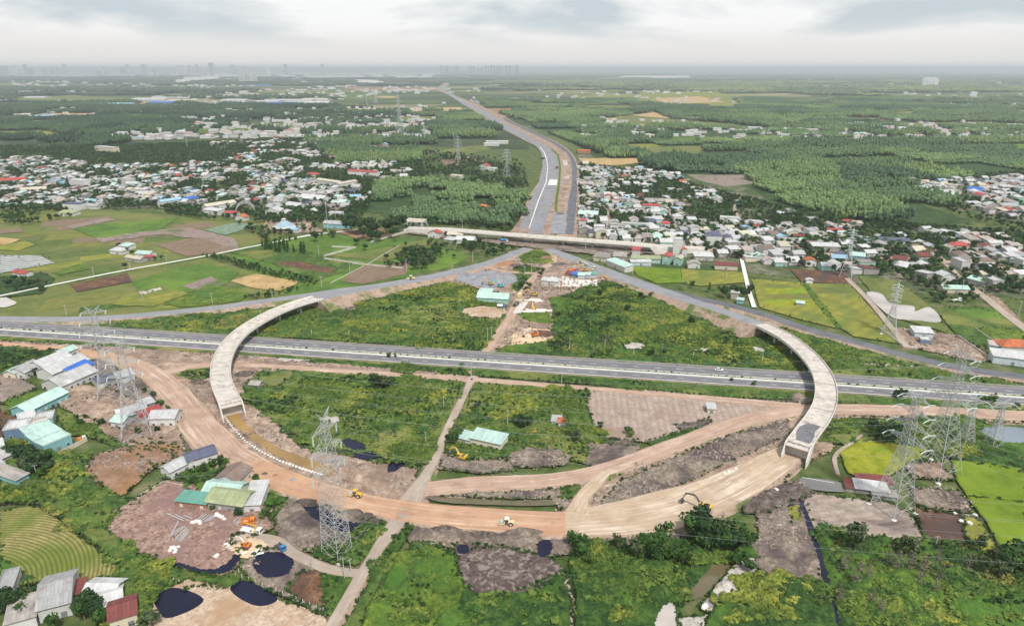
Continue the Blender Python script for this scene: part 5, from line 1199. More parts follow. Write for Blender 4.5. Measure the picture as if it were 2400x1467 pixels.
# utility poles: one built, the rest copied
polec = smat('weathered_pole_concrete', (.40,.385,.365), .85, .15, 1)
def make_pole():
    e = empty('utility_pole', (0, 0, 0)); m = MB(); m.bar((0, 0, 0), (0, 0, 9), .19, n=8, r2=.12); m.obj('pole', [polec], e)
    m = MB(); m.box(0, 0, 8.4, 1.8, .1, .12); [m.cyl((q, 0, 8.55), .06, .25, n=5) for q in (-.8, 0, .8)]; m.obj('crossbar', [steel], e); return e
POLES = [(157,742,715),(336,705,680),(498,712,686),(614,677,650),(640,710,0),(754,674,648),(612,745,715),(1040,958,928),(998,1040,1012),(1105,886,848),(1143,805,768),(1152,792,765),(1190,1000,0),
 (1316,905,0),(1418,818,805),(1335,815,802),(1552,828,815),(1786,848,836),(892,1232,1193),(808,1357,1306),(823,1345,1318),(948,1132,1095),(732,1340,1315),(2190,1290,1264),(1262,698,676),(1246,650,610),(1277,660,625),(1230,655,624),
 (953,638,606),(1060,655,622),(820,640,610),(1108,615,590),(1139,585,548),(1169,580,550),(1372,590,560),(2252,690,655),(2385,745,705),(2300,700,668),(1487,545,510),(1482,645,618),(1975,708,690),(1930,610,580),(1855,600,575),(2100,640,612),(305,632,615),(220,645,628),(391,612,598),(543,578,562),(1003,545,525),(1084,535,518),
 (700,548,512),(748,600,575),(1600,600,575),(1702,655,630),(1816,560,535),(1625,520,500),(1560,470,452),(88,1120,1095),(455,1110,1080),(578,1130,1100)]
p0 = make_pole(); POLEITEMS = []
for i, (px_, py_, ty_) in enumerate(POLES):
    e = p0
    if i:
        e = p0.copy(); COL.objects.link(e)
        for ch in p0.children: c_ = ch.copy(); COL.objects.link(c_); c_.parent = e
    x, y, _ = P(px_, py_, .4); e.location = (x, y, .4); e.rotation_euler.z = random.uniform(-.6, .6)+.2
    h = ztop(px_, py_, ty_) if ty_ else 9; s_ = min(1.7, max(.7, h/9)); e.scale = (1+.3*max(0, py_ < 800), 1+.3*max(0, py_ < 800), s_)
    e['category'] = 'pole'; e['group'] = 'utility poles along the lanes and fields'; POLEITEMS.append(('grey concrete utility pole', px_, py_, e))
for i, j in ((0, 1), (1, 2), (13, 14), (18, 21), (19, 18), (8, 7), (28, 30), (32, 33)):
    a, b = POLEITEMS[i][3], POLEITEMS[j][3]
    for q in (-.8, .8): cable(a.location+Vector((q, 0, 8.6*a.scale.z)), b.location+Vector((q, 0, 8.6*b.scale.z)), 1.0, 'thin line strung between two concrete poles', 'thin lines between poles', .02, 12)
# ================================================================ BUILDINGS
ROOF = {'white': smat('white_sheet_roof', (.54,.545,.55), .5, .2, 5, corr=.9, rnd=.16, dirt=((.34,.32,.30), 5, .55, .75)),
 'grey': smat('grey_sheet_roof', (.42,.42,.425), .6, .22, 4, corr=.9, rnd=.25, dirt=((.22,.18,.15), 5, .54, .74)),
 'fibro': smat('weathered_fibre_roof', (.36,.33,.305), .9, .3, 3, corr=.9, rnd=.25, dirt=((.15,.13,.115), 4, .5, .7)),
 'pink': smat('faded_pinkish_roof', (.47,.40,.37), .8, .2, 4, corr=.9, rnd=.2, dirt=((.25,.19,.16), 5, .5, .7)),
 'red': smat('red_sheet_roof', (.42,.075,.07), .6, .25, 4, corr=.9, rnd=.15),
 'orange': smat('orange_tile_roof', (.52,.16,.07), .8, .3, 3, corr=.5, rnd=.2, dirt=((.22,.09,.06), 4, .54, .72)),
 'maroon': smat('dark_red_roof', (.18,.055,.05), .8, .25, 4, corr=.7, rnd=.2),
 'blue': smat('bright_blue_roof', (.04,.14,.50), .5, .15, 5, corr=.9),
 'sky': smat('light_blue_roof', (.30,.47,.60), .5, .15, 5, corr=.9, rnd=.15),
 'navy': smat('dark_blue_grey_roof', (.10,.11,.17), .6, .2, 4, corr=.9, rnd=.2),
 'teal': smat('pale_green_sheet_roof', (.44,.60,.55), .5, .15, 5, corr=.9, rnd=.15, dirt=((.32,.38,.34), 5, .55, .75)),
 'green': smat('green_sheet_roof', (.14,.36,.29), .5, .2, 4, corr=.9, rnd=.15),
 'moss': smat('mossy_yellow_green_roof', (.31,.35,.20), .7, .2, 4, corr=.9),
 'cream': smat('cream_roof', (.52,.48,.38), .7, .2, 4, corr=.9, rnd=.15),
 'brown': smat('brown_roof', (.22,.16,.135), .8, .25, 4, corr=.7, rnd=.2)}
RN = {'white': 'white', 'grey': 'grey', 'fibro': 'weathered grey', 'pink': 'faded pinkish', 'red': 'red', 'orange': 'orange', 'maroon': 'dark red', 'blue': 'bright blue', 'sky': 'light blue', 'navy': 'dark slate', 'teal': 'pale green', 'green': 'green', 'moss': 'mossy green', 'cream': 'cream', 'brown': 'brown'}
WALL = {'white': smat('white_plaster_wall', (.56,.55,.53), .85, .12, 2.5, rnd=.15, dirt=((.4,.38,.35), 2, .56, .75)), 'grey': smat('bare_block_wall', (.34,.325,.30), .9, .2, 2, rnd=.2), 'cream': smat('cream_wall', (.56,.50,.38), .85, .15, 2, rnd=.1),
 'teal': smat('teal_wall', (.20,.42,.44), .7, .15, 2, rnd=.1), 'mint': smat('mint_wall', (.28,.46,.38), .7, .15, 2), 'blue': smat('slate_blue_wall', (.12,.19,.28), .7, .15, 2), 'pale': smat('pale_blue_wall', (.45,.54,.58), .8, .12, 2, rnd=.1), 'brick': smat('brick_wall', (.34,.17,.11), .9, .25, 1)}
WN = {'white': 'white', 'grey': 'grey', 'cream': 'cream', 'teal': 'teal', 'mint': 'mint', 'blue': 'slate blue', 'pale': 'pale blue', 'brick': 'brick'}
glassm = smat('dark_window_glass', (.035,.045,.055), .15, .3, 1, spec=.5); doorm = smat('grey_metal_door', (.20,.20,.21), .5, .2, 1)
m_ = MB(); m_.box(0, 0, 0, 1.3, .12, 1.3); frm_me = m_.me('window', [WALL['white']]); m_ = MB(); m_.box(0, -.075, 0, 1.06, .05, 1.06); pane_me = m_.me('pane', [glassm])
m_ = MB(); m_.box(0, 0, 1.1, 1.7, .12, 2.2); door_me = m_.me('door', [doorm])
def walls_me(w, l, h, roof, rh, wm):
    m = MB(); x, y = w/2, l/2
    if roof == 'gable':       # ridge along X
        m.add([(-x,-y,0),(x,-y,0),(x,y,0),(-x,y,0),(-x,-y,h),(x,-y,h),(x,y,h),(-x,y,h),(-x,0,h+rh),(x,0,h+rh)], [(0,1,5,4),(2,3,7,6),(1,2,6,9,5),(3,0,4,8,7),(3,2,1,0)])
    elif roof == 'gablef':    # ridge along Y, gable to the front
        m.add([(-x,-y,0),(x,-y,0),(x,y,0),(-x,y,0),(-x,-y,h),(x,-y,h),(x,y,h),(-x,y,h),(0,-y,h+rh),(0,y,h+rh)], [(0,1,5,8,4),(2,3,7,9,6),(1,2,6,5),(3,0,4,7),(3,2,1,0)])
    elif roof == 'shed':
        m.add([(-x,-y,0),(x,-y,0),(x,y,0),(-x,y,0),(-x,-y,h),(x,-y,h),(x,y,h+rh),(-x,y,h+rh)], [(0,1,5,4),(2,3,7,6),(1,2,6,5),(3,0,4,7),(3,2,1,0)])
    else: m.box(0, 0, h/2, w, l, h)
    return m.me('walls', [wm])
def slab(m, q, t=.14, k=0):
    """roof sheet: four corners, given thickness"""
    q = [Vector(a) for a in q]; n = (q[1]-q[0]).cross(q[3]-q[0]).normalized()
    if n.z < 0: n = -n; q = q[::-1]
    v = [tuple(a) for a in q]+[tuple(a+n*t) for a in q]
    m.add(v, [(3,2,1,0),(4,5,6,7),(0,1,5,4),(1,2,6,5),(2,3,7,6),(3,0,4,7)], k)
def roof_me(w, l, h, roof, rh, rm, ov=.5):
    m = MB(); x, y = w/2+ov, l/2+ov; e = .04
    if roof == 'gable': d = rh*ov/(l/2); slab(m, [(-x,-y,h-d+e),(x,-y,h-d+e),(x,0,h+rh+e),(-x,0,h+rh+e)]); slab(m, [(-x,0,h+rh+e),(x,0,h+rh+e),(x,y,h-d+e),(-x,y,h-d+e)])
    elif roof == 'gablef': d = rh*ov/(w/2); slab(m, [(-x,-y,h-d+e),(0,-y,h+rh+e),(0,y,h+rh+e),(-x,y,h-d+e)]); slab(m, [(0,-y,h+rh+e),(x,-y,h-d+e),(x,y,h-d+e),(0,y,h+rh+e)])
    elif roof == 'shed': slab(m, [(-x,-y,h-rh*ov/l+e),(x,-y,h-rh*ov/l+e),(x,y,h+rh+rh*ov/l+e),(-x,y,h+rh+rh*ov/l+e)])
    elif roof == 'hip':
        r = max(0, w/2-l/2) if w > l else 0; r2 = max(0, l/2-w/2); a = (-r, -r2, h+rh+e); b = (r, r2, h+rh+e)
        v = [(-x,-y,h),(x,-y,h),(x,y,h),(-x,y,h)]
        if w >= l: m.add(v+[a, b], [(0,1,5,4),(2,3,4,5),(1,2,5),(3,0,4),(3,2,1,0)])
        else: m.add(v+[a, b], [(0,1,4),(1,2,5,4),(2,3,5),(3,0,4,5),(3,2,1,0)])
    else:
        m.box(0, 0, h+.08, w+.3, l+.3, .16)
        for sx_, sy_, lx, ly in ((0, -1, w+.3, .18), (0, 1, w+.3, .18), (-1, 0, .18, l-.06), (1, 0, .18, l-.06)): m.box(sx_*(w/2+.06), sy_*(l/2+.06), h+.16+.3, lx, ly, .6)
    return m.me('roof', [rm])
HOUSES = []; HFOOT = []
def house(x, y, rz, w, l, h, roof='gable', rc='white', wc='white', rh=None, detail=2, label=None, cat='house', px=None, name='house', storeys=1, annex=None, group=None):
    rh = rh if rh is not None else {'gable': l*.2, 'gablef': w*.2, 'shed': l*.1, 'hip': min(w, l)*.28, 'flat': 0}[roof]
    e = empty(name, (x, y, .25), rz, label, cat, group)
    link('walls', walls_me(w, l, h, roof, rh, WALL[wc]), e); r = link('roof', roof_me(w, l, h, roof, rh, ROOF[rc]), e)
    if roof in ('gable', 'gablef') and detail > 1:
        m = MB()
        if roof == 'gable': m.box(0, 0, h+rh+.17, w+1, .5, .09)
        else: m.box(0, 0, h+rh+.17, .5, l+1, .09)
        m.obj('ridge_cap', [ROOF[rc]], r)
    if detail:
        for s_ in range(storeys):
            zc = h/storeys*s_ + min(1.6, h/storeys*.55); n = max(1, min(9, int(w/3.4)))
            for k in range(n):
                xx = (k+.5)/n*w-w/2
                if s_ == 0 and k == n//2: link('door', door_me, e, M=Matrix.Translation((xx, -l/2-.04, 0))); continue
                o = link('window', frm_me, e, M=Matrix.Translation((xx, -l/2-.05, zc)))
                if detail > 1: link('pane', pane_me, o)
            if detail > 1:
                for sg in (-1, 1):
                    n2 = max(1, min(6, int(l/4)))
                    for k in range(n2):
                        o = link('window', frm_me, e, M=Matrix.Translation((sg*(w/2+.05), (k+.5)/n2*l-l/2, zc)) @ Matrix.Rotation(sg*PI/2, 4, 'Z')); link('pane', pane_me, o)
    if annex:   # lean-to along the front: depth, height, roof colour
        m = MB(); d_, h_, c_ = annex; slab(m, [(-w/2, -l/2-d_, h_-.5), (w/2, -l/2-d_, h_-.5), (w/2, -l/2-.02, h_), (-w/2, -l/2-.02, h_)]); m.obj('lean_to_roof', [ROOF[c_]], e)
        m = MB()
        for k in range(max(2, int(w/4)+1)): m.box(-w/2+.2+k*(w-.4)/max(1, int(w/4)), -l/2-d_+.15, (h_-.5)/2, .16, .16, h_-.5)
        o = m.obj('awning_post', [steel], e); o['kind'] = 'stuff'
    c, n = math.cos(rz), math.sin(rz); HFOOT.append([(x+a*c-b*n, y+a*n+b*c) for a, b in ((-w/2-1, -l/2-1), (w/2+1, -l/2-1), (w/2+1, l/2+1), (-w/2-1, l/2+1))])
    return e
def hb_(a, b, depth, h, **k):
    """house whose front wall stands between the photographed foot points a and b and runs back by depth"""
    A_ = Vector(P2(*a)); B_ = Vector(P2(*b)); d = B_-A_; w = d.length; rz = math.atan2(d.y, d.x); c = (A_+B_)/2+Vector((-d.y, d.x)).normalized()*depth/2
    return house(c.x, c.y, rz, w, depth, h, **k)
# foreground left
hb_((148,924),(232,886), 15, 4.2, roof='gable', rc='grey', detail=2, label='long grey-roofed shed in front of the blue roof strip', cat='shed', name='shed')
hb_((128,896),(212,860), 13, 4.6, roof='gable', rc='white', detail=1, label='long white-roofed shed behind the grey shed at the left pylons', cat='shed', name='shed')
hb_((106,879),(172,851), 13, 4.4, roof='gable', rc='white', detail=1, label='white sheet-roofed shed farthest back in the long shed cluster', cat='shed', name='shed')
hb_((62,890),(104,868), 11, 4, roof='gable', rc='grey', detail=2, label='low grey shed at the left end of the long shed cluster', cat='shed', name='shed')
t_ = hb_((178,896),(226,872), 6.5, 5.2, roof='shed', rc='blue', rh=1.4, wc='white', detail=1, label='narrow building under a bright blue roof strip', cat='shed', name='shed')
hb_((38,890),(60,878), 7, 3.6, roof='gable', rc='teal', wc='cream', detail=2, label='small cream hut with a pale green roof beside the dark plots')
hb_((150,846),(186,831), 8, 4, roof='gable', rc='teal', wc='white', detail=2, label='lone white hut with a pale green roof by the dirt track bend')
hb_((70,985),(164,938), 11, 4.4, roof='gable', rc='teal', wc='teal', detail=1, label='long pale green roofed barn below the long shed cluster', cat='barn', name='barn', annex=None)
hb_((84,1008),(128,1000), 9, 4, roof='flat', rc='white', wc='mint', detail=2, label='boxy mint house with a flat white roof')
hb_((14,1034),(70,1026), 9, 5.2, roof='flat', rc='white', wc='blue', detail=2, label='slate blue house with a flat white roof', annex=None)
hb_((52,1012),(90,1002), 10, 4, roof='shed', rc='white', wc='white', detail=1, label='white shed-roofed house right behind the slate blue house')
hb_((108,1072),(172,1044), 8, 5, roof='flat', rc='teal', wc='teal', detail=2, label='long teal-walled house with windows in a row and a pale green roof')
hb_((86,1056),(150,1030), 7, 4.6, roof='shed', rc='teal', wc='teal', detail=1, label='middle pale green roofed house behind the long teal wall')
hb_((66,1040),(128,1018), 7, 4.8, roof='shed', rc='teal', wc='teal', detail=1, label='upper pale green roofed house of the teal cluster')
hb_((74,1022),(118,1010), 5, 5, roof='flat', rc='pink', wc='teal', detail=0, label='narrow building with a faded pink roof at the back of the teal cluster')
hb_((0,1100),(38,1083), 14, 4, roof='shed', rc='grey', wc='white', detail=1, label='grey-roofed shed at the left edge below the dark trees', cat='shed', name='shed')
hb_((42,1145),(72,1128), 22, 3.6, roof='shed', rc='fibro', wc='teal', detail=1, label='long weathered shed with a pale green lower edge', cat='shed', name='shed')
hb_((0,1120),(20,1112), 10, 5, roof='flat', rc='white', wc='white', detail=1, label='white flat-roofed house cut by the left edge')
hb_((0,1068),(14,1064), 9, 4, roof='gable', rc='white', wc='grey', detail=1, label='white-roofed hut at the left edge above the dark trees')
# between the pylons
hb_((262,1004),(290,1008), 8, 3.6, roof='gable', rc='teal', wc='white', detail=2, label='low white hut with a pale green roof left of the second pylon')
hb_((284,1000),(350,980), 11, 4.2, roof='gable', rc='white', wc='white', detail=1, label='white-roofed house between the legs of the second pylon')
hb_((336,1000),(384,984), 9, 4.4, roof='gable', rc='red', wc='white', detail=1, label='red sheet-roofed house right of the second pylon')
hb_((352,1003),(412,1002), 9, 4.8, roof='gable', rc='white', wc='white', detail=2, label='white house with small windows in front of the red sheet roof')
hb_((335,968),(366,958), 6, 3.6, roof='shed', rc='white', wc='grey', detail=0, label='small white lean-to behind the red-roofed house', cat='shed', name='shed')
hb_((232,915),(282,900), 9, 3.8, roof='gable', rc='navy', wc='white', detail=1, label='dark slate roofed house at the foot of the back left pylon')
hb_((282,905),(318,893), 10, 4.2, roof='gable', rc='white', wc='pale', detail=1, label='white-roofed pale house under the left pylons')
# haul-road houses
hb_((402,1126),(452,1100), 7, 3.8, roof='gable', rc='white', wc='white', detail=2, label='long low white-roofed building left of the haul road', annex=None)
hb_((444,1105),(512,1083), 8, 4.6, roof='gable', rc='navy', wc='white', detail=2, label='long building with a dark slate and white roof left of the haul road')
hb_((508,1142),(560,1150), 10, 4.2, roof='gablef', rc='brown', wc='white', detail=2, label='white house with a brown and white roof beside the haul road')
hb_((415,1192),(486,1200), 6, 3.4, roof='shed', rc='green', wc='brick', detail=1, label='low row of brick rooms under green sheets', cat='shed', name='shed')
hb_((484,1196),(572,1208), 11, 4, roof='gable', rc='moss', wc='grey', detail=1, label='barn with a mossy yellow-green roof beside the pink yard', cat='barn', name='barn')
hb_((478,1172),(560,1180), 8, 4.2, roof='gable', rc='teal', wc='white', detail=0, label='pale green roofed shed just behind the mossy barn', cat='shed', name='shed')
hb_((572,1206),(612,1204), 14, 4, roof='shed', rc='white', wc='white', detail=1, label='white shed roof at the right end of the mossy barn', cat='shed', name='shed')
# bottom left
hb_((0,1412),(40,1402), 10, 4, roof='flat', rc='grey', wc='white', detail=1, label='flat grey-roofed house in the bottom left corner')
hb_((95,1462),(172,1442), 16, 5, roof='gable', rc='grey', wc='white', detail=2, label='big white house with a light grey gable roof at the bottom left')
hb_((20,1490),(90,1470), 10, 4.2, roof='shed', rc='fibro', wc='white', detail=0, label='low weathered roof at the bottom edge left of the big white house', cat='shed', name='shed')
hb_((165,1420),(205,1408), 6, 3.6, roof='shed', rc='maroon', wc='grey', detail=0, label='narrow dark red roof beside the big white house', cat='shed', name='shed')
hb_((196,1420),(268,1422), 8, 3.8, roof='gable', rc='white', wc='grey', detail=0, label='white corrugated roof between banana plants', cat='shed', name='shed')
hb_((240,1452),(292,1436), 9, 3.8, roof='gable', rc='white', wc='grey', detail=0, label='white roof with an orange ridge at the bottom left', cat='shed', name='shed')
hb_((262,1484),(326,1464), 9, 4.4, roof='gable', rc='maroon', wc='cream', detail=2, label='cream house with a dark red and white striped roof at the bottom edge')
# centre
hb_((1074,1042),(1100,1048), 6, 3.4, roof='shed', rc='teal', wc='white', detail=1, label='small hut with a pale green sheet roof in the middle of the loop')
hb_((1102,1046),(1174,1062), 8, 4.2, roof='shed', rc='teal', wc='cream', detail=2, label='long cream-walled building with a sloping sheet roof beside the grey path')
hb_((1292,1000),(1312,1002), 5, 2.8, roof='shed', rc='grey', wc='white', detail=0, label='open grey-roofed shelter beside the little shrine', cat='shelter', name='shelter')
hb_((1308,1006),(1326,1007), 4.5, 3.6, roof='hip', rc='orange', wc='white', detail=1, label='little white shrine with a red roof among the bushes', cat='shrine', name='shrine')
hb_((1658,972),(1676,973), 5, 3.2, roof='shed', rc='grey', wc='cream', detail=1, label='lone cream hut standing on the pale tilled field', cat='hut', name='hut')
hb_((585,912),(608,914), 5, 2.6, roof='gable', rc='fibro', wc='grey', detail=0, label='tiny thatched-looking grey hut beside the left ramp bridge', cat='hut', name='hut')
# right side
hb_((1982,1152),(2036,1160), 6, 1.9, roof='shed', rc='maroon', wc='grey', detail=0, label='rusty dark red tin roof at the left end of the tin sheds', cat='shed', name='shed')
hb_((2004,1156),(2080,1166), 6, 2.2, roof='shed', rc='white', wc='grey', detail=0, label='long white tin shed under the pylon', cat='shed', name='shed')
hb_((2010,1140),(2090,1146), 5, 2.1, roof='shed', rc='maroon', wc='grey', detail=0, label='dark red and white tin roof behind the white tin shed', cat='shed', name='shed')
hb_((2044,1168),(2100,1176), 4, 1.8, roof='shed', rc='fibro', wc='grey', detail=0, label='low weathered lean-to in front of the white tin shed', cat='shed', name='shed')
hb_((1866,718),(1884,720), 4, 2.4, roof='shed', rc='teal', wc='grey', detail=0, label='tiny pale green roofed stand by the concrete lane', cat='stand', name='stand')
hb_((1712,702),(1730,704), 4, 5.2, roof='shed', rc='grey', wc='grey', detail=0, label='small raised lookout hut beside the dark trees', cat='hut', name='hut')
hb_((1726,712),(1741,714), 4, 3, roof='shed', rc='teal', wc='teal', detail=0, label='small pale green cabin beside the lookout hut', cat='hut', name='hut')
hb_((1889,666),(1904,667), 4, 3.2, roof='gablef', rc='white', wc='white', detail=0, label='small white gabled hut standing at the edge of the golden field', cat='hut', name='hut')
hb_((2142,792),(2186,795), 9, 3.6, roof='shed', rc='white', wc='pale', detail=1, label='scrapyard office under grey sheets', cat='shed', name='shed')
hb_((2156,806),(2180,808), 4, 2.6, roof='flat', rc='white', wc='blue', detail=0, label='blue and white container in the scrapyard', cat='container', name='container')
hb_((2325,852),(2420,864), 10, 4.6, roof='shed', rc='white', wc='pale', detail=1, label='white-roofed workshop with pale green cladding at the right edge', cat='workshop', name='workshop')
hb_((2345,828),(2420,832), 11, 4.2, roof='hip', rc='orange', wc='white', detail=1, label='house with a big bright orange-red roof at the right edge')
hb_((2318,822),(2350,826), 7, 3.4, roof='shed', rc='pink', wc='pale', detail=0, label='small pinkish roof left of the bright orange roof')
hb_((2210,688),(2270,690), 9, 3.6, roof='gable', rc='teal', wc='cream', detail=1, label='cream shop with a pale green roof by the right lane', cat='shop', name='shop')
# construction camp
hb_((1118,712),(1190,716), 12, 4.6, roof='gable', rc='teal', wc='mint', detail=1, label='mint warehouse beside the gravel yard', cat='warehouse', name='warehouse')
hb_((1120,700),(1150,702), 9, 4.2, roof='shed', rc='teal', wc='mint', detail=0, label='lower pale green wing left of the mint warehouse', cat='warehouse', name='warehouse')
hb_((1268,668),(1306,672), 7, 3.6, roof='shed', rc='white', wc='white', detail=1, label='white site office with tall window bays in the block yard', cat='office', name='site_office')
for a, b, rc_, wc_, lab in (((1326,649),(1338,650), 'maroon', 'brick', 'small dark red container at the left of the camp row'), ((1338,651),(1353,653), 'blue', 'blue', 'bright blue container in the camp row'), ((1354,654),(1369,655), 'teal', 'pale', 'pale green cabin right of the bright blue container'), ((1370,653),(1382,654), 'teal', 'pale', 'second pale green cabin of the camp row'), ((1382,652),(1398,653), 'green', 'pale', 'grey-green roofed cabin at the right end of the camp row')):
    hb_(a, b, 5.5, 3, roof='shed', rc=rc_, wc=wc_, detail=0, label=lab, cat='container', name='container')
hb_((1210,715),(1222,716), 4, 2.6, roof='flat', rc='cream', wc='cream', detail=0, label='tiny cream booth beside the camp track', cat='booth', name='booth')
# houses along the flyover
FH = [((1390,612),(1422,616),12,4,'shed','fibro','cream','weathered-roofed yard house nearest the right ramp'), ((1420,622),(1464,640),9,4.6,'shed','teal','white','angled shed with ribbed white wall beside the right ramp'), ((1436,612),(1466,614),12,4.2,'shed','fibro','grey','pair of weathered roofs just behind the angled ribbed shed'),
 ((1481,602),(1499,603),9,6,'shed','red','white','narrow white house with a bright red roof behind the green paddy'), ((1480,617),(1548,619),8,4,'shed','moss','mint','long green-roofed building behind the green paddy'), ((1479,624),(1526,624),6,3.4,'shed','white','pale','long pale wall with white roof at the edge of the green paddy'),
 ((1551,620),(1568,622),13,7,'gablef','red','mint','tall gabled mint house with a red roof'), ((1578,622),(1595,624),11,6,'gablef','cream','mint','tall gabled mint house without red roof'), ((1576,600),(1597,601),8,15,'flat','white','white','slim white tower house four storeys high'), ((1598,603),(1609,603),8,7,'gablef','orange','white','narrow house with an orange roof right of the slim tower house'),
 ((1548,580),(1590,581),12,4.6,'shed','white','mint','white-roofed shop row just beyond the flyover end'), ((1655,577),(1690,578),12,10,'hip','navy','white','ornate white villa with dark slate roof'), ((1698,578),(1714,578),9,9,'hip','navy','white','narrow white villa with dark slate roof beside the ornate one'),
 ((1506,494),(1546,495),8,6,'gable','red','pale','pale villa with a red gabled roof beyond the lane'), ((1549,535),(1569,536),8,5,'hip','red','white','house with a pinkish red hip roof by the winding lane'), ((1455,537),(1511,540),9,5.6,'flat','pale' if 0 else 'white','pale','long pale blue-walled flat building beyond the flyover'), ((1512,527),(1537,528),7,4,'shed','navy','pale','grey-blue shed roof beyond the flyover'),
 ((1356,548),(1386,550),8,5,'gablef','grey','grey','grey gabled house beside the dark carriageway'), ((1356,530),(1370,531),7,6,'hip','red','white','small red-roofed pavilion house beside the dark carriageway'), ((1391,550),(1416,551),10,8,'flat','white','white','white three-level house by the straight lane'), ((1428,565),(1442,566),6,6,'flat','white','white','white gatehouse at the foot of the straight lane'),
 ((1355,512),(1400,514),14,5,'gable','teal','grey','wide pale green roof near the dark carriageway'), ((1510,480),(1588,484),12,5,'gable','fibro','brick','long weathered warehouse roof behind the red-roofed villa'), ((1686,523),(1732,526),9,6,'flat','white','white','white two-level house with flat terrace in the right village'), ((1975,530),(2000,531),7,5,'gable','red','white','white church-like house with red roof at the forest edge'),
 ((1942,550),(1978,551),8,4,'shed','red','grey','wide red sheet awning beside the white shop'), ((1904,590),(1968,592),11,5,'shed','white','grey','long white shed roof facing the village road'), ((2228,590),(2270,592),9,6,'hip','red','cream','villa with a bright magenta red hip roof'), ((2292,628),(2330,629),9,6,'hip','brown','white','white villa with brown hip roof at right'), ((1888,625),(1912,626),9,5,'gablef','orange','white','small house with a bright orange gable at the field edge'),
 ((1948,618),(1984,620),10,5,'gable','sky','white','light blue roofed house beside the village pylon'), ((1990,615),(2025,618),11,6,'gable','teal','teal','teal house with pale roof right of the village pylon'), ((2090,618),(2122,622),11,4,'shed','maroon','white','dark red roof strip in the row behind the village pylon'), ((2060,574),(2130,578),9,5,'gable','navy','white','long house with a blue ridge roof in the right village'),
 ((1675,632),(1728,635),8,4,'gable','maroon','cream','long dark red roof at the edge of the golden paddy'), ((1628,612),(1672,613),11,4,'shed','white','grey','white-roofed yard house with a blue water tank'), ((1612,630),(1640,631),8,4,'gablef','fibro','white','weathered gable house left of the long dark red roof'),
 ((2145,450),(2175,452),10,6,'shed','teal','mint','mint factory at the forest edge'), ((2170,462),(2235,466),22,5,'gable','white','pale','big pale arched warehouse at the forest edge'), ((2268,455),(2300,457),14,6,'gable','blue','pale','bright blue roofed warehouse at far right'), ((2150,420),(2200,421),14,5,'shed','white','white','white shed beside the clearing at far right')]
for a, b, d_, h_, rf, rc_, wc_, lab in FH: hb_(a, b, d_, h_, roof=rf, rc=rc_, wc=wc_, detail=1, label=lab, storeys=max(1, int(h_/3.4)))
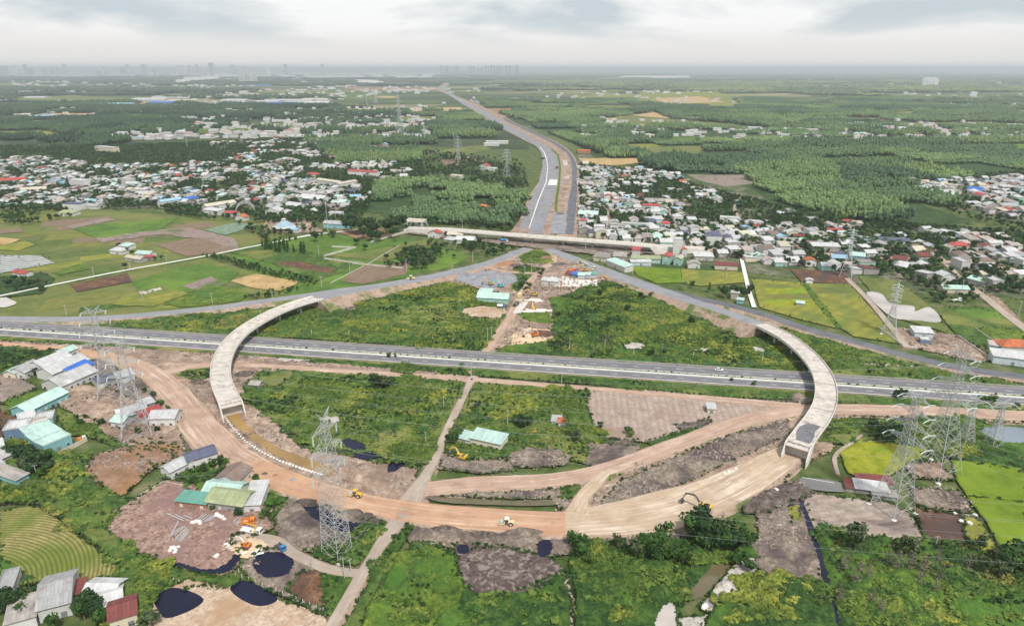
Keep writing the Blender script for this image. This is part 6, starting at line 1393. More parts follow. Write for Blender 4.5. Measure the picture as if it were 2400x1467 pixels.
LH = [((948,528),(990,531),12,4,'shed','cream','white','low cream house at the left end of the flyover'), ((1003,558),(1030,560),8,5,'gablef','red','white','white house with a red roof below the flyover'), ((1040,570),(1064,573),9,3.6,'shed','white','grey','white shelter roof right of the red-roofed house'), ((1068,572),(1110,574),12,4.2,'gable','white','white','white-roofed workshop below the flyover'), ((1048,560),(1085,561),9,4.2,'gable','cream','grey','cream roof behind the white workshop below the flyover'),
 ((758,535),(812,538),11,5,'gable','grey','teal','grey-roofed hall with a pale turquoise front'), ((770,510),(800,511),9,5,'flat','white','white','unfinished white frame house behind the turquoise hall'), ((743,436),(796,444),9,9,'gable','cream','white','white school wing with rows of windows, cream roof'), ((796,446),(838,438),9,8,'gable','pink','white','second white school wing, turned towards the lane'), ((816,416),(884,420),9,10,'gable','red','white','long white school building with a red roof'),
 ((700,475),(755,480),18,6,'gable','white','white','large white hall left of the school'), ((668,488),(700,492),14,4,'gable','white','white','low white hall in front of the large white hall'), ((782,470),(802,471),8,5,'shed','teal','mint','mint-roofed annex right of the large white hall'), ((718,418),(745,419),9,6,'hip','red','white','small white villa with a red roof in the left village'), ((1124,398),(1142,400),9,7,'gablef','red','white','lone villa with a steep red roof by the far pylon'), ((1147,401),(1161,402),8,4,'shed','white','white','small white house right of the steep red villa'),
 ((1055,418),(1080,420),8,4,'shed','cream','white','lone low cream house in the green clearing'), ((1110,492),(1141,494),9,4,'hip','orange','grey','orange-roofed house among the plantation trees'), ((1142,505),(1158,506),8,5,'shed','pink','white','small pinkish house right of the orange roof in the plantation'), ((224,358),(266,362),14,12,'flat','white','cream','tall cream block above the left village'), ((148,492),(186,494),12,7,'flat','navy','white','white villa with a flat navy top at the field edge'), ((186,490),(228,492),11,4,'gable','grey','white','grey-roofed hall right of the flat navy villa'), ((135,507),(172,508),12,3.6,'shed','moss','white','low mossy-roofed shed in front of the flat navy villa'),
 ((380,488),(430,480),10,7,'gable','sky','white','pale building with light blue gables in the left village'), ((432,482),(468,474),9,6,'hip','blue','white','white villa with a bright blue roof in the left village'), ((476,502),(512,506),10,5,'shed','white','white','low white hall at the left of the arch frame'), ((486,497),(555,486),12,6,'gable','cream','white','long cream-roofed hall beside the steel arches'), ((523,507),(552,510),8,4,'shed','red','white','red-roofed shed below the steel arches'), ((552,517),(575,519),7,4,'gablef','orange','white','small house with an orange-red roof by the net garden'),
 ((258,596),(286,599),9,3.6,'hip','white','white','white-roofed cottage in the fields, leftmost of the farmstead'), ((278,585),(300,588),9,3.6,'shed','teal','white','pale roofed shed at the back of the farmstead'), ((318,604),(352,606),9,3.6,'gable','teal','white','pale green roofed farmhouse in the fields'), ((294,612),(330,618),7,3.4,'gable','cream','grey','long faded hut nearest the white lane'), ((338,610),(355,611),5,3,'hip','red','grey','small red-roofed shelter of the farmstead'), ((30,648),(60,652),7,3.4,'gable','red','white','small house with a red roof among the dark trees at the left edge'),
 ((164,440),(200,444),10,11,'flat','white','white','white four-storey house standing above the left village'), ((0,432),(60,430),14,5,'gable','red','white','long bright red market roof at the left edge'), ((50,456),(110,452),14,5,'gable','cream','white','cream-roofed hall below the long red market roof'), ((112,432),(142,434),9,6,'flat','sky','pale','sky blue flat house in the left village'), ((282,432),(308,434),9,8,'flat','white','white','blocky white house in the middle of the left village'), ((5,475),(22,476),8,6,'gablef','brown','white','brown-roofed white villa at the left edge')]
for a, b, d_, h_, rf, rc_, wc_, lab in LH: hb_(a, b, d_, h_, roof=rf, rc=rc_, wc=wc_, detail=1, label=lab, storeys=max(1, int(h_/3.4)))
NHAND = len(HFOOT)
# round pavilion with a pale conical roof
x_, y_, _ = P(668, 540); pv = empty('pavilion', (x_, y_, .2), 0, 'round pavilion with a tiered pale conical roof', 'pavilion')
m = MB(); m.cyl((0, 0, 2), 9, 4, n=16); m.obj('walls', [WALL['white']], pv)
def cone(r0, z0, r1, z1, n=16):
    v = [(r0*math.cos(2*PI*k/n), r0*math.sin(2*PI*k/n), z0) for k in range(n)]+[(r1*math.cos(2*PI*k/n), r1*math.sin(2*PI*k/n), z1) for k in range(n)]
    return v, [(k, (k+1) % n, n+(k+1) % n, n+k) for k in range(n)]+[tuple(range(n))[::-1], tuple(range(n, 2*n))]
m = MB(); m.add(*cone(12.5, 3.9, 9, 5.4)); m.obj('lower_roof', [ROOF['white']], pv); m = MB(); m.add(*cone(9.2, 5.6, 2, 10.2)); r_ = m.obj('upper_roof', [ROOF['sky']], pv)
for k in range(16):
    a = 2*PI*k/16; m = MB(); m.bar((9.2*math.cos(a), 9.2*math.sin(a), 5.68), (2*math.cos(a), 2*math.sin(a), 10.28), .13); m.obj('roof_rib', [WALL['white']], r_)
m = MB(); m.cyl((0, 0, 10.9), 1.8, 1.4, n=12); m.add(*cone(2.6, 11.6, .3, 12.9, 12)); m.obj('lantern', [WALL['white']], pv)
hb_((672,545),(698,547), 7, 3.4, roof='gable', rc='sky', wc='white', detail=1, label='small light blue porch building in front of the round pavilion')
# steel arches
x_, y_, _ = P(576, 500); ar = empty('arch_frame', (x_, y_, .2), R(20), 'bare grey steel arches standing beside the cream-roofed hall', 'arches')
for k in range(4):
    m = MB(); n = 14; yy = k*6-9
    for i in range(n): a0, a1 = PI*i/n, PI*(i+1)/n; m.bar((11*math.cos(a0), yy, 13*math.sin(a0)), (11*math.cos(a1), yy, 13*math.sin(a1)), .35)
    m.obj('arch', [steel], ar)
# long walls
def wallpx(pts, h, mat, label, w=.25, group=None):
    c = spline([p + () for p in pixline([(a, b, .2) for a, b in pts])], 200) if len(pts) == 2 else np.array([p for p in pixline([(a, b, .2) for a, b in pts])])
    o = sweep('boundary_wall', c, [(-w/2, -.3), (-w/2, h), (w/2, h), (w/2, -.3)], [mat], closed=True, caps=True); return tag(o, label, 'wall', group)
wallpx([(950,545),(868,570)], 1.8, conc, 'grey block wall slanting below the dark tall trees'); wallpx([(835,582),(778,580)], 1.6, conc, 'short grey wall at the top of the walled field')
wallpx([(830,583),(760,603),(760,609),(852,622)], 2.2, conc, 'grey block wall bending round the corner of the walled field'); wallpx([(852,622),(945,631)], 1.8, conc, 'grey wall on the near side of the wooded garden')
wallpx([(935,578),(860,622)], 1.2, conc, 'low grey wall between the walled field and the wooded garden'); wallpx([(853,625),(775,665)], 1.0, conc, 'grey drain wall running down from the walled field')
wallpx([(740,549),(672,565)], 1.6, concw, 'white wall behind the walled field'); wallpx([(1610,582),(1700,588)], 2.0, concw, 'white villa wall along the village road')
wallpx([(1630,592),(1800,600),(1990,606)], 1.4, concw, 'long row of white barrier wall in the middle of the village road'); wallpx([(1955,1135),(1880,1122)], .8, concw, 'pale rim wall behind the small grey pond')
wallpx([(2130,1142),(2250,1158),(2278,1208),(2275,1212)], .7, conc, 'grey rim wall round the garden plot behind the brown field'); wallpx([(2276,1210),(2130,1192)], .7, conc, 'grey rim wall between the garden plot and the brown field')
wallpx([(2060,770),(2115,812),(2150,818)], 1.6, concw, 'pale wall on the left side of the scrapyard'); wallpx([(2245,790),(2330,850)], 1.6, conc, 'grey wall on the right side of the scrapyard')
wallpx([(104,1085),(205,1032)], 1.8, WALL['cream'], 'pinkish garden wall in front of the teal cluster'); wallpx([(322,1168),(420,1180)], .7, concw, 'low pale kerb wall along the pink yard'); wallpx([(322,1168),(384,1133),(450,1146)], 1.2, conc, 'thin fence wall at the back of the pink yard')
wallpx([(2285,768),(2320,795),(2400,800)], .7, conc, 'low grey rim of the far right plot')
# ---------------- villages: rows of houses
def villages():
    V = [([(1358,385),(1440,398),(1560,405),(1640,440),(1720,470),(1850,505),(1960,530),(2400,560),(2400,690),(2200,685),(2100,650),(1990,640),(1750,615),(1560,575),(1360,556)], 10.6, 14.5, R(2), .62),
         ([(0,375),(120,372),(250,395),(500,385),(700,400),(800,455),(740,470),(600,480),(480,490),(360,480),(230,490),(0,488)], 10.4, 15, R(-6), .62),
         ([(2120,432),(2400,415),(2400,520),(2300,500),(2230,462)], 11.5, 16, R(4), .62), ([(500,340),(640,325),(900,345),(985,375),(1000,430),(920,440),(820,400),(700,398),(520,380)], 12, 19, R(-6), .34),
         ([(1480,395),(1590,405),(1610,425),(1500,418)], 10, 13, R(0), .6), ([(650,470),(860,440),(880,480),(760,520),(620,510)], 14, 22, R(0), .22), ([(1960,600),(2400,640),(2400,700),(2230,660),(2100,665),(1990,640)], 12, 14, R(30), .7)]
    foot = []; C = []
    cells = {}
    def hit(x, y, r):
        for i in range(int((x-30)//30), int((x+30)//30)+1):
            for j in range(int((y-30)//30), int((y+30)//30)+1):
                for (a, b, q) in cells.get((i, j), ()):
                    if (a-x)**2+(b-y)**2 < (q+r)**2: return True
        return False
    def put(x, y, r): cells.setdefault((int(x//30), int(y//30)), []).append((x, y, r))
    for f in HFOOT:
        a = np.array(f); c = a.mean(0); L1 = np.linalg.norm(a[1]-a[0]); L2 = np.linalg.norm(a[2]-a[1]); n = max(1, int(max(L1, L2)/8)); u = (a[1]-a[0])/L1 if L1 > L2 else (a[2]-a[1])/L2
        for k in range(n): q = c+u*(max(L1, L2))*((k+.5)/n-.5); put(q[0], q[1], min(L1, L2)/2+1)
    for t in TOW.values(): put(t[4], t[5], 9)
    rr = random.Random(5)
    for poly, sx_, sy_, ang, dens in V:
        w = PV(np.array(poly, float)); pw = [tuple(a) for a in w]
        q = jgrid(w[:, 0].min()-40, w[:, 0].max()+40, w[:, 1].min(), w[:, 1].max(), 1.0) if 0 else None
        gx, gy = np.meshgrid(np.arange(-1100, 1100, sx_), np.arange(w[:, 1].min()-60, w[:, 1].max()+60, sy_)); q = np.stack([gx.ravel(), gy.ravel()], 1); c_ = w.mean(0)
        c, n = math.cos(ang), math.sin(ang); q = (q-c_) @ np.array([[c, n], [-n, c]])+c_+RNG.uniform(-.22, .22, (len(q), 2))*np.array([sx_, sy_])
        q = q[inpoly(q, pw)]; q = q[inview(q, 0, 20)]; q = q[~covered(q, None)]
        for p in PATCH:
            if p['name'] in ('field', 'fish_pond', 'highway_verge', 'junction_ground', 'tilled_plot', 'clearing', 'scrapyard'): q = q[~inpoly(q, p['w'])] if len(q) else q
        nz = fbm(q[:, 0]/45, q[:, 1]/45, 12, 3)
        for (x, y), z_ in zip(q, nz):
            if rr.random() > dens+(z_-.5)*3.0: continue
            r = min(sx_, sy_)*.42
            if hit(x, y, r): continue
            put(x, y, r*.8); C.append((x, y, ang, sx_, sy_))
    d = [(math.hypot(c[0], c[1]), c) for c in C]; d.sort(key=lambda t: t[0])
    cols = ['white']*34+['grey']*26+['fibro']*18+['pink']*12+['cream']*6+['red']*4+['orange']*1+['maroon']*3+['sky']*3+['teal']*4+['navy']*3+['brown']*4
    items = []; rest = MB(); far_n = 0; nh = NHAND; RK = list(ROOF); WK = list(WALL)
    for i, (_, (x, y, ang, sx_, sy_)) in enumerate(d):
        w = sx_*rr.uniform(.68, .98); l = sy_*rr.uniform(.6, 1.0); h = rr.choice([3.4, 3.6, 4, 4.4, 6.8]); rz = ang+rr.gauss(0, .07)+(PI/2 if rr.random() < .25 and abs(sx_-sy_) < 4 else 0)
        if sy_ > 15 and rr.random() < .3: w, l = w*1.5, l*.8
        rf = rr.choice(['gable', 'gable', 'shed', 'shed', 'gablef', 'flat', 'hip', 'shed']); rc_ = rr.choice(cols); wc_ = rr.choice(['white']*7+['grey']*3+['cream', 'pale', 'mint'])
        if rf == 'flat' and rc_ in ('red', 'orange', 'maroon', 'blue', 'green'): rc_ = 'white'
        if nh+i < 290:
            e = house(x, y, rz, w, l, h, roof=rf, rc=rc_, wc=wc_, detail=1 if math.hypot(x, y) < 760 else 0, cat='house', group='houses of the villages', storeys=2 if h > 6 else 1)
            pp = proj([(x, y)])[0]; size = 'tall' if h > 6 else ('long' if max(w, l)/min(w, l) > 1.7 else 'low')
            rt = {'gable': 'gabled', 'gablef': 'gabled', 'shed': 'sloping', 'flat': 'flat', 'hip': 'hipped'}[rf]
            items.append((f'{size} {WN[wc_]} house with {rt} {RN[rc_]} roof', pp[0], pp[1], e))
        else:
            rh = {'gable': l*.2, 'gablef': w*.2, 'shed': l*.1, 'hip': min(w, l)*.28, 'flat': 0}[rf]; c, n = math.cos(rz), math.sin(rz)
            for mm, mi in ((walls_me(w, l, h, rf, rh, WALL[wc_]), len(RK)+WK.index(wc_)), (roof_me(w, l, h, rf, rh, ROOF[rc_], .4), RK.index(rc_))):
                vv = [v.co for v in mm.vertices]; rest.add([(x+v.x*c-v.y*n, y+v.x*n+v.y*c, v.z+.2) for v in vv], [tuple(p.vertices) for p in mm.polygons], mi); bpy.data.meshes.remove(mm)
    # scattered hamlets far off, a few pixels each
    for k in range(5200):
        px_ = rr.uniform(-20, 2420); py_ = 168+ (rr.random()**1.15)*160
        if rr.random() > (.95 if px_ < 1000 else .33): continue
        x, y, _ = P(px_, py_)
        if vnoise(np.array([x/700.]), np.array([y/900.]), 33)[0] < (.44 if px_ < 1000 else .50): continue
        if y < 3300 and abs(proj([(x, y)])[0, 0]-1200) < 160: continue
        HAM.add((int(x//28), int(y//28)))
        if y < 2600: HAM.add((int(x//28), int(y//28)-1))
        s_ = rr.uniform(8, 15)*(1 if y < 3000 else min(3.2, y/3000)); l = s_*rr.uniform(.8, 2); h = rr.uniform(3.5, 7)*(1 if y < 4000 else 1.6); rc_ = rr.choice(cols); rz = rr.uniform(-.4, .4); c, n = math.cos(rz), math.sin(rz)
        rf = rr.choice(['gable', 'shed']); rh = .2*s_*.5
        for mm, mi in ((walls_me(l, s_, h, rf, rh, WALL['white']), len(RK)), (roof_me(l, s_, h, rf, rh, ROOF[rc_], .3), RK.index(rc_))):
            vv = [v.co for v in mm.vertices]; rest.add([(x+v.x*c-v.y*n, y+v.x*n+v.y*c, v.z+.5) for v in vv], [tuple(p.vertices) for p in mm.polygons], mi); bpy.data.meshes.remove(mm)
    o = rest.obj('distant_houses', [ROOF[k] for k in RK]+[WALL[k] for k in WK]); tag(o, 'hundreds of small far houses with pale roofs filling the villages beyond', kind='stuff')
    return items, cells
HITEMS, CELLS = villages()
forest()
# ---------------- industry and towns towards the horizon
def block(px, py, wpx, hgt, dep, rc_, wc_, label, cat='factory', name='factory', rf='gable'):
    a = P2(px-wpx/2, py); b = P2(px+wpx/2, py); w = math.dist(a, b); c = ((a[0]+b[0])/2, (a[1]+b[1])/2+dep/2)
    return house(c[0], c[1], 0, w, dep, hgt, roof=rf, rc=rc_, wc=wc_, rh=min(4, dep*.04) if rf == 'gable' else None, detail=0, label=label, cat=cat, name=name)
FAC = [(345,237,80,9,120,'white','white','broad white factory roof, leftmost of the big industrial estate'),(372,247,58,11,110,'blue','blue','deep blue factory hall in the industrial estate'),(240,249,130,8,90,'sky','pale','long light blue factory roof left of the deep blue hall'),(425,240,70,9,110,'cream','white','cream factory roof right of the broad white one'),(400,231,90,8,90,'white','white','white factory roof at the back of the estate'),
 (545,240,60,9,110,'white','white','white factory roof standing alone between the two estates'),(655,248,70,9,110,'blue','pale','light blue front factory of the right estate'),(620,243,60,8,110,'white','white','white factory roof at the left of the right estate'),(690,240,80,9,120,'white','white','widest white factory roof of the right estate'),(740,247,55,10,110,'white','white','white factory at the right end of the right estate'),(735,238,60,9,100,'cream','white','cream factory roof behind the white end factory'),
 (80,231,50,7,60,'white','white','low white hall in the far green fields at left'),(145,240,35,6,60,'cream','white','small cream hall below the low white one'),(70,273,55,6,60,'cream','white','pale hall near the far left edge'),(100,276,45,5,50,'sky','white','light blue hall near the far left edge'),(210,263,80,6,50,'white','grey','long white greenhouse roof in the left woods'),(275,285,50,5,40,'white','white','white hall in the woods of the far left'),(540,200,90,9,90,'teal','mint','long turquoise roof before the river town'),(600,202,60,9,80,'blue','blue','blue roof before the river town'),
 (1165,338,52,5,24,'white','white','row of white greenhouses left of the highway'),(1152,343,36,5,20,'white','white','shorter white greenhouse left of the highway'),(960,335,38,5,30,'white','white','white poultry sheds behind the far pylon'),(1160,250,22,5,30,'orange','cream','small orange-roofed depot right of the far highway'),(965,375,36,5,18,'teal','white','pale green shed among the trees of the left village'),(1369,360,30,5,20,'orange','brick','orange-roofed farm right of the dark carriageway'),
 (2080,212,26,9,60,'cream','cream','low cream building left of the white tower estate'),(2090,200,10,14,60,'white','white','small white block left of the white tower estate'),(2154,206,20,8,60,'white','white','low white podium before the white tower estate'),(2275,214,20,8,60,'white','white','low white hall right of the white tower estate'),(2332,210,12,12,60,'white','white','small white block at far right'),(2375,211,30,8,80,'white','white','long white hall at the far right edge'),(2030,201,20,8,60,'white','white','thin white hall in the far woods at right')]
for f in FAC: block(*f)
towm = smat('hazy_tower_wall', (.62,.62,.61), .8, .15, 30, rnd=.35); towd = smat('dark_tower_wall', (.34,.36,.38), .8, .15, 30, rnd=.2)
def towerblock(px, base, top, wpx, label, mat=None, n=1, group=None, cat='tower block'):
    x, y, _ = P(px, base); w = wpx/F*math.hypot(y, H)*1.02; h = (base-top)/F*y*1.03; e = empty('apartment_tower', (x, y, 0), 0, label, cat, group)
    m = MB(); d_ = w*.8; m.box(0, 0, h/2, w, d_, h); m.box(0, 0, h+h*.02, w*.4, d_*.4, h*.04); mt = mat or towm; m.obj('walls', [mt], e)
    m = MB(); fl = max(4, min(16, int(h/9)))
    for k in range(fl): m.box(0, -d_/2-.25, (k+.55)/fl*h, w*.86, .5, h/fl*.38)
    o = m.obj('window_band', [glassm], e); o['kind'] = 'stuff'; return e
TWI = []
rr = random.Random(11)
for k, (px_, tp) in enumerate([(1028,158),(1034,156),(1041,157),(1048,156),(1055,158),(1066,157),(1073,156),(1098,158),(1104,157),(1111,157),(1122,160),(1129,159),(1138,155),(1145,157),(1152,155),(1159,155),(1166,156),(1173,156),(1180,155),(1187,155),(1195,156),(1202,156),(1211,155)]):
    TWI.append(('pale grey high-rise block on the horizon', px_, 168, towerblock(px_, 178, tp+2, 5.5, None, towd if k > 13 and k % 3 else towm)))
for px_, tp, w_ in [(10,154,16),(20,164,5),(39,152,9),(50,160,6),(64,151,6),(70,158,7),(78,158,5),(100,157,5),(108,160,6),(118,154,7),(124,160,5),(140,158,9),(155,150,6),(157,158,7),(237,163,18),(248,155,6),(292,157,12),(302,151,6),(340,151,9),(364,156,4),(396,157,9),(424,152,10),(434,155,6),(447,152,5),(464,150,5),(474,156,12),(498,148,9),(548,152,10),(575,155,8),(630,158,8),(671,151,6),(757,150,6),(560,176,8),(570,176,6),(590,163,3),(597,163,3),(916,156,5)]:
    TWI.append(('hazy city high-rise', px_, 168, towerblock(px_, 179, tp+4.5, w_, None)))
for k, (px_, tp) in enumerate([(564,178),(572,179),(580,178),(586,179),(592,178),(600,177)]): TWI.append(('pale apartment block by the river bend', px_, 190, towerblock(px_, 194, tp, 5, None)))
for k, (px_, tp) in enumerate([(2164,187),(2170,185),(2177,186),(2185,185),(2192,187)]): TWI.append(('white tower of the lone tower estate', px_, 200, towerblock(px_, 204, tp, 6.2, None, smat('bright_white_tower', (.85,.85,.84), .8, .05, 30))))
# low mass of the city round the towers
m = MB(); rr = random.Random(3)
for k in range(900):
    px_ = rr.uniform(-20, 1020) if k < 620 else rr.uniform(1000, 2420); py_ = rr.uniform(170, 181) if k < 620 else rr.uniform(166.5, 171)
    x, y, _ = P(px_, py_); s_ = rr.uniform(40, 160)*y/15000; m.box(x, y, 8, s_*1.6, s_*.8, rr.uniform(15, 45), rr.choice([0, 0, 1]))
tag(m.obj('city_sprawl', [towm, WALL['white']]), 'low sprawl of the hazy city along the horizon', kind='stuff')
# river bridge with a shallow arch
x0_, y0_, _ = P(858, 179); x1_, y1_, _ = P(948, 179.5); br = empty('river_bridge', ((x0_+x1_)/2, y0_, 0), 0, 'long low arched bridge far off over the river', 'bridge'); m = MB(); n = 18; L_b = x1_-x0_; prev = None
for i in range(n+1):
    t = i/n; p = Vector((-L_b/2+t*L_b, 0, 6+math.sin(PI*t)*70))
    if prev is not None: m.box((p.x+prev.x)/2, 0, (p.z+prev.z)/2, L_b/n+2, 22, 9)
    prev = p
m.obj('deck', [concw], br)
for i in range(1, n):
    t = i/n; z = 6+math.sin(PI*t)*70; m = MB(); m.box(-L_b/2+t*L_b, 0, z/2, 12, 14, z); m.obj('pier', [concw], br)
# ================================================================ SINGLE TREES AND VILLAGE TREES
CR = {}
for i in range(3):
    CR['round%d' % i] = crown_mesh('crown', 100+i, leaf_mid, 2.6, 4.2, 6, 210, .8); CR['dark%d' % i] = crown_mesh('crown', 110+i, leaf_dark, 2.8, 4.6, 7, 230, .85)
    CR['lite%d' % i] = crown_mesh('crown', 120+i, leaf_lite, 2.2, 3.4, 5, 170, .7); CR['olive%d' % i] = crown_mesh('crown', 130+i, leaf_olive, 2.4, 4.6, 6, 190, .75)
    CR['spire%d' % i] = crown_mesh('crown', 140+i, leaf_mid, 1.9, 7.2, 6, 240, .8, shape='spire', z0=2.2); CR['dry%d' % i] = crown_mesh('crown', 150+i, leaf_dry, 1.8, 5, 5, 120, .45, core=.25, shape='spire', z0=1.2)
def trunk_mesh(seed, h, r=.16, limbs=4):
    rng = random.Random(seed); m = MB(); p = Vector((0, 0, -.4)); q = Vector((rng.uniform(-.2, .2), rng.uniform(-.2, .2), h*.55)); m.bar(p, q, r, n=6, r2=r*.7); t = Vector((q.x*1.4, q.y*1.4, h)); m.bar(q, t, r*.7, n=5, r2=r*.3)
    for k in range(limbs):
        a = rng.uniform(0, 6.28); s = q.lerp(t, rng.uniform(0, .6)); m.bar(s, s+Vector((math.cos(a)*h*.24, math.sin(a)*h*.24, h*.22)), r*.45, n=4, r2=r*.15)
    return m.me('trunk', [bark])
TRK = [trunk_mesh(i, 5.2) for i in range(3)]
def palm_meshes(seed, h=8.0, nf=13, L=3.0):
    rng = random.Random(seed); m = MB(); q = [Vector((0, 0, -.3)), Vector((.25, .1, h*.5)), Vector((.55, .15, h))]; m.bar(q[0], q[1], .17, n=6, r2=.13); m.bar(q[1], q[2], .13, n=6, r2=.11); tm = m.me('trunk', [bark])
    V = []; Fc = []
    for k in range(nf):
        a = 2*PI*k/nf+rng.uniform(-.2, .2); up = rng.uniform(.1, .9); pts = []
        for j in range(5):
            t = j/4; pts.append(Vector((q[2].x+math.cos(a)*L*t, q[2].y+math.sin(a)*L*t, h+up*L*t*.6-1.15*L*t*t*.75)))
        sd = Vector((-math.sin(a), math.cos(a), 0))
        for j in range(4):
            w0 = .5*(1-abs(j/4-.35)); w1 = .5*(1-abs((j+1)/4-.35)) if j < 3 else .05; n = len(V)
            V += [pts[j]-sd*w0+Vector((0, 0, -.15)), pts[j], pts[j]+sd*w0+Vector((0, 0, -.15)), pts[j+1]-sd*w1+Vector((0, 0, -.15)), pts[j+1], pts[j+1]+sd*w1+Vector((0, 0, -.15))]; Fc += [(n, n+1, n+4, n+3), (n+1, n+2, n+5, n+4)]
    return tm, mesh('crown', V, Fc, [leaf_mid])
PALM = [palm_meshes(i) for i in range(3)]; BANANA = [palm_meshes(20+i, 1.6, 9, 2.1) for i in range(2)]
for _, b in BANANA: b.materials.clear(); b.materials.append(leaf_lite)
KN = {'round': 'bushy green', 'dark': 'dense dark', 'lite': 'light green', 'olive': 'grey-green', 'spire': 'tall slender', 'dry': 'bare greyish', 'palm': 'palm', 'banana': 'banana'}
TREES = []
def tree(px, py, h, kind, wid=1.0, label=None, world=None):
    x, y = world if world is not None else P2(px, py); rz = RNG.uniform(0, 6.28)
    if kind in ('palm', 'banana'):
        tm, cm = (PALM if kind == 'palm' else BANANA)[RNG.integers(0, 3 if kind == 'palm' else 2)]; e = empty('palm_tree' if kind == 'palm' else 'banana_plant', (x, y, .4), rz); s = h/(8.5 if kind == 'palm' else 3.2)
    else:
        tm = TRK[RNG.integers(0, 3)]; cm = CR[kind+str(RNG.integers(0, 3))]; e = empty('tree', (x, y, .4), rz); s = h/(9.2 if kind == 'spire' else 6.0)
    e.scale = (s*wid, s*wid, s); link('trunk', tm, e); link('crown', cm, e); e['category'] = 'palm' if kind == 'palm' else 'banana plant' if kind == 'banana' else 'tree'
    if label: e['label'] = label
    else: TREES.append((f"{KN[kind]} {'tree' if kind not in ('banana',) else 'plant'}" if kind != 'palm' else 'palm tree', px, py, e))
    return e
for t in [(1640,1272,13,'dark',1.1),(1612,1262,12,'round',1.0),(1668,1285,12,'dark',1.1),(1700,1290,11,'round',1.1),(1725,1300,10,'dark',1.1),(1745,1290,9,'round',1.0),(1650,1300,9,'round',1.0),(1690,1270,10,'olive',1),(1548,1290,11,'round',.9),(1520,1308,11,'round',.9),(1500,1316,10,'spire',.9),(1488,1318,9,'olive',.8),(1560,1320,9,'lite',.8),(1585,1325,9,'round',.9),(1540,1328,8,'round',.9),(1445,1296,8,'olive',.7),(1462,1304,7,'spire',.8),(1350,1290,8,'round',.9),(1362,1310,8,'round',1.1),(1378,1330,7,'lite',1),
   (1620,1340,9,'lite',.8),(1600,1318,9,'spire',.8),(1730,1330,7,'round',1),(1750,1345,6,'round',1),(2000,1300,12,'olive',.8),(1990,1290,11,'round',.8),(2005,1375,9,'dry',1),(1975,1345,8,'dry',1),(2030,1365,7,'dry',.8),(2080,1330,8,'dry',.9),(2100,1345,9,'dry',1),(2135,1320,10,'olive',.7),(2130,1345,8,'dry',1.1),(2160,1350,9,'dry',.9),(2150,1380,8,'dry',.9),(2190,1395,7,'dry',.9),(2192,1330,8,'dry',.8),(2265,1345,8,'dry',.9),(2300,1355,8,'olive',.9),(2330,1330,8,'olive',.8),(2290,1300,8,'olive',.8),(2370,1330,10,'round',1.2),(2355,1345,8,'dark',1.2),(2385,1350,9,'round',1.1),(2340,1365,8,'olive',1),(2060,1440,6,'dry',.9),(2040,1420,6,'dry',.8),(1965,1410,6,'dry',.9),(2205,1360,6,'dry',.7),(2110,1300,8,'olive',.7),
   (893,912,8,'dark',1.1),(905,918,8,'olive',1.2),(880,905,7,'dark',1),(915,908,7,'round',1.1),(1310,830,0,'round',1)] :
    if t[2]: tree(*t)
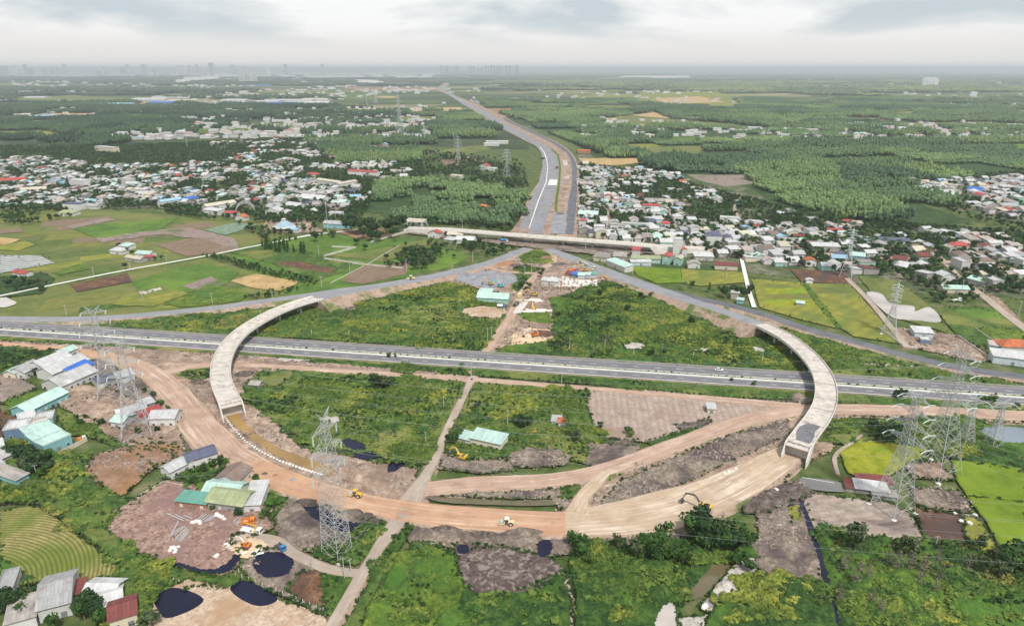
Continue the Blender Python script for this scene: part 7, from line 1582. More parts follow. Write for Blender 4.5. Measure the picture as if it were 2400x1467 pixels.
for t in [(740,568,11,'dark'),(1062,1045,7,'dark'),(1075,1032,6,'round'),(1225,1012,7,'dark'),(1212,1000,7,'round'),(1240,1005,6,'dark'),(1340,1030,8,'palm'),(1332,1012,8,'palm'),(1352,1038,7,'olive'),(1470,1022,5,'round'),(1478,1030,5,'lite'),(1408,1008,4,'dark'),(1525,838,5,'dark'),(1558,832,4,'round'),(1390,842,4,'round'),(1470,732,5,'dark'),(1500,700,5,'dark'),(1525,700,5,'round'),(1620,760,5,'dark'),(1405,698,6,'dark'),(1415,688,6,'round'),(1308,745,4,'dark'),(1430,702,3,'lite'),
   (912,842,4,'round'),(927,842,4,'spire'),(1085,874,6,'palm'),(1765,910,4,'round'),(1715,898,3,'round'),(2298,950,6,'round'),(2320,950,6,'round'),(2112,935,5,'dark'),(2120,930,4,'round'),(2100,938,5,'dark'),(2380,960,4,'round'),(2035,878,3,'dark'),(2132,885,3,'dark'),
   (1700,700,9,'dark'),(1715,695,9,'dark'),(1730,698,9,'dark'),(1745,700,8,'dark'),(1690,695,8,'round'),(1755,692,8,'dark'),(1605,682,7,'palm'),(1662,685,7,'spire'),(1620,676,6,'round'),
   (2040,1010,6,'dark'),(2060,1030,7,'dark'),(2080,1020,7,'dark'),(2045,1028,6,'round'),(2070,1045,6,'dark'),(2095,1040,7,'round'),(2105,1025,6,'dark'),(1445,620,5,'palm'),(1262,640,5,'olive'),(1267,652,6,'olive'),(1272,645,6,'olive'),(1230,665,6,'round'),(1222,680,6,'dark'),(1240,678,6,'round'),(1235,690,6,'dark'),(1225,660,9,'palm'),
   (50,1085,8,'dark'),(70,1095,9,'dark'),(95,1105,8,'dark'),(60,1110,8,'olive'),(35,1075,7,'dark'),(82,1118,7,'dark'),(100,1125,6,'round'),(118,1110,6,'dark'),(75,1078,7,'dark'),(20,1072,6,'palm'),(110,1090,6,'dark'),(200,1455,8,'round'),(215,1440,8,'dark'),(235,1455,8,'dark'),(248,1470,7,'round'),(20,1445,7,'dark'),(45,1430,8,'dark'),(10,1425,7,'dark'),(60,1455,6,'round'),(350,1462,7,'lite'),(362,1475,7,'olive'),(130,1475,6,'round'),(75,1395,7,'palm'),(95,1400,5,'dark'),(310,1425,5,'banana'),(290,1408,5,'banana'),(270,1400,5,'banana'),(320,1410,5,'banana'),(250,1395,5,'banana'),(225,1392,5,'banana'),(335,1440,5,'banana'),(300,1395,5,'banana'),(210,1388,4,'banana'),(345,1395,4,'banana'),(330,1385,4,'banana'),(240,1382,4,'banana'),(325,1362,4,'banana'),(345,1370,4,'banana'),(265,1385,4,'banana'),
   (210,1025,4,'banana'),(235,1015,4,'banana'),(225,1005,4,'banana'),(190,1000,4,'round'),(240,1000,4,'dark'),(180,985,3,'round'),(150,1000,3,'banana'),(200,985,3,'dark'),(440,1160,5,'palm'),(470,1150,5,'banana'),(485,1140,5,'round'),(500,1100,5,'round'),(520,1095,5,'dark'),(530,1088,5,'banana'),(480,1110,4,'dark'),(495,1085,4,'round'),(508,1125,4,'dark'),(525,1110,5,'round'),(535,1120,4,'banana'),(575,1155,4,'round'),(590,1160,4,'lite'),(600,1140,5,'round'),(625,1215,5,'round'),(635,1200,5,'palm'),(615,1222,4,'lite'),(640,1225,4,'round'),(560,1215,4,'dark'),(500,1200,3,'round'),(325,1020,4,'round'),(370,1015,3,'dark'),(380,955,4,'round'),(395,965,4,'lite'),(340,925,4,'round'),(360,935,4,'dark'),(375,945,4,'banana'),(400,990,3,'round'),(30,860,6,'palm'),(55,850,6,'palm'),(80,835,6,'palm'),(20,840,6,'palm'),(100,862,5,'palm'),(120,850,5,'palm'),(48,872,5,'round'),(65,868,5,'dark'),(85,880,4,'dark'),(10,875,6,'palm'),(45,832,6,'palm'),(140,865,4,'palm'),
   (825,548,17,'dark',1.15),(845,552,18,'dark',1.2),(862,548,17,'dark',1.1),(880,556,16,'dark',1.1),(905,552,17,'dark',1.2),(925,546,17,'dark',1.1),(938,538,15,'dark',1.1),(870,566,11,'dark',1.1),(890,568,11,'dark',1.2),(855,562,12,'dark',1),(812,545,14,'dark',1),(918,560,11,'dark',1.1),(1215,495,9,'dark',1.2),(1190,440,10,'dark'),(1200,445,10,'dark'),(1180,445,8,'dark'),(855,588,7,'round',1.2),(838,575,7,'dark',1.2),(690,515,8,'dark'),(685,540,5,'dark'),(700,520,7,'dark'),(740,478,8,'dark'),(755,480,8,'dark'),
   (20,675,7,'dark',1.3),(45,685,8,'dark',1.4),(70,680,8,'dark',1.4),(90,672,7,'olive',1.3),(100,685,6,'round',1.2),(35,662,6,'dark'),(60,665,6,'dark'),(110,672,5,'olive'),(296,632,6,'dark'),(310,600,5,'dark'),(300,594,5,'dark'),(365,612,4,'dark'),(378,610,4,'dark'),(280,582,5,'dark'),
   (2300,640,9,'dark',1.2),(2320,652,10,'dark',1.2),(2345,660,9,'dark',1.2),(2365,668,9,'round',1.2),(2310,668,8,'dark',1.1),(2390,690,9,'dark',1.2),(2350,685,7,'round',1.1),(2280,625,8,'dark',1.1),(1995,640,0,'dark')] :
    if t[2]: tree(t[0], t[1], t[2], t[3], t[4] if len(t) > 4 else 1.0)
# small grove rows as single trees: behind the ramp road and in the walled garden
for k in range(34):
    u = random.random(); tree(615+u*105+random.uniform(-6, 6), 585+u*6+random.uniform(-7, 8), random.uniform(7, 9), 'spire', .8)
for k in range(30):
    u = random.random(); tree(955+u*70+random.uniform(-8, 8), 612+random.uniform(-18, 22), random.uniform(6, 9), random.choice(['olive', 'dark', 'round']), 1.0)
# hedges and orchard lines count as many small trees joined into stuff
def village_trees():
    ps = []; sc = []; ix = []
    polys = [([(1358,385),(1440,398),(1560,405),(1640,440),(1720,460),(1850,495),(1960,520),(2400,550),(2400,690),(2200,685),(2100,650),(1990,640),(1750,615),(1560,575),(1360,556)], 5.0, .98),
             ([(0,345),(250,345),(500,335),(700,325),(990,365),(1000,440),(880,470),(840,520),(700,540),(560,500),(350,490),(0,500)], 5.2, 1.05),
             ([(2100,425),(2400,405),(2400,550),(2260,520)], 6.5, .55), ([(930,540),(1230,455),(1230,520),(1190,548),(1050,528)], 5.0, .93), ([(560,500),(700,500),(800,560),(740,560),(640,575),(560,540)], 6.5, .5),
             ([(470,600),(500,597),(745,660),(738,672),(700,668),(560,628)], 3.4, .95), ([(880,590),(1000,560),(1045,570),(1030,600),(960,630),(880,630)], 5.5, .65), ([(1000,560),(1230,590),(1160,612),(1060,622),(1000,600)], 6, .35),
             ([(2140,670),(2280,680),(2300,715),(2190,715)], 5, .8), ([(1030,560),(1130,565),(1110,590),(1040,590)], 5, .4), ([(990,355),(1230,380),(1238,440),(1150,470),(1000,430)], 6.5, .40), ([(355,482),(560,498),(620,520),(500,520),(400,505)], 5, .7), ([(0,500),(150,480),(180,510),(60,530),(0,530)], 5.5, .6), ([(570,700),(740,668),(735,680),(600,705)], 3.5, .5)]
    for poly, s, dens in polys:
        w = PV(np.array(poly, float)); pw = [tuple(a) for a in w]; q = jgrid(w[:, 0].min(), w[:, 0].max(), w[:, 1].min(), w[:, 1].max(), s, .1, .42); q = q[inpoly(q, pw)]; q = q[inview(q)]; q = q[~covered(q, None)]
        nz = fbm(q[:, 0]/38, q[:, 1]/38, 61, 4); q = q[RNG.random(len(q)) < np.clip(dens+(nz-.5)*3.2, .04, 1)]
        for p in PATCH:
            if p['name'] in ('fish_pond', 'highway_verge', 'tilled_plot', 'seed_bed', 'lane'): q = q[~inpoly(q, p['w'])] if len(q) else q
        for (x, y) in q:
            bad = False
            for i in (int(x//30)-1, int(x//30), int(x//30)+1):
                for j in (int(y//30)-1, int(y//30), int(y//30)+1):
                    for (a, b, r) in CELLS.get((i, j), ()):
                        if (a-x)**2+(b-y)**2 < (r+.4)**2: bad = True; break
            if bad: continue
            ps.append((x, y, .3)); sc.append(random.uniform(.65, 1.15)*(1 if s > 4 else .55)); ix.append(random.choice([0, 1, 2, 3, 3, 4, 4, 5, 6, 7, 8]))
    # lines of trees along field bunds, and lone trees in the open middle distance
    pr = [CR['round0'], CR['round1'], CR['round2'], CR['dark0'], CR['dark1'], CR['dark2'], CR['olive0'], CR['lite0'], PALM[0][1]]
    n = len(ps); scatter('village_trees', np.array(ps), sc, RNG.uniform(0, 6.28, n), ix, pr, 'mixed trees and palms growing between the village houses')
village_trees()
# ================================================================ MACHINES, VEHICLES, PEOPLE, YARD THINGS
yel = smat('yellow_machine_paint', (.60,.36,.04), .45, .12, 1, spec=.5); ylw2 = smat('faded_cream_yellow_paint', (.62,.52,.28), .5, .15, 1); tealp = smat('teal_machine_paint', (.10,.45,.47), .45, .12, 1); orp = smat('orange_paint', (.62,.19,.03), .45, .15, 1); redp = smat('red_paint', (.50,.06,.04), .45, .15, 1)
blup = smat('blue_paint', (.04,.20,.42), .4, .12, 1); whp = smat('white_vehicle_paint', (.66,.66,.65), .35, .08, 1, spec=.5); rub = smat('black_rubber', (.025,.025,.027), .8, .2, .5); drk = smat('dark_steel', (.07,.07,.075), .55, .2, .6); grn = smat('dark_green_paint', (.04,.12,.08), .45, .15, 1); skin = smat('skin', (.35,.2,.13), .7, .05, .3)
def mkwheel(m, x, y, r, w): m.cyl((x, y, r), r, w, 'Y', 14)
def wheel(e, x, y, r, w):
    m = MB(); m.cyl((x, y, r), r, w, 'Y', 14); o = m.obj('wheel', [rub], e); m = MB(); m.cyl((x, y, r), r*.5, w+.04, 'Y', 10); m.obj('rim', [whp], o)
def place(e, px, py, rz, z=.3, sc=1.0, label=None, cat=None, group=None):
    x, y, _ = P(px, py, z); e.location = (x, y, z); e.rotation_euler = (0, 0, R(rz)); e.scale = (sc,)*3
    return tag(e, label, cat, group)
def dup(src):
    r = src.copy(); COL.objects.link(r)
    for k in ('label', 'group'):
        if k in r: del r[k]
    for ch in src.children:
        c = ch.copy(); COL.objects.link(c); c.parent = r
        for g in ch.children: d = g.copy(); COL.objects.link(d); d.parent = c
    return r
def roller(paint, canopy):
    e = empty('road_roller'); m = MB(); m.cyl((2.1, 0, .78), .78, 2.1, 'Y', 20); m.obj('drum', [steel], e)
    m = MB(); m.box(2.1, 1.2, .85, 1.9, .18, .3); m.box(2.1, -1.2, .85, 1.9, .18, .3); m.box(1.05, 0, .95, .3, 2.5, .45); m.box(3.1, 0, .85, .2, 2.5, .35); m.obj('drum_frame', [paint], e)
    m = MB(); m.xprism([(-.75, .7), (.75, .7), (.75, 1.5), (.6, 1.75), (-.6, 1.75), (-.75, 1.5)], -2.6, -.3); m.obj('engine_hood', [paint], e)
    m = MB(); m.box(.15, 0, 1.05, 1.1, 1.5, .25); m.box(.0, 0, 1.5, .5, .5, .7); m.obj('operator_platform', [drk], e)
    m = MB(); [m.bar((a, b, 1.1), (a, b, 2.75), .06) for a in (-.45, .7) for b in (-.7, .7)]; o = m.obj('canopy_post', [drk], e); o['kind'] = 'stuff'
    m = MB(); m.box(.12, 0, 2.82, 1.6, 1.8, .12); m.obj('canopy', [canopy], e)
    for s in (-1, 1): wheel(e, -1.35, s*.95, .78, .5)
    return e
def excavator(paint, boomm, reach=1.0, slew=0.0, cabm=None):
    e = empty('excavator')
    for s in (-1, 1):
        m = MB(); prof = [(-1.9, .45), (-1.6, .08), (1.6, .08), (1.9, .45), (1.65, .88), (-1.65, .88)]; y0 = s*1.15-.3
        v = [(a, y0, b) for a, b in prof]+[(a, y0+.6, b) for a, b in prof]; n = 6; m.add(v, [tuple(range(n)), tuple(range(n, 2*n))[::-1]]+[((k+1) % n, k, n+k, n+(k+1) % n) for k in range(n)]); m.obj('track', [drk], e)
    m = MB(); m.box(0, 0, .75, 2.4, 1.8, .4); m.cyl((0, 0, 1.0), .8, .25); m.obj('undercarriage', [drk], e)
    u = empty('upper_body'); u.parent = e; u.rotation_euler = (0, 0, slew)
    m = MB(); m.box(-.7, 0, 1.55, 3.0, 2.6, .85); m.box(-1.9, 0, 1.75, .7, 2.5, 1.1); m.obj('engine_house', [paint], u)
    m = MB(); m.box(-1.1, 0, 2.03, 1.7, 2.2, .12); m.obj('engine_cover', [drk], u)
    m = MB(); m.xprism([(-.0, 1.2), (.0, 1.2)], 0, 0) if 0 else None; m.box(.85, .78, 2.0, 1.5, 1.0, 1.7); m.obj('cab', [cabm or paint], u)
    m = MB(); m.box(1.62, .78, 2.2, .04, .85, 1.1); m.box(.85, 1.3, 2.25, 1.2, .04, .8); m.box(.85, .26, 2.25, 1.2, .04, .8); m.obj('cab_window', [glassm], u)
    a = Vector((.9, -.2, 1.6)); b = Vector((2.9*reach, -.2, 4.4)); c = Vector((5.4*reach, -.2, 4.1)); d = Vector((6.1*reach, -.2, 1.7))
    m = MB(); m.bar(a, b, .36, n=4, r2=.34); m.bar(b, c, .34, n=4, r2=.22); m.obj('boom', [boomm], u)
    m = MB(); m.bar(c+Vector((-.6, 0, .35)), d, .24, n=4, r2=.16); m.obj('stick', [boomm], u)
    m = MB(); m.bar(a+Vector((.5, .3, -.2)), b+Vector((-.3, .3, -.2)), .08, n=6); m.obj('ram', [steel], u); m = MB(); m.bar(b+Vector((0, 0, .4)), c+Vector((-.5, 0, .5)), .07, n=6); m.obj('ram', [steel], u)
    m = MB(); q = [(d.x-.3, d.z+.1), (d.x+.3, d.z+.1), (d.x+.25, d.z-.6), (d.x-.3, d.z-1.0), (d.x-.85, d.z-.75), (d.x-.75, d.z-.45)]
    v = [(x, -.75, z) for x, z in q]+[(x, .35, z) for x, z in q]; n = 6; m.add(v, [tuple(range(n)), tuple(range(n, 2*n))[::-1]]+[((k+1) % n, k, n+k, n+(k+1) % n) for k in range(n)]); m.obj('bucket', [drk], u); return e
def truck(cabm, bedm, kind='dump', L=6.5):
    e = empty('truck'); m = MB(); m.box(L*.5-.9, 0, 1.0, 1.8, 2.2, .9); m.xprism([(-1.1, 1.45), (1.1, 1.45), (1.0, 2.5), (-1.0, 2.5)], L*.5-1.8, L*.5-.15); m.obj('cab', [cabm], e)
    m = MB(); m.box(L*.5-.06, 0, 1.95, .1, 1.8, .65); m.box(L*.5-.95, 1.08, 1.95, .9, .06, .55); m.box(L*.5-.95, -1.08, 1.95, .9, .06, .55); m.obj('cab_window', [glassm], e)
    m = MB(); m.box(-.3, 0, .8, L-.6, 1.0, .25); m.obj('chassis', [drk], e); xb = -L*.5+(L-2.0)/2; lb = L-2.1
    m = MB()
    if kind == 'dump': m.box(xb, 0, 1.1, lb, 2.3, .15); [m.box(xb, s*1.12, 1.65, lb, .08, 1.0) for s in (-1, 1)]; m.box(xb-lb/2+.05, 0, 1.65, .08, 2.2, 1.0); m.box(xb+lb/2-.05, 0, 1.75, .08, 2.2, 1.2)
    elif kind == 'tank': m.cyl((xb, 0, 1.95), 1.0, lb, 'X', 16)
    elif kind == 'box': m.box(xb, 0, 2.1, lb, 2.3, 2.2)
    else: m.box(xb, 0, 1.12, lb, 2.4, .14); [m.box(xb, s*1.18, 1.4, lb, .06, .45) for s in (-1, 1)]
    m.obj({'dump': 'tipper_bed', 'tank': 'tank', 'box': 'cargo_box'}.get(kind, 'flatbed'), [bedm], e)
    if kind == 'dump': m = MB(); m.add(*cone(1.0, 1.2, .2, 2.0, 8)); m.v = [(x*lb*.45+xb, y, z) for x, y, z in m.v]; m.obj('load', [sandm], e)
    for x in (L*.5-1.0, -L*.5+1.0, -L*.5+2.1):
        for s in (-1, 1): wheel(e, x, s*.98, .5, .34)
    return e
def car(p):
    e = empty('car'); m = MB(); m.xprism([(-.88, .3), (.88, .3), (.9, .75), (.8, .95), (-.8, .95), (-.9, .75)], -2.25, 2.2); m.obj('body', [p], e)
    m = MB(); m.add([(-1.9, -.8, .95), (1.1, -.8, .95), (1.1, .8, .95), (-1.9, .8, .95), (-1.3, -.66, 1.47), (.35, -.66, 1.47), (.35, .66, 1.47), (-1.3, .66, 1.47)], [(0, 1, 5, 4), (1, 2, 6, 5), (2, 3, 7, 6), (3, 0, 4, 7), (4, 5, 6, 7)]); m.obj('windows', [glassm], e)
    m = MB(); m.box(-.48, 0, 1.49, 1.66, 1.3, .05); m.obj('car_roof', [p], e)
    for x in (-1.4, 1.4):
        for s in (-1, 1): wheel(e, x, s*.8, .33, .22)
    for s in (-1, 1): m = MB(); m.box(2.21, s*.65, .68, .04, .35, .15); m.obj('headlight', [whp], e)
    return e
r1 = roller(yel, yel); place(r1, 834, 1163, 168, 1.9, 1.05, 'yellow road roller with a yellow canopy on the haul road beside the foreground pylon', 'road roller')
r2 = roller(ylw2, whp); place(r2, 1189, 1229, 176, 1.9, 1.0, 'cream road roller with a white canopy on the orange haul road', 'road roller')
r3 = dup(r1); place(r3, 1418, 655, 200, 2.6, 1.0, 'small yellow roller on the ramp road right of the block yard', 'road roller'); r4 = dup(r2); place(r4, 964, 656, 175, 4.2, 1.2, 'yellow-cream roller standing on the left ramp road', 'road roller')
r5 = dup(r1); place(r5, 1360, 618, 190, 2.0, 1.1, 'yellow roller nearest the flyover on the right ramp', 'road roller'); r6 = dup(r2); place(r6, 1371, 623, 200, 2.0, 1.0, 'cream roller right behind the yellow one on the right ramp', 'road roller'); r7 = dup(r2); place(r7, 1392, 632, 250, 2.2, 1.0, 'cream roller alone in the middle of the right ramp', 'road roller')
x1 = excavator(yel, drk, 1.15, 0.0); place(x1, 1650, 1196, 152, 1.75, 1.25, 'yellow and black excavator with its long dark boom raised on the tan haul road', 'excavator')
x2 = excavator(yel, yel); place(x2, 1082, 1076, 150, .5, 1.05, 'yellow excavator digging beside the grey farm path', 'excavator')
x3 = excavator(orp, whp); place(x3, 1252, 789, 200, 1.2, 1.2, 'orange excavator with a white boom on the sand heap', 'excavator'); x4 = excavator(tealp, tealp, 1.1); place(x4, 1173, 674, 170, .5, 1.25, 'teal excavator by the gravel yard', 'excavator')
x5 = dup(x2); place(x5, 1250, 694, 190, .5, 1.2, 'yellow excavator parked beside the camp track', 'excavator'); x6 = dup(x2); place(x6, 1249, 726, 100, .5, 1.0, 'yellow excavator behind the row of concrete slabs', 'excavator'); x7 = dup(x2); place(x7, 1310, 573, 10, .5, 1.1, 'dark yellow excavator working under the flyover', 'excavator')
x8 = dup(x2); place(x8, 1150, 668, 180, .5, 1.1, 'cream wheel digger left of the teal excavator', 'excavator'); x9 = dup(x3); place(x9, 577, 1282, 160, 1.9, .8, 'small orange digger on the round sand pile', 'excavator'); x10 = dup(x2); place(x10, 1372, 636, 170, .5, 1.1, 'yellow excavator behind the blue container', 'excavator')
tk = truck(whp, whp, 'flat', 8.5); place(tk, 590, 1249, -12, .5, 1.0, 'white crane truck with a long flat bed at the edge of the pink yard', 'truck')
m = MB(); m.box(1.9, 0, 1.6, .8, 2.2, 1.0); m.bar((1.9, 0, 2.1), (1.9, 0, 3.6), .3, n=6); m.bar((1.9, 0, 3.5), (-2.6, .3, 3.9), .24, n=4, r2=.14); m.obj('crane', [yel], tk)
place(truck(blup, drk, 'flat', 5.5), 658, 1286, -38, 1.25, .85, 'small blue truck driving on the farm lane beside the oil pond', 'truck')
place(truck(whp, orp, 'dump', 4.6), 192, 1032, 30, .4, .8, 'little truck with an orange bed behind the teal-walled house', 'truck')
place(truck(orp, orp, 'dump', 5), 583, 1228, 15, .5, 1.0, 'bright orange machine truck behind the white crane truck', 'truck')
place(truck(whp, blup, 'tank', 7), 1182, 567, 0, .5, 1.1, 'blue tank truck left of the flyover pier', 'truck'); place(truck(whp, ylw2, 'box', 6.5), 1219, 697, 75, .5, 1.1, 'pale box truck on the camp track', 'truck'); place(truck(grn, drk, 'dump', 6.5), 1209, 718, 250, .5, 1.1, 'dark green dump truck on the camp track', 'truck')
place(truck(redp, orp, 'dump', 6.5), 1340, 638, 0, .5, 1.1, 'orange truck behind the block yard', 'truck'); place(truck(whp, whp, 'flat', 7), 2240, 706, 0, .6, 1.0, 'white flatbed truck in the scrap storage by the lane', 'truck'); place(truck(whp, drk, 'dump', 7), 1274, 374, 70, .8, 1.8, 'dark truck on the left carriageway of the far highway', 'truck')
place(truck(redp, drk, 'dump', 7), 1306, 396, 80, .8, 1.6, 'reddish machine truck at the edge of the middle carriageway', 'truck'); place(truck(blup, whp, 'tank', 6), 1175, 722, 0, .5, 1.0, 'white and blue mixer truck below the mint warehouse', 'truck')
place(car(whp), 1685, 868, -9, 1.63, 1.0, 'white saloon car driving on the far carriageway of the motorway', 'car'); cw = car(ylw2); place(cw, 553, 1103, 20, .4, .9, 'cream car parked behind the brown and white roofed house', 'car')
for i, (px_, py_, a, l) in enumerate([(1422, 543, 90, 'small white car on the straight lane beyond the flyover'), (1632, 585, 0, 'white car on the village road by the villa wall'), (1930, 598, 0, 'white car on the village road near the white shop')]): place(dup(cw), px_, py_, a, 1.3, 1.0, l, 'car')
def person(px, py, shirt, pants, label, rz=0, z=.5):
    e = empty('person'); V = [(0, 0, .92), (0, 0, 1.15), (0, 0, 1.42), (0, 0, 1.55), (0, 0, 1.7), (-.1, 0, .9), (-.12, .03, .5), (-.12, 0, .06), (-.12, .16, .03), (.1, 0, .9), (.12, -.05, .5), (.14, -.12, .06), (.14, .04, .03), (-.2, 0, 1.4), (-.27, .02, 1.12), (-.25, .14, .88), (.2, 0, 1.4), (.27, 0, 1.12), (.27, .08, .86)]
    E_ = [(0, 1), (1, 2), (2, 3), (3, 4), (0, 5), (5, 6), (6, 7), (7, 8), (0, 9), (9, 10), (10, 11), (11, 12), (2, 13), (13, 14), (14, 15), (2, 16), (16, 17), (17, 18)]; rad = [.15, .15, .16, .06, .11, .1, .075, .05, .04, .1, .075, .05, .04, .075, .055, .04, .075, .055, .04]
    me = bpy.data.meshes.new('body'); me.from_pydata(V, E_, []); o = link('body', me, e); md = o.modifiers.new('skin', 'SKIN')
    for i, v in enumerate(me.skin_vertices[0].data): v.radius = (rad[i], rad[i]); v.use_root = i == 0
    s2 = o.modifiers.new('sub', 'SUBSURF'); s2.levels = 1; s2.render_levels = 1; me.materials.append(shirt)
    m = MB(); m.cyl((0, 0, 1.72), .13, .1, n=8); m.obj('hat', [ylw2], e); m = MB(); m.box(-.11, .01, .5, .2, .22, .78); m.box(.12, -.03, .5, .2, .22, .78); m.obj('trousers', [pants], e); place(e, px, py, rz, z, 1.05, label, 'person'); return e
person(542, 1259, redp, drk, 'person in a red shirt walking on the pink yard beside the crane truck'); person(540, 1271, whp, drk, 'person in a white shirt walking behind the one in red', 20)
# steel beams lying in the yard, each its own thing
bm_ = MB(); bm_.box(0, 0, .15, 1, .22, .05); bm_.box(0, 0, .02, 1, .3, .04); bm_.box(0, 0, .28, 1, .3, .04); beam_me = bm_.me('beam', [steel]); BEAMS = []
for (xa, ya, xb, yb) in [(392,1210,432,1228),(412,1213,445,1228),(432,1222,440,1227),(432,1215,452,1222),(462,1228,478,1212),(466,1230,484,1212),(472,1230,492,1213),(478,1231,500,1214),(484,1230,506,1214),(490,1228,508,1216),(402,1264,420,1228),(394,1276,430,1240),(406,1260,428,1241),(410,1262,436,1240),(412,1272,440,1243),(416,1274,442,1248),(420,1276,443,1252),(424,1277,442,1256),(400,1270,424,1246),(547,1232,560,1220),(551,1235,566,1222),(555,1238,570,1224)]:
    a, b = Vector(P2(xa, ya)), Vector(P2(xb, yb)); d = b-a; o = link('steel_beam', beam_me); o.matrix_world = Matrix.Translation(((a.x+b.x)/2, (a.y+b.y)/2, 1.3)) @ Matrix.Rotation(math.atan2(d.y, d.x), 4, 'Z') @ Matrix.Diagonal((d.length, 1.2, 1, 1)); tag(o, None, 'beam', 'steel beams lying on the pink yard'); BEAMS.append(('grey steel beam on the pink yard', (xa+xb)/2, (ya+yb)/2, o))
def blob(seed, sx, sy, sz):
    rng = np.random.default_rng(seed); iv, f = ICO2; d = 1+rng.uniform(-.13, .1, len(iv)); v = np.sign(iv)*np.abs(iv)**.62*d[:, None]*np.array((sx, sy, sz)); v[:, 2] += sz*.7; return mesh('block', v, f, [concw])
BL = [blob(i, .9, .65, .5) for i in range(4)]; ROCKS = []
def blockat(px, py, s, z=.6, name='sandbag', cat='sandbag', group=None, lab=None, rz=None):
    o = link(name, BL[random.randrange(4)]); x, y, _ = P(px, py, z); o.location = (x, y, z); o.rotation_euler = (0, 0, random.uniform(0, 3.1) if rz is None else rz); o.scale = (s,)*3; tag(o, None, cat, group); ROCKS.append((lab, px, py, o)); return o
ch = [(528,970),(548,998),(578,1030),(615,1056),(660,1078),(710,1096),(757,1110)]
for i in range(40):
    t = i/39*(len(ch)-1); k = min(len(ch)-2, int(t)); f = t-k; blockat(ch[k][0]*(1-f)+ch[k+1][0]*f-4, ch[k][1]*(1-f)+ch[k+1][1]*f+3, random.uniform(.6, .85)*(.8+.4*(i/39)), 1.2, 'sandbag', 'sandbag', 'white bags lining the brown channel', 'white bag in the row along the brown channel')
for i in range(150):
    u, v = random.random(), random.random(); px_ = 1300+u*98; py_ = 655+v*18-(u > .55)*(v < .25)*-3; blockat(px_, py_, random.uniform(.8, 1.4), .6, 'concrete_block', 'block', 'concrete blocks lying in the block yard', 'pale concrete block in the yard of blocks')
for i in range(22): blockat(1275+random.random()*60, 650+random.random()*5, random.uniform(.7, 1.1), .6, 'concrete_block', 'block', 'concrete blocks lying in the block yard', 'pale concrete block in the yard of blocks')
for i, (px_, py_) in enumerate([(398,1292),(405,1286),(412,1290),(418,1283),(410,1295),(465,1225),(458,1222),(470,1228),(452,1226),(508,1208),(514,1210),(520,1213),(526,1218),(508,1304),(1698,1112),(1708,1108),(1717,1105),(1725,1100),(1650,1425),(1655,1420),(2238,1205),(2285,1208),(2252,1222),(2272,1228),(1820,1150)]): blockat(px_, py_, random.uniform(.8, 1.3), 1.1, 'boulder', 'boulder', 'pale boulders about the site', 'pale boulder')
slabm = MB(); slabm.box(0, 0, .3, 5.5, 1.6, .6); slab_me = slabm.me('slab', [concw])
for i in range(8):
    o = link('concrete_slab_stack', slab_me); x, y, _ = P(1211+i*2.6, 734-i*3.4, .7); o.location = (x, y, .7); o.rotation_euler = (0, 0, R(8)); tag(o, None, 'slab', 'precast slabs beside the camp track'); ROCKS.append(('precast slab in the camp row', 1211+i*2.6, 734-i*3.4, o))
for i, (px_, py_, w_) in enumerate([(1236,732,1.6),(1250,730,1.3),(1262,731,1.6),(1278,729,1.8),(1268,727,1.2),(1243,728,1.2),(1240,705,1.3),(1254,703,1.5),(1262,707,1.2)]):
    o = link('precast_slab', slab_me); x, y, _ = P(px_, py_, .7); o.location = (x, y, .7); o.scale = (w_, 1.5, 1.2); o.rotation_euler = (0, 0, R(random.uniform(-8, 8))); tag(o, None, 'slab', 'precast slabs beside the camp track'); ROCKS.append(('flat precast slab lying on the camp ground', px_, py_, o))
# heaps: each a mound of its own
def mound(px, py, rx, ry, h, mat, label, cat='heap', name='spoil_heap', seed=0, z=.3):
    x, y, _ = P(px, py); n = 26; V = []; Fc = []
    for i in range(9):
        t = i/8; r = t
        for k in range(n):
            a = 2*PI*k/n; q = np.array([[math.cos(a)*2+seed, math.sin(a)*2+t*2]]); w = 1+.35*(fbm(q[:, 0]*1.3, q[:, 1]*1.3, seed, 3)[0]-.5)*2; X, Y = rx*r*w*math.cos(a), ry*r*w*math.sin(a)
            V.append((X, Y, h*(math.cos(PI*min(1, t))*.5+.5)*(1+.5*(fbm(np.array([X/2.2+seed]), np.array([Y/2.2]), seed+3, 3)[0]-.5))-(.6 if i == 8 else 0)))
    for i in range(8):
        for k in range(n): Fc.append((i*n+k, (i+1)*n+k, (i+1)*n+(k+1) % n, i*n+(k+1) % n))
    me = mesh(name, V, Fc, [mat], smooth=True); me.validate(); o = link(name, me); o.location = (x, y, z); return tag(o, label, cat)
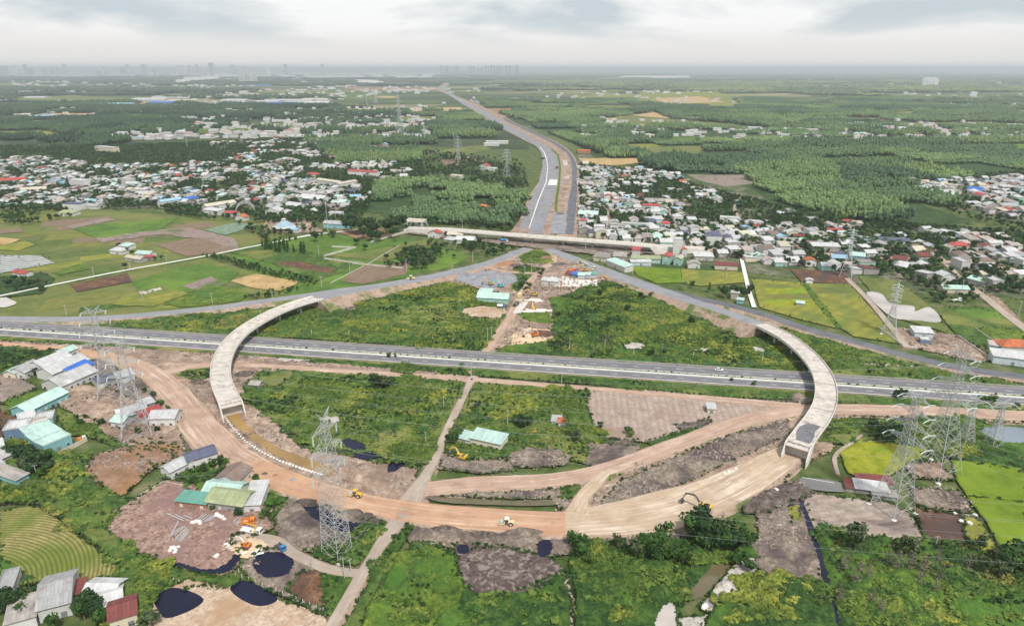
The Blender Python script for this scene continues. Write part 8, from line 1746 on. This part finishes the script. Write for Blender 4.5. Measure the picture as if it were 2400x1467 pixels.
for a in ((1165,655,26,16,5,gravel,'big blue-grey gravel heap in the gravel yard','heap','gravel_heap'),(1085,650,20,10,3,gravel,'lower grey gravel heap at the left of the gravel yard','heap','gravel_heap'),(1212,625,12,7,2.5,heapm,'dark grey heap on the green island by the flyover','heap'),(1190,622,16,8,3,rust,'orange-brown soil heap left of the dark grey heap','heap'),(1281,608,9,6,3,rust,'brown heap beside the bend of the camp track','heap'),
          (1312,622,20,8,1.6,earthd,'low grey-brown mound inside the track junction','heap'),(1225,800,11,5,2.2,sandm,'pale sand heap at the left of the sand bed','heap','sand_heap'),(1255,803,15,5,2.4,sandm,'long pale sand heap in front of the orange excavator','heap','sand_heap'),(1240,792,10,6,3,sandm,'sand heap behind the long pale one','heap','sand_heap'),(1272,785,13,9,2.4,umber,'brown dug heap beside the orange excavator','heap'),
          (1308,527,16,14,3,gravel,'dark gravel heap between the far carriageways','heap','gravel_heap'),(1312,505,10,8,3,heapm,'second dark heap between the far carriageways','heap'),(577,1283,8.5,6,1.1,sandm,'round flat pile of sand under the orange digger','heap','sand_heap'),(622,1118,2.5,2,1.2,heapm,'small dark brown soil pile beside the haul road','heap'),(646,1122,2.5,2,1.2,rust,'small brown soil pile next to the dark one','heap'),(687,1133,3.4,2.4,1.2,gravel,'small blue-grey gravel pile on the haul road verge','heap','gravel_heap'),
          (720,1185,9,4,3,heapm,'dark spoil ridge left of the foreground pylon','heap'),(830,1212,8,5,3,earthd,'grey boulder-like spoil heap right of the foreground pylon','heap'),(860,1218,7,4,2.6,earthd,'grey-brown spoil heap beside the black pond','heap'),(765,1196,6,4,2.4,heapm,'dark spoil heap behind the foreground pylon legs','heap'),(1855,1155,11,7,4,heapm,'dark spoil heap below the end of the right bridge','heap'),(1790,1185,10,6,3.5,heapm,'dark rough heap beside the tan haul road','heap'),(1870,935,7,5,3,earthd,'grey earth mound behind the right bridge by the motorway','heap'),
          (1460,1040,8,3,1.6,heapm,'low spoil ridge at the foot of the tilled field','heap'),(1040,1250,12,4,3,heapm,'dark ridge under the orange haul road','heap'),(1130,1262,14,4,2.6,heapm,'long dark ridge above the cracked mudflat','heap'),(1230,1258,14,4,3.4,earthd,'pale grey ridge under the end of the orange haul road','heap'),(468,900,8,4,2.4,heapm,'dark broken heap beside the left bridge','heap'),(575,880,8,6,2.5,heapm,'dark churned heap right of the left bridge','heap'),(1240,1070,13,5,2.2,earthd,'grey rubble mound at the edge of the scrub','heap'),(1120,868,2.5,2,2.4,heapm,'dark heap of sticks at the path crossing','heap')):
    mound(*a[:7], cat=a[7], name=a[8] if len(a) > 8 else 'spoil_heap', seed=int(a[0]) % 50, z=1.1 if a[0] in (577, 622, 646, 687) else .3)
# white sheets, tanks, fence posts round the oil ponds
def sheet(px, py, w, d, rz, mat, label):
    x, y, _ = P(px, py); n = 7; V = []; Fc = []
    for i in range(n):
        for j in range(n): V.append(((i/(n-1)-.5)*w, (j/(n-1)-.5)*d, .35*random.random()))
    for i in range(n-1):
        for j in range(n-1): Fc.append((i*n+j, (i+1)*n+j, (i+1)*n+j+1, i*n+j+1))
    o = link('tarpaulin', mesh('tarpaulin', V, Fc, [mat])); o.location = (x, y, 1.2); o.rotation_euler = (0, 0, rz); tag(o, label, 'tarpaulin')
sheet(535,1286,3,4,.3,whp,'white sheet spread at the left edge of the sand pile'); sheet(604,1302,4,3,.5,whp,'white sheet beside the round oil pond'); sheet(578,1300,2.5,2.5,.2,whp,'small white sheet between the oil pools'); sheet(1318,430,14,6,.1,blup,'blue tarpaulin on the highway median')
pm = MB(); pm.box(0, 0, .7, .16, .16, 1.6); post_me = pm.me('post', [concw]); POSTS = []
for (a, b, n) in (((408,1362),(510,1392),9), ((552,1347),(758,1432),14), ((540,1358),(560,1340),2)):
    for i in range(n):
        t = i/(n-1); px_, py_ = a[0]+(b[0]-a[0])*t, a[1]+(b[1]-a[1])*t; o = link('fence_post', post_me); x, y, _ = P(px_, py_, 1.0); o.location = (x, y, 1.0); tag(o, None, 'post', 'short white posts round the oil ponds'); POSTS.append(('short white fence post by the oil ponds', px_, py_, o))
for (px_, py_) in ((600,822),(731,785),(818,787),(1015,800),(1062,803),(1335,818),(1552,826),(1786,848),(1485,832),(1625,836),(1708,842)):
    o = link('fence_post', post_me); x, y, _ = P(px_, py_, .9); o.location = (x, y, .9); o.scale = (1.4, 1.4, 2.2); tag(o, None, 'post', 'boundary posts along the motorway'); POSTS.append(('leaning pale boundary post by the motorway', px_, py_, o))
# shrubs planted along the median
q = []; 
for s_ in np.arange(0, L_, 4.2): q.append((c0[0]+D_[0]*s_-D_[1]*random.uniform(-.3, .3), c0[1]+D_[1]*s_+D_[0]*random.uniform(-.3, .3), 1.62))
q = np.array(q); scatter('median_shrubs', q, RNG.uniform(.35, .75, len(q)), RNG.uniform(0, 6, len(q)), RNG.integers(0, 3, len(q)), BUSH[:3], 'line of small shrubs planted along the motorway median')
# water tank on legs at the pipe end, culvert
# ================================================================ LABELS: name each thing by look and neighbour
LM = [('the left curved bridge',520,860),('the right curved bridge',1935,920),('the foreground pylon',791,1290),('the twin left pylons',300,990),('the round pavilion',668,535),('the straight flyover',1240,556),('the gravel yard',1130,655),
 ('the ripe yellow paddy',2030,1080),('the round oil pond',640,1330),('the pink yard',450,1250),('the tin sheds',2040,1160),('the pale tilled field',1560,960),('the block yard',1350,665),('the white school',840,435),('the dark tall trees',880,550),
 ('the fish pond',2130,735),('the scrapyard',2200,810),('the village pylon',1982,640),('the navy-roofed villa',1670,575),('the slim tower house',1587,595),('the red-roofed villa',1526,490),('the golden fields',1870,710),('the white fork lane',300,632),
 ('the concrete lane',1752,660),('the farmstead',320,605),('the mint factory',2160,450),('the forest edge',1850,500),('the bald mauve plot',1690,425),('the stubble rows',120,1290),('the cracked mudflat',1180,1340),('the pale pond',2340,1025),('the stream pool',1660,1360),
 ('the black canal',1925,1340),('the far left edge',0,430),('the cream block',245,360),('the four-storey house',182,442),('the market roof',60,432),('the sky blue house',127,432),('the steel arches',576,500),('the blue-roofed villa',450,480),('the straight lane',1424,515),
 ('the winding lane',1585,520),('the magenta-roofed villa',2250,590),('the red church roof',1987,530),('the motorway',1200,845),('the haul road',1500,1208),('the teal cluster',130,1050),('the mossy barn',530,1200),('the big bottom left house',135,1450),('the grey path',1050,1000),('the oil ponds',420,1415),('the long sheds',140,890),
 ('the left ramp road',700,695),('the right ramp road',1560,685),('the camp track',1205,730),('the walled field',830,600),('the brown channel',640,1065),('the hedge row',620,630),('the bridge at the right, far side',1800,770),('the brown roofed villa',2310,628),('the right edge of the frame',2400,600)]
ORD = ['first','second','third','fourth','fifth','sixth','seventh','eighth','ninth','tenth','eleventh','twelfth','thirteenth','fourteenth','fifteenth','sixteenth','seventeenth','eighteenth','nineteenth','twentieth']+['twenty-'+x for x in ('first','second','third','fourth','fifth','sixth','seventh','eighth','ninth')]+['thirtieth']+['thirty-'+x for x in ('first','second','third','fourth','fifth','sixth','seventh','eighth','ninth')]+['fortieth']+['forty-'+x for x in ('first','second','third','fourth','fifth','sixth','seventh','eighth','ninth')]+['fiftieth']
def autolabel(items, lm=True):
    groups = {}
    for d, px, py, o in items:
        if lm:
            n, lx, ly = min(LM, key=lambda t: math.hypot(t[1]-px, (t[2]-py)*2.2)); dx, dy = px-lx, (py-ly)*2.2
            rel = ('right of' if dx > 0 else 'left of') if abs(dx) > abs(dy)*.8 else ('in front of' if dy > 0 else 'behind'); key = f'{d} {rel} {n}'
        else: key = d
        groups.setdefault(key, []).append((px, py, o))
    for key, L in groups.items():
        L.sort(key=lambda t: t[0])
        if len(L) == 1: L[0][2]['label'] = key; continue
        if len(L) > len(ORD):   # split by depth into bands first
            ys = sorted(t[1] for t in L); k = math.ceil(len(L)/40); cut = [ys[int(len(ys)*i/k)] for i in range(k)]+[1e9]
            nm = ['back row', 'second row', 'middle row', 'fourth row', 'front row']
            for i in range(k):
                M_ = sorted([t for t in L if cut[i] <= t[1] < cut[i+1]], key=lambda t: t[0])
                for j, t in enumerate(M_): t[2]['label'] = f'{key}, {ORD[min(j, len(ORD)-1)]} from left in the {nm[i]}'
            continue
        for i, t in enumerate(L): t[2]['label'] = f'{key}, {ORD[i]} from left' if len(L) > 2 else f'{key}, the {"left" if i == 0 else "right"} one of two'
for o in S.objects:
    if o.get('category') == 'tree' and not o.get('group'): o['group'] = 'single trees about the site'
autolabel(HITEMS); autolabel(TREES); autolabel(POLEITEMS); autolabel(BEAMS, False); autolabel(ROCKS[:40], False); autolabel([r for r in ROCKS[40:] if 'yard of blocks' in r[0]], False); autolabel([r for r in ROCKS[40:] if 'yard of blocks' not in r[0]]); autolabel(POSTS, False); autolabel(TWI, False)
for d, px, py, o in TWI: o['group'] = {'pale grey': 'high-rises on the horizon', 'hazy city': 'city high-rises', 'pale apar': 'river bend blocks', 'white tow': 'lone tower estate'}.get(d[:9], 'far towers')
for d, px, py, o in BEAMS: pass
cc = {}
for o in S.objects:
    if o.get('category') == 'cable': cc.setdefault(o['label'], []).append(o)
for l, L in cc.items():
    if len(L) > 1:
        L.sort(key=lambda o: -max(v.co.z for v in o.data.vertices))
        for i, o in enumerate(L):
            w = l.split(); base = ' '.join(w[:11]); o['label'] = f'{base}, {ORD[i]} from the top'

for o in S.objects:
    if o.parent is None and 'label' in o:
        w = o['label'].split()
        if len(w) > 16: o['label'] = ' '.join(w).replace(' one of two', '').replace(' from left', '').replace('the ', '')
# ================================================================ HAZE
hb = MB(); hb.box(0, 49700, 107, 181000, 101000, 218)
hm = bpy.data.materials.new('air'); hm.use_nodes = True; hm.node_tree.nodes.clear()
ho = hm.node_tree.nodes.new('ShaderNodeOutputMaterial'); hv = hm.node_tree.nodes.new('ShaderNodeVolumePrincipled')
hv.inputs['Color'].default_value = (.87, .94, 1, 1); hv.inputs['Density'].default_value = 8e-5; hv.inputs['Anisotropy'].default_value = .3
hm.node_tree.links.new(hv.outputs[0], ho.inputs['Volume'])
tag(hb.obj('haze', [hm]), kind='stuff')
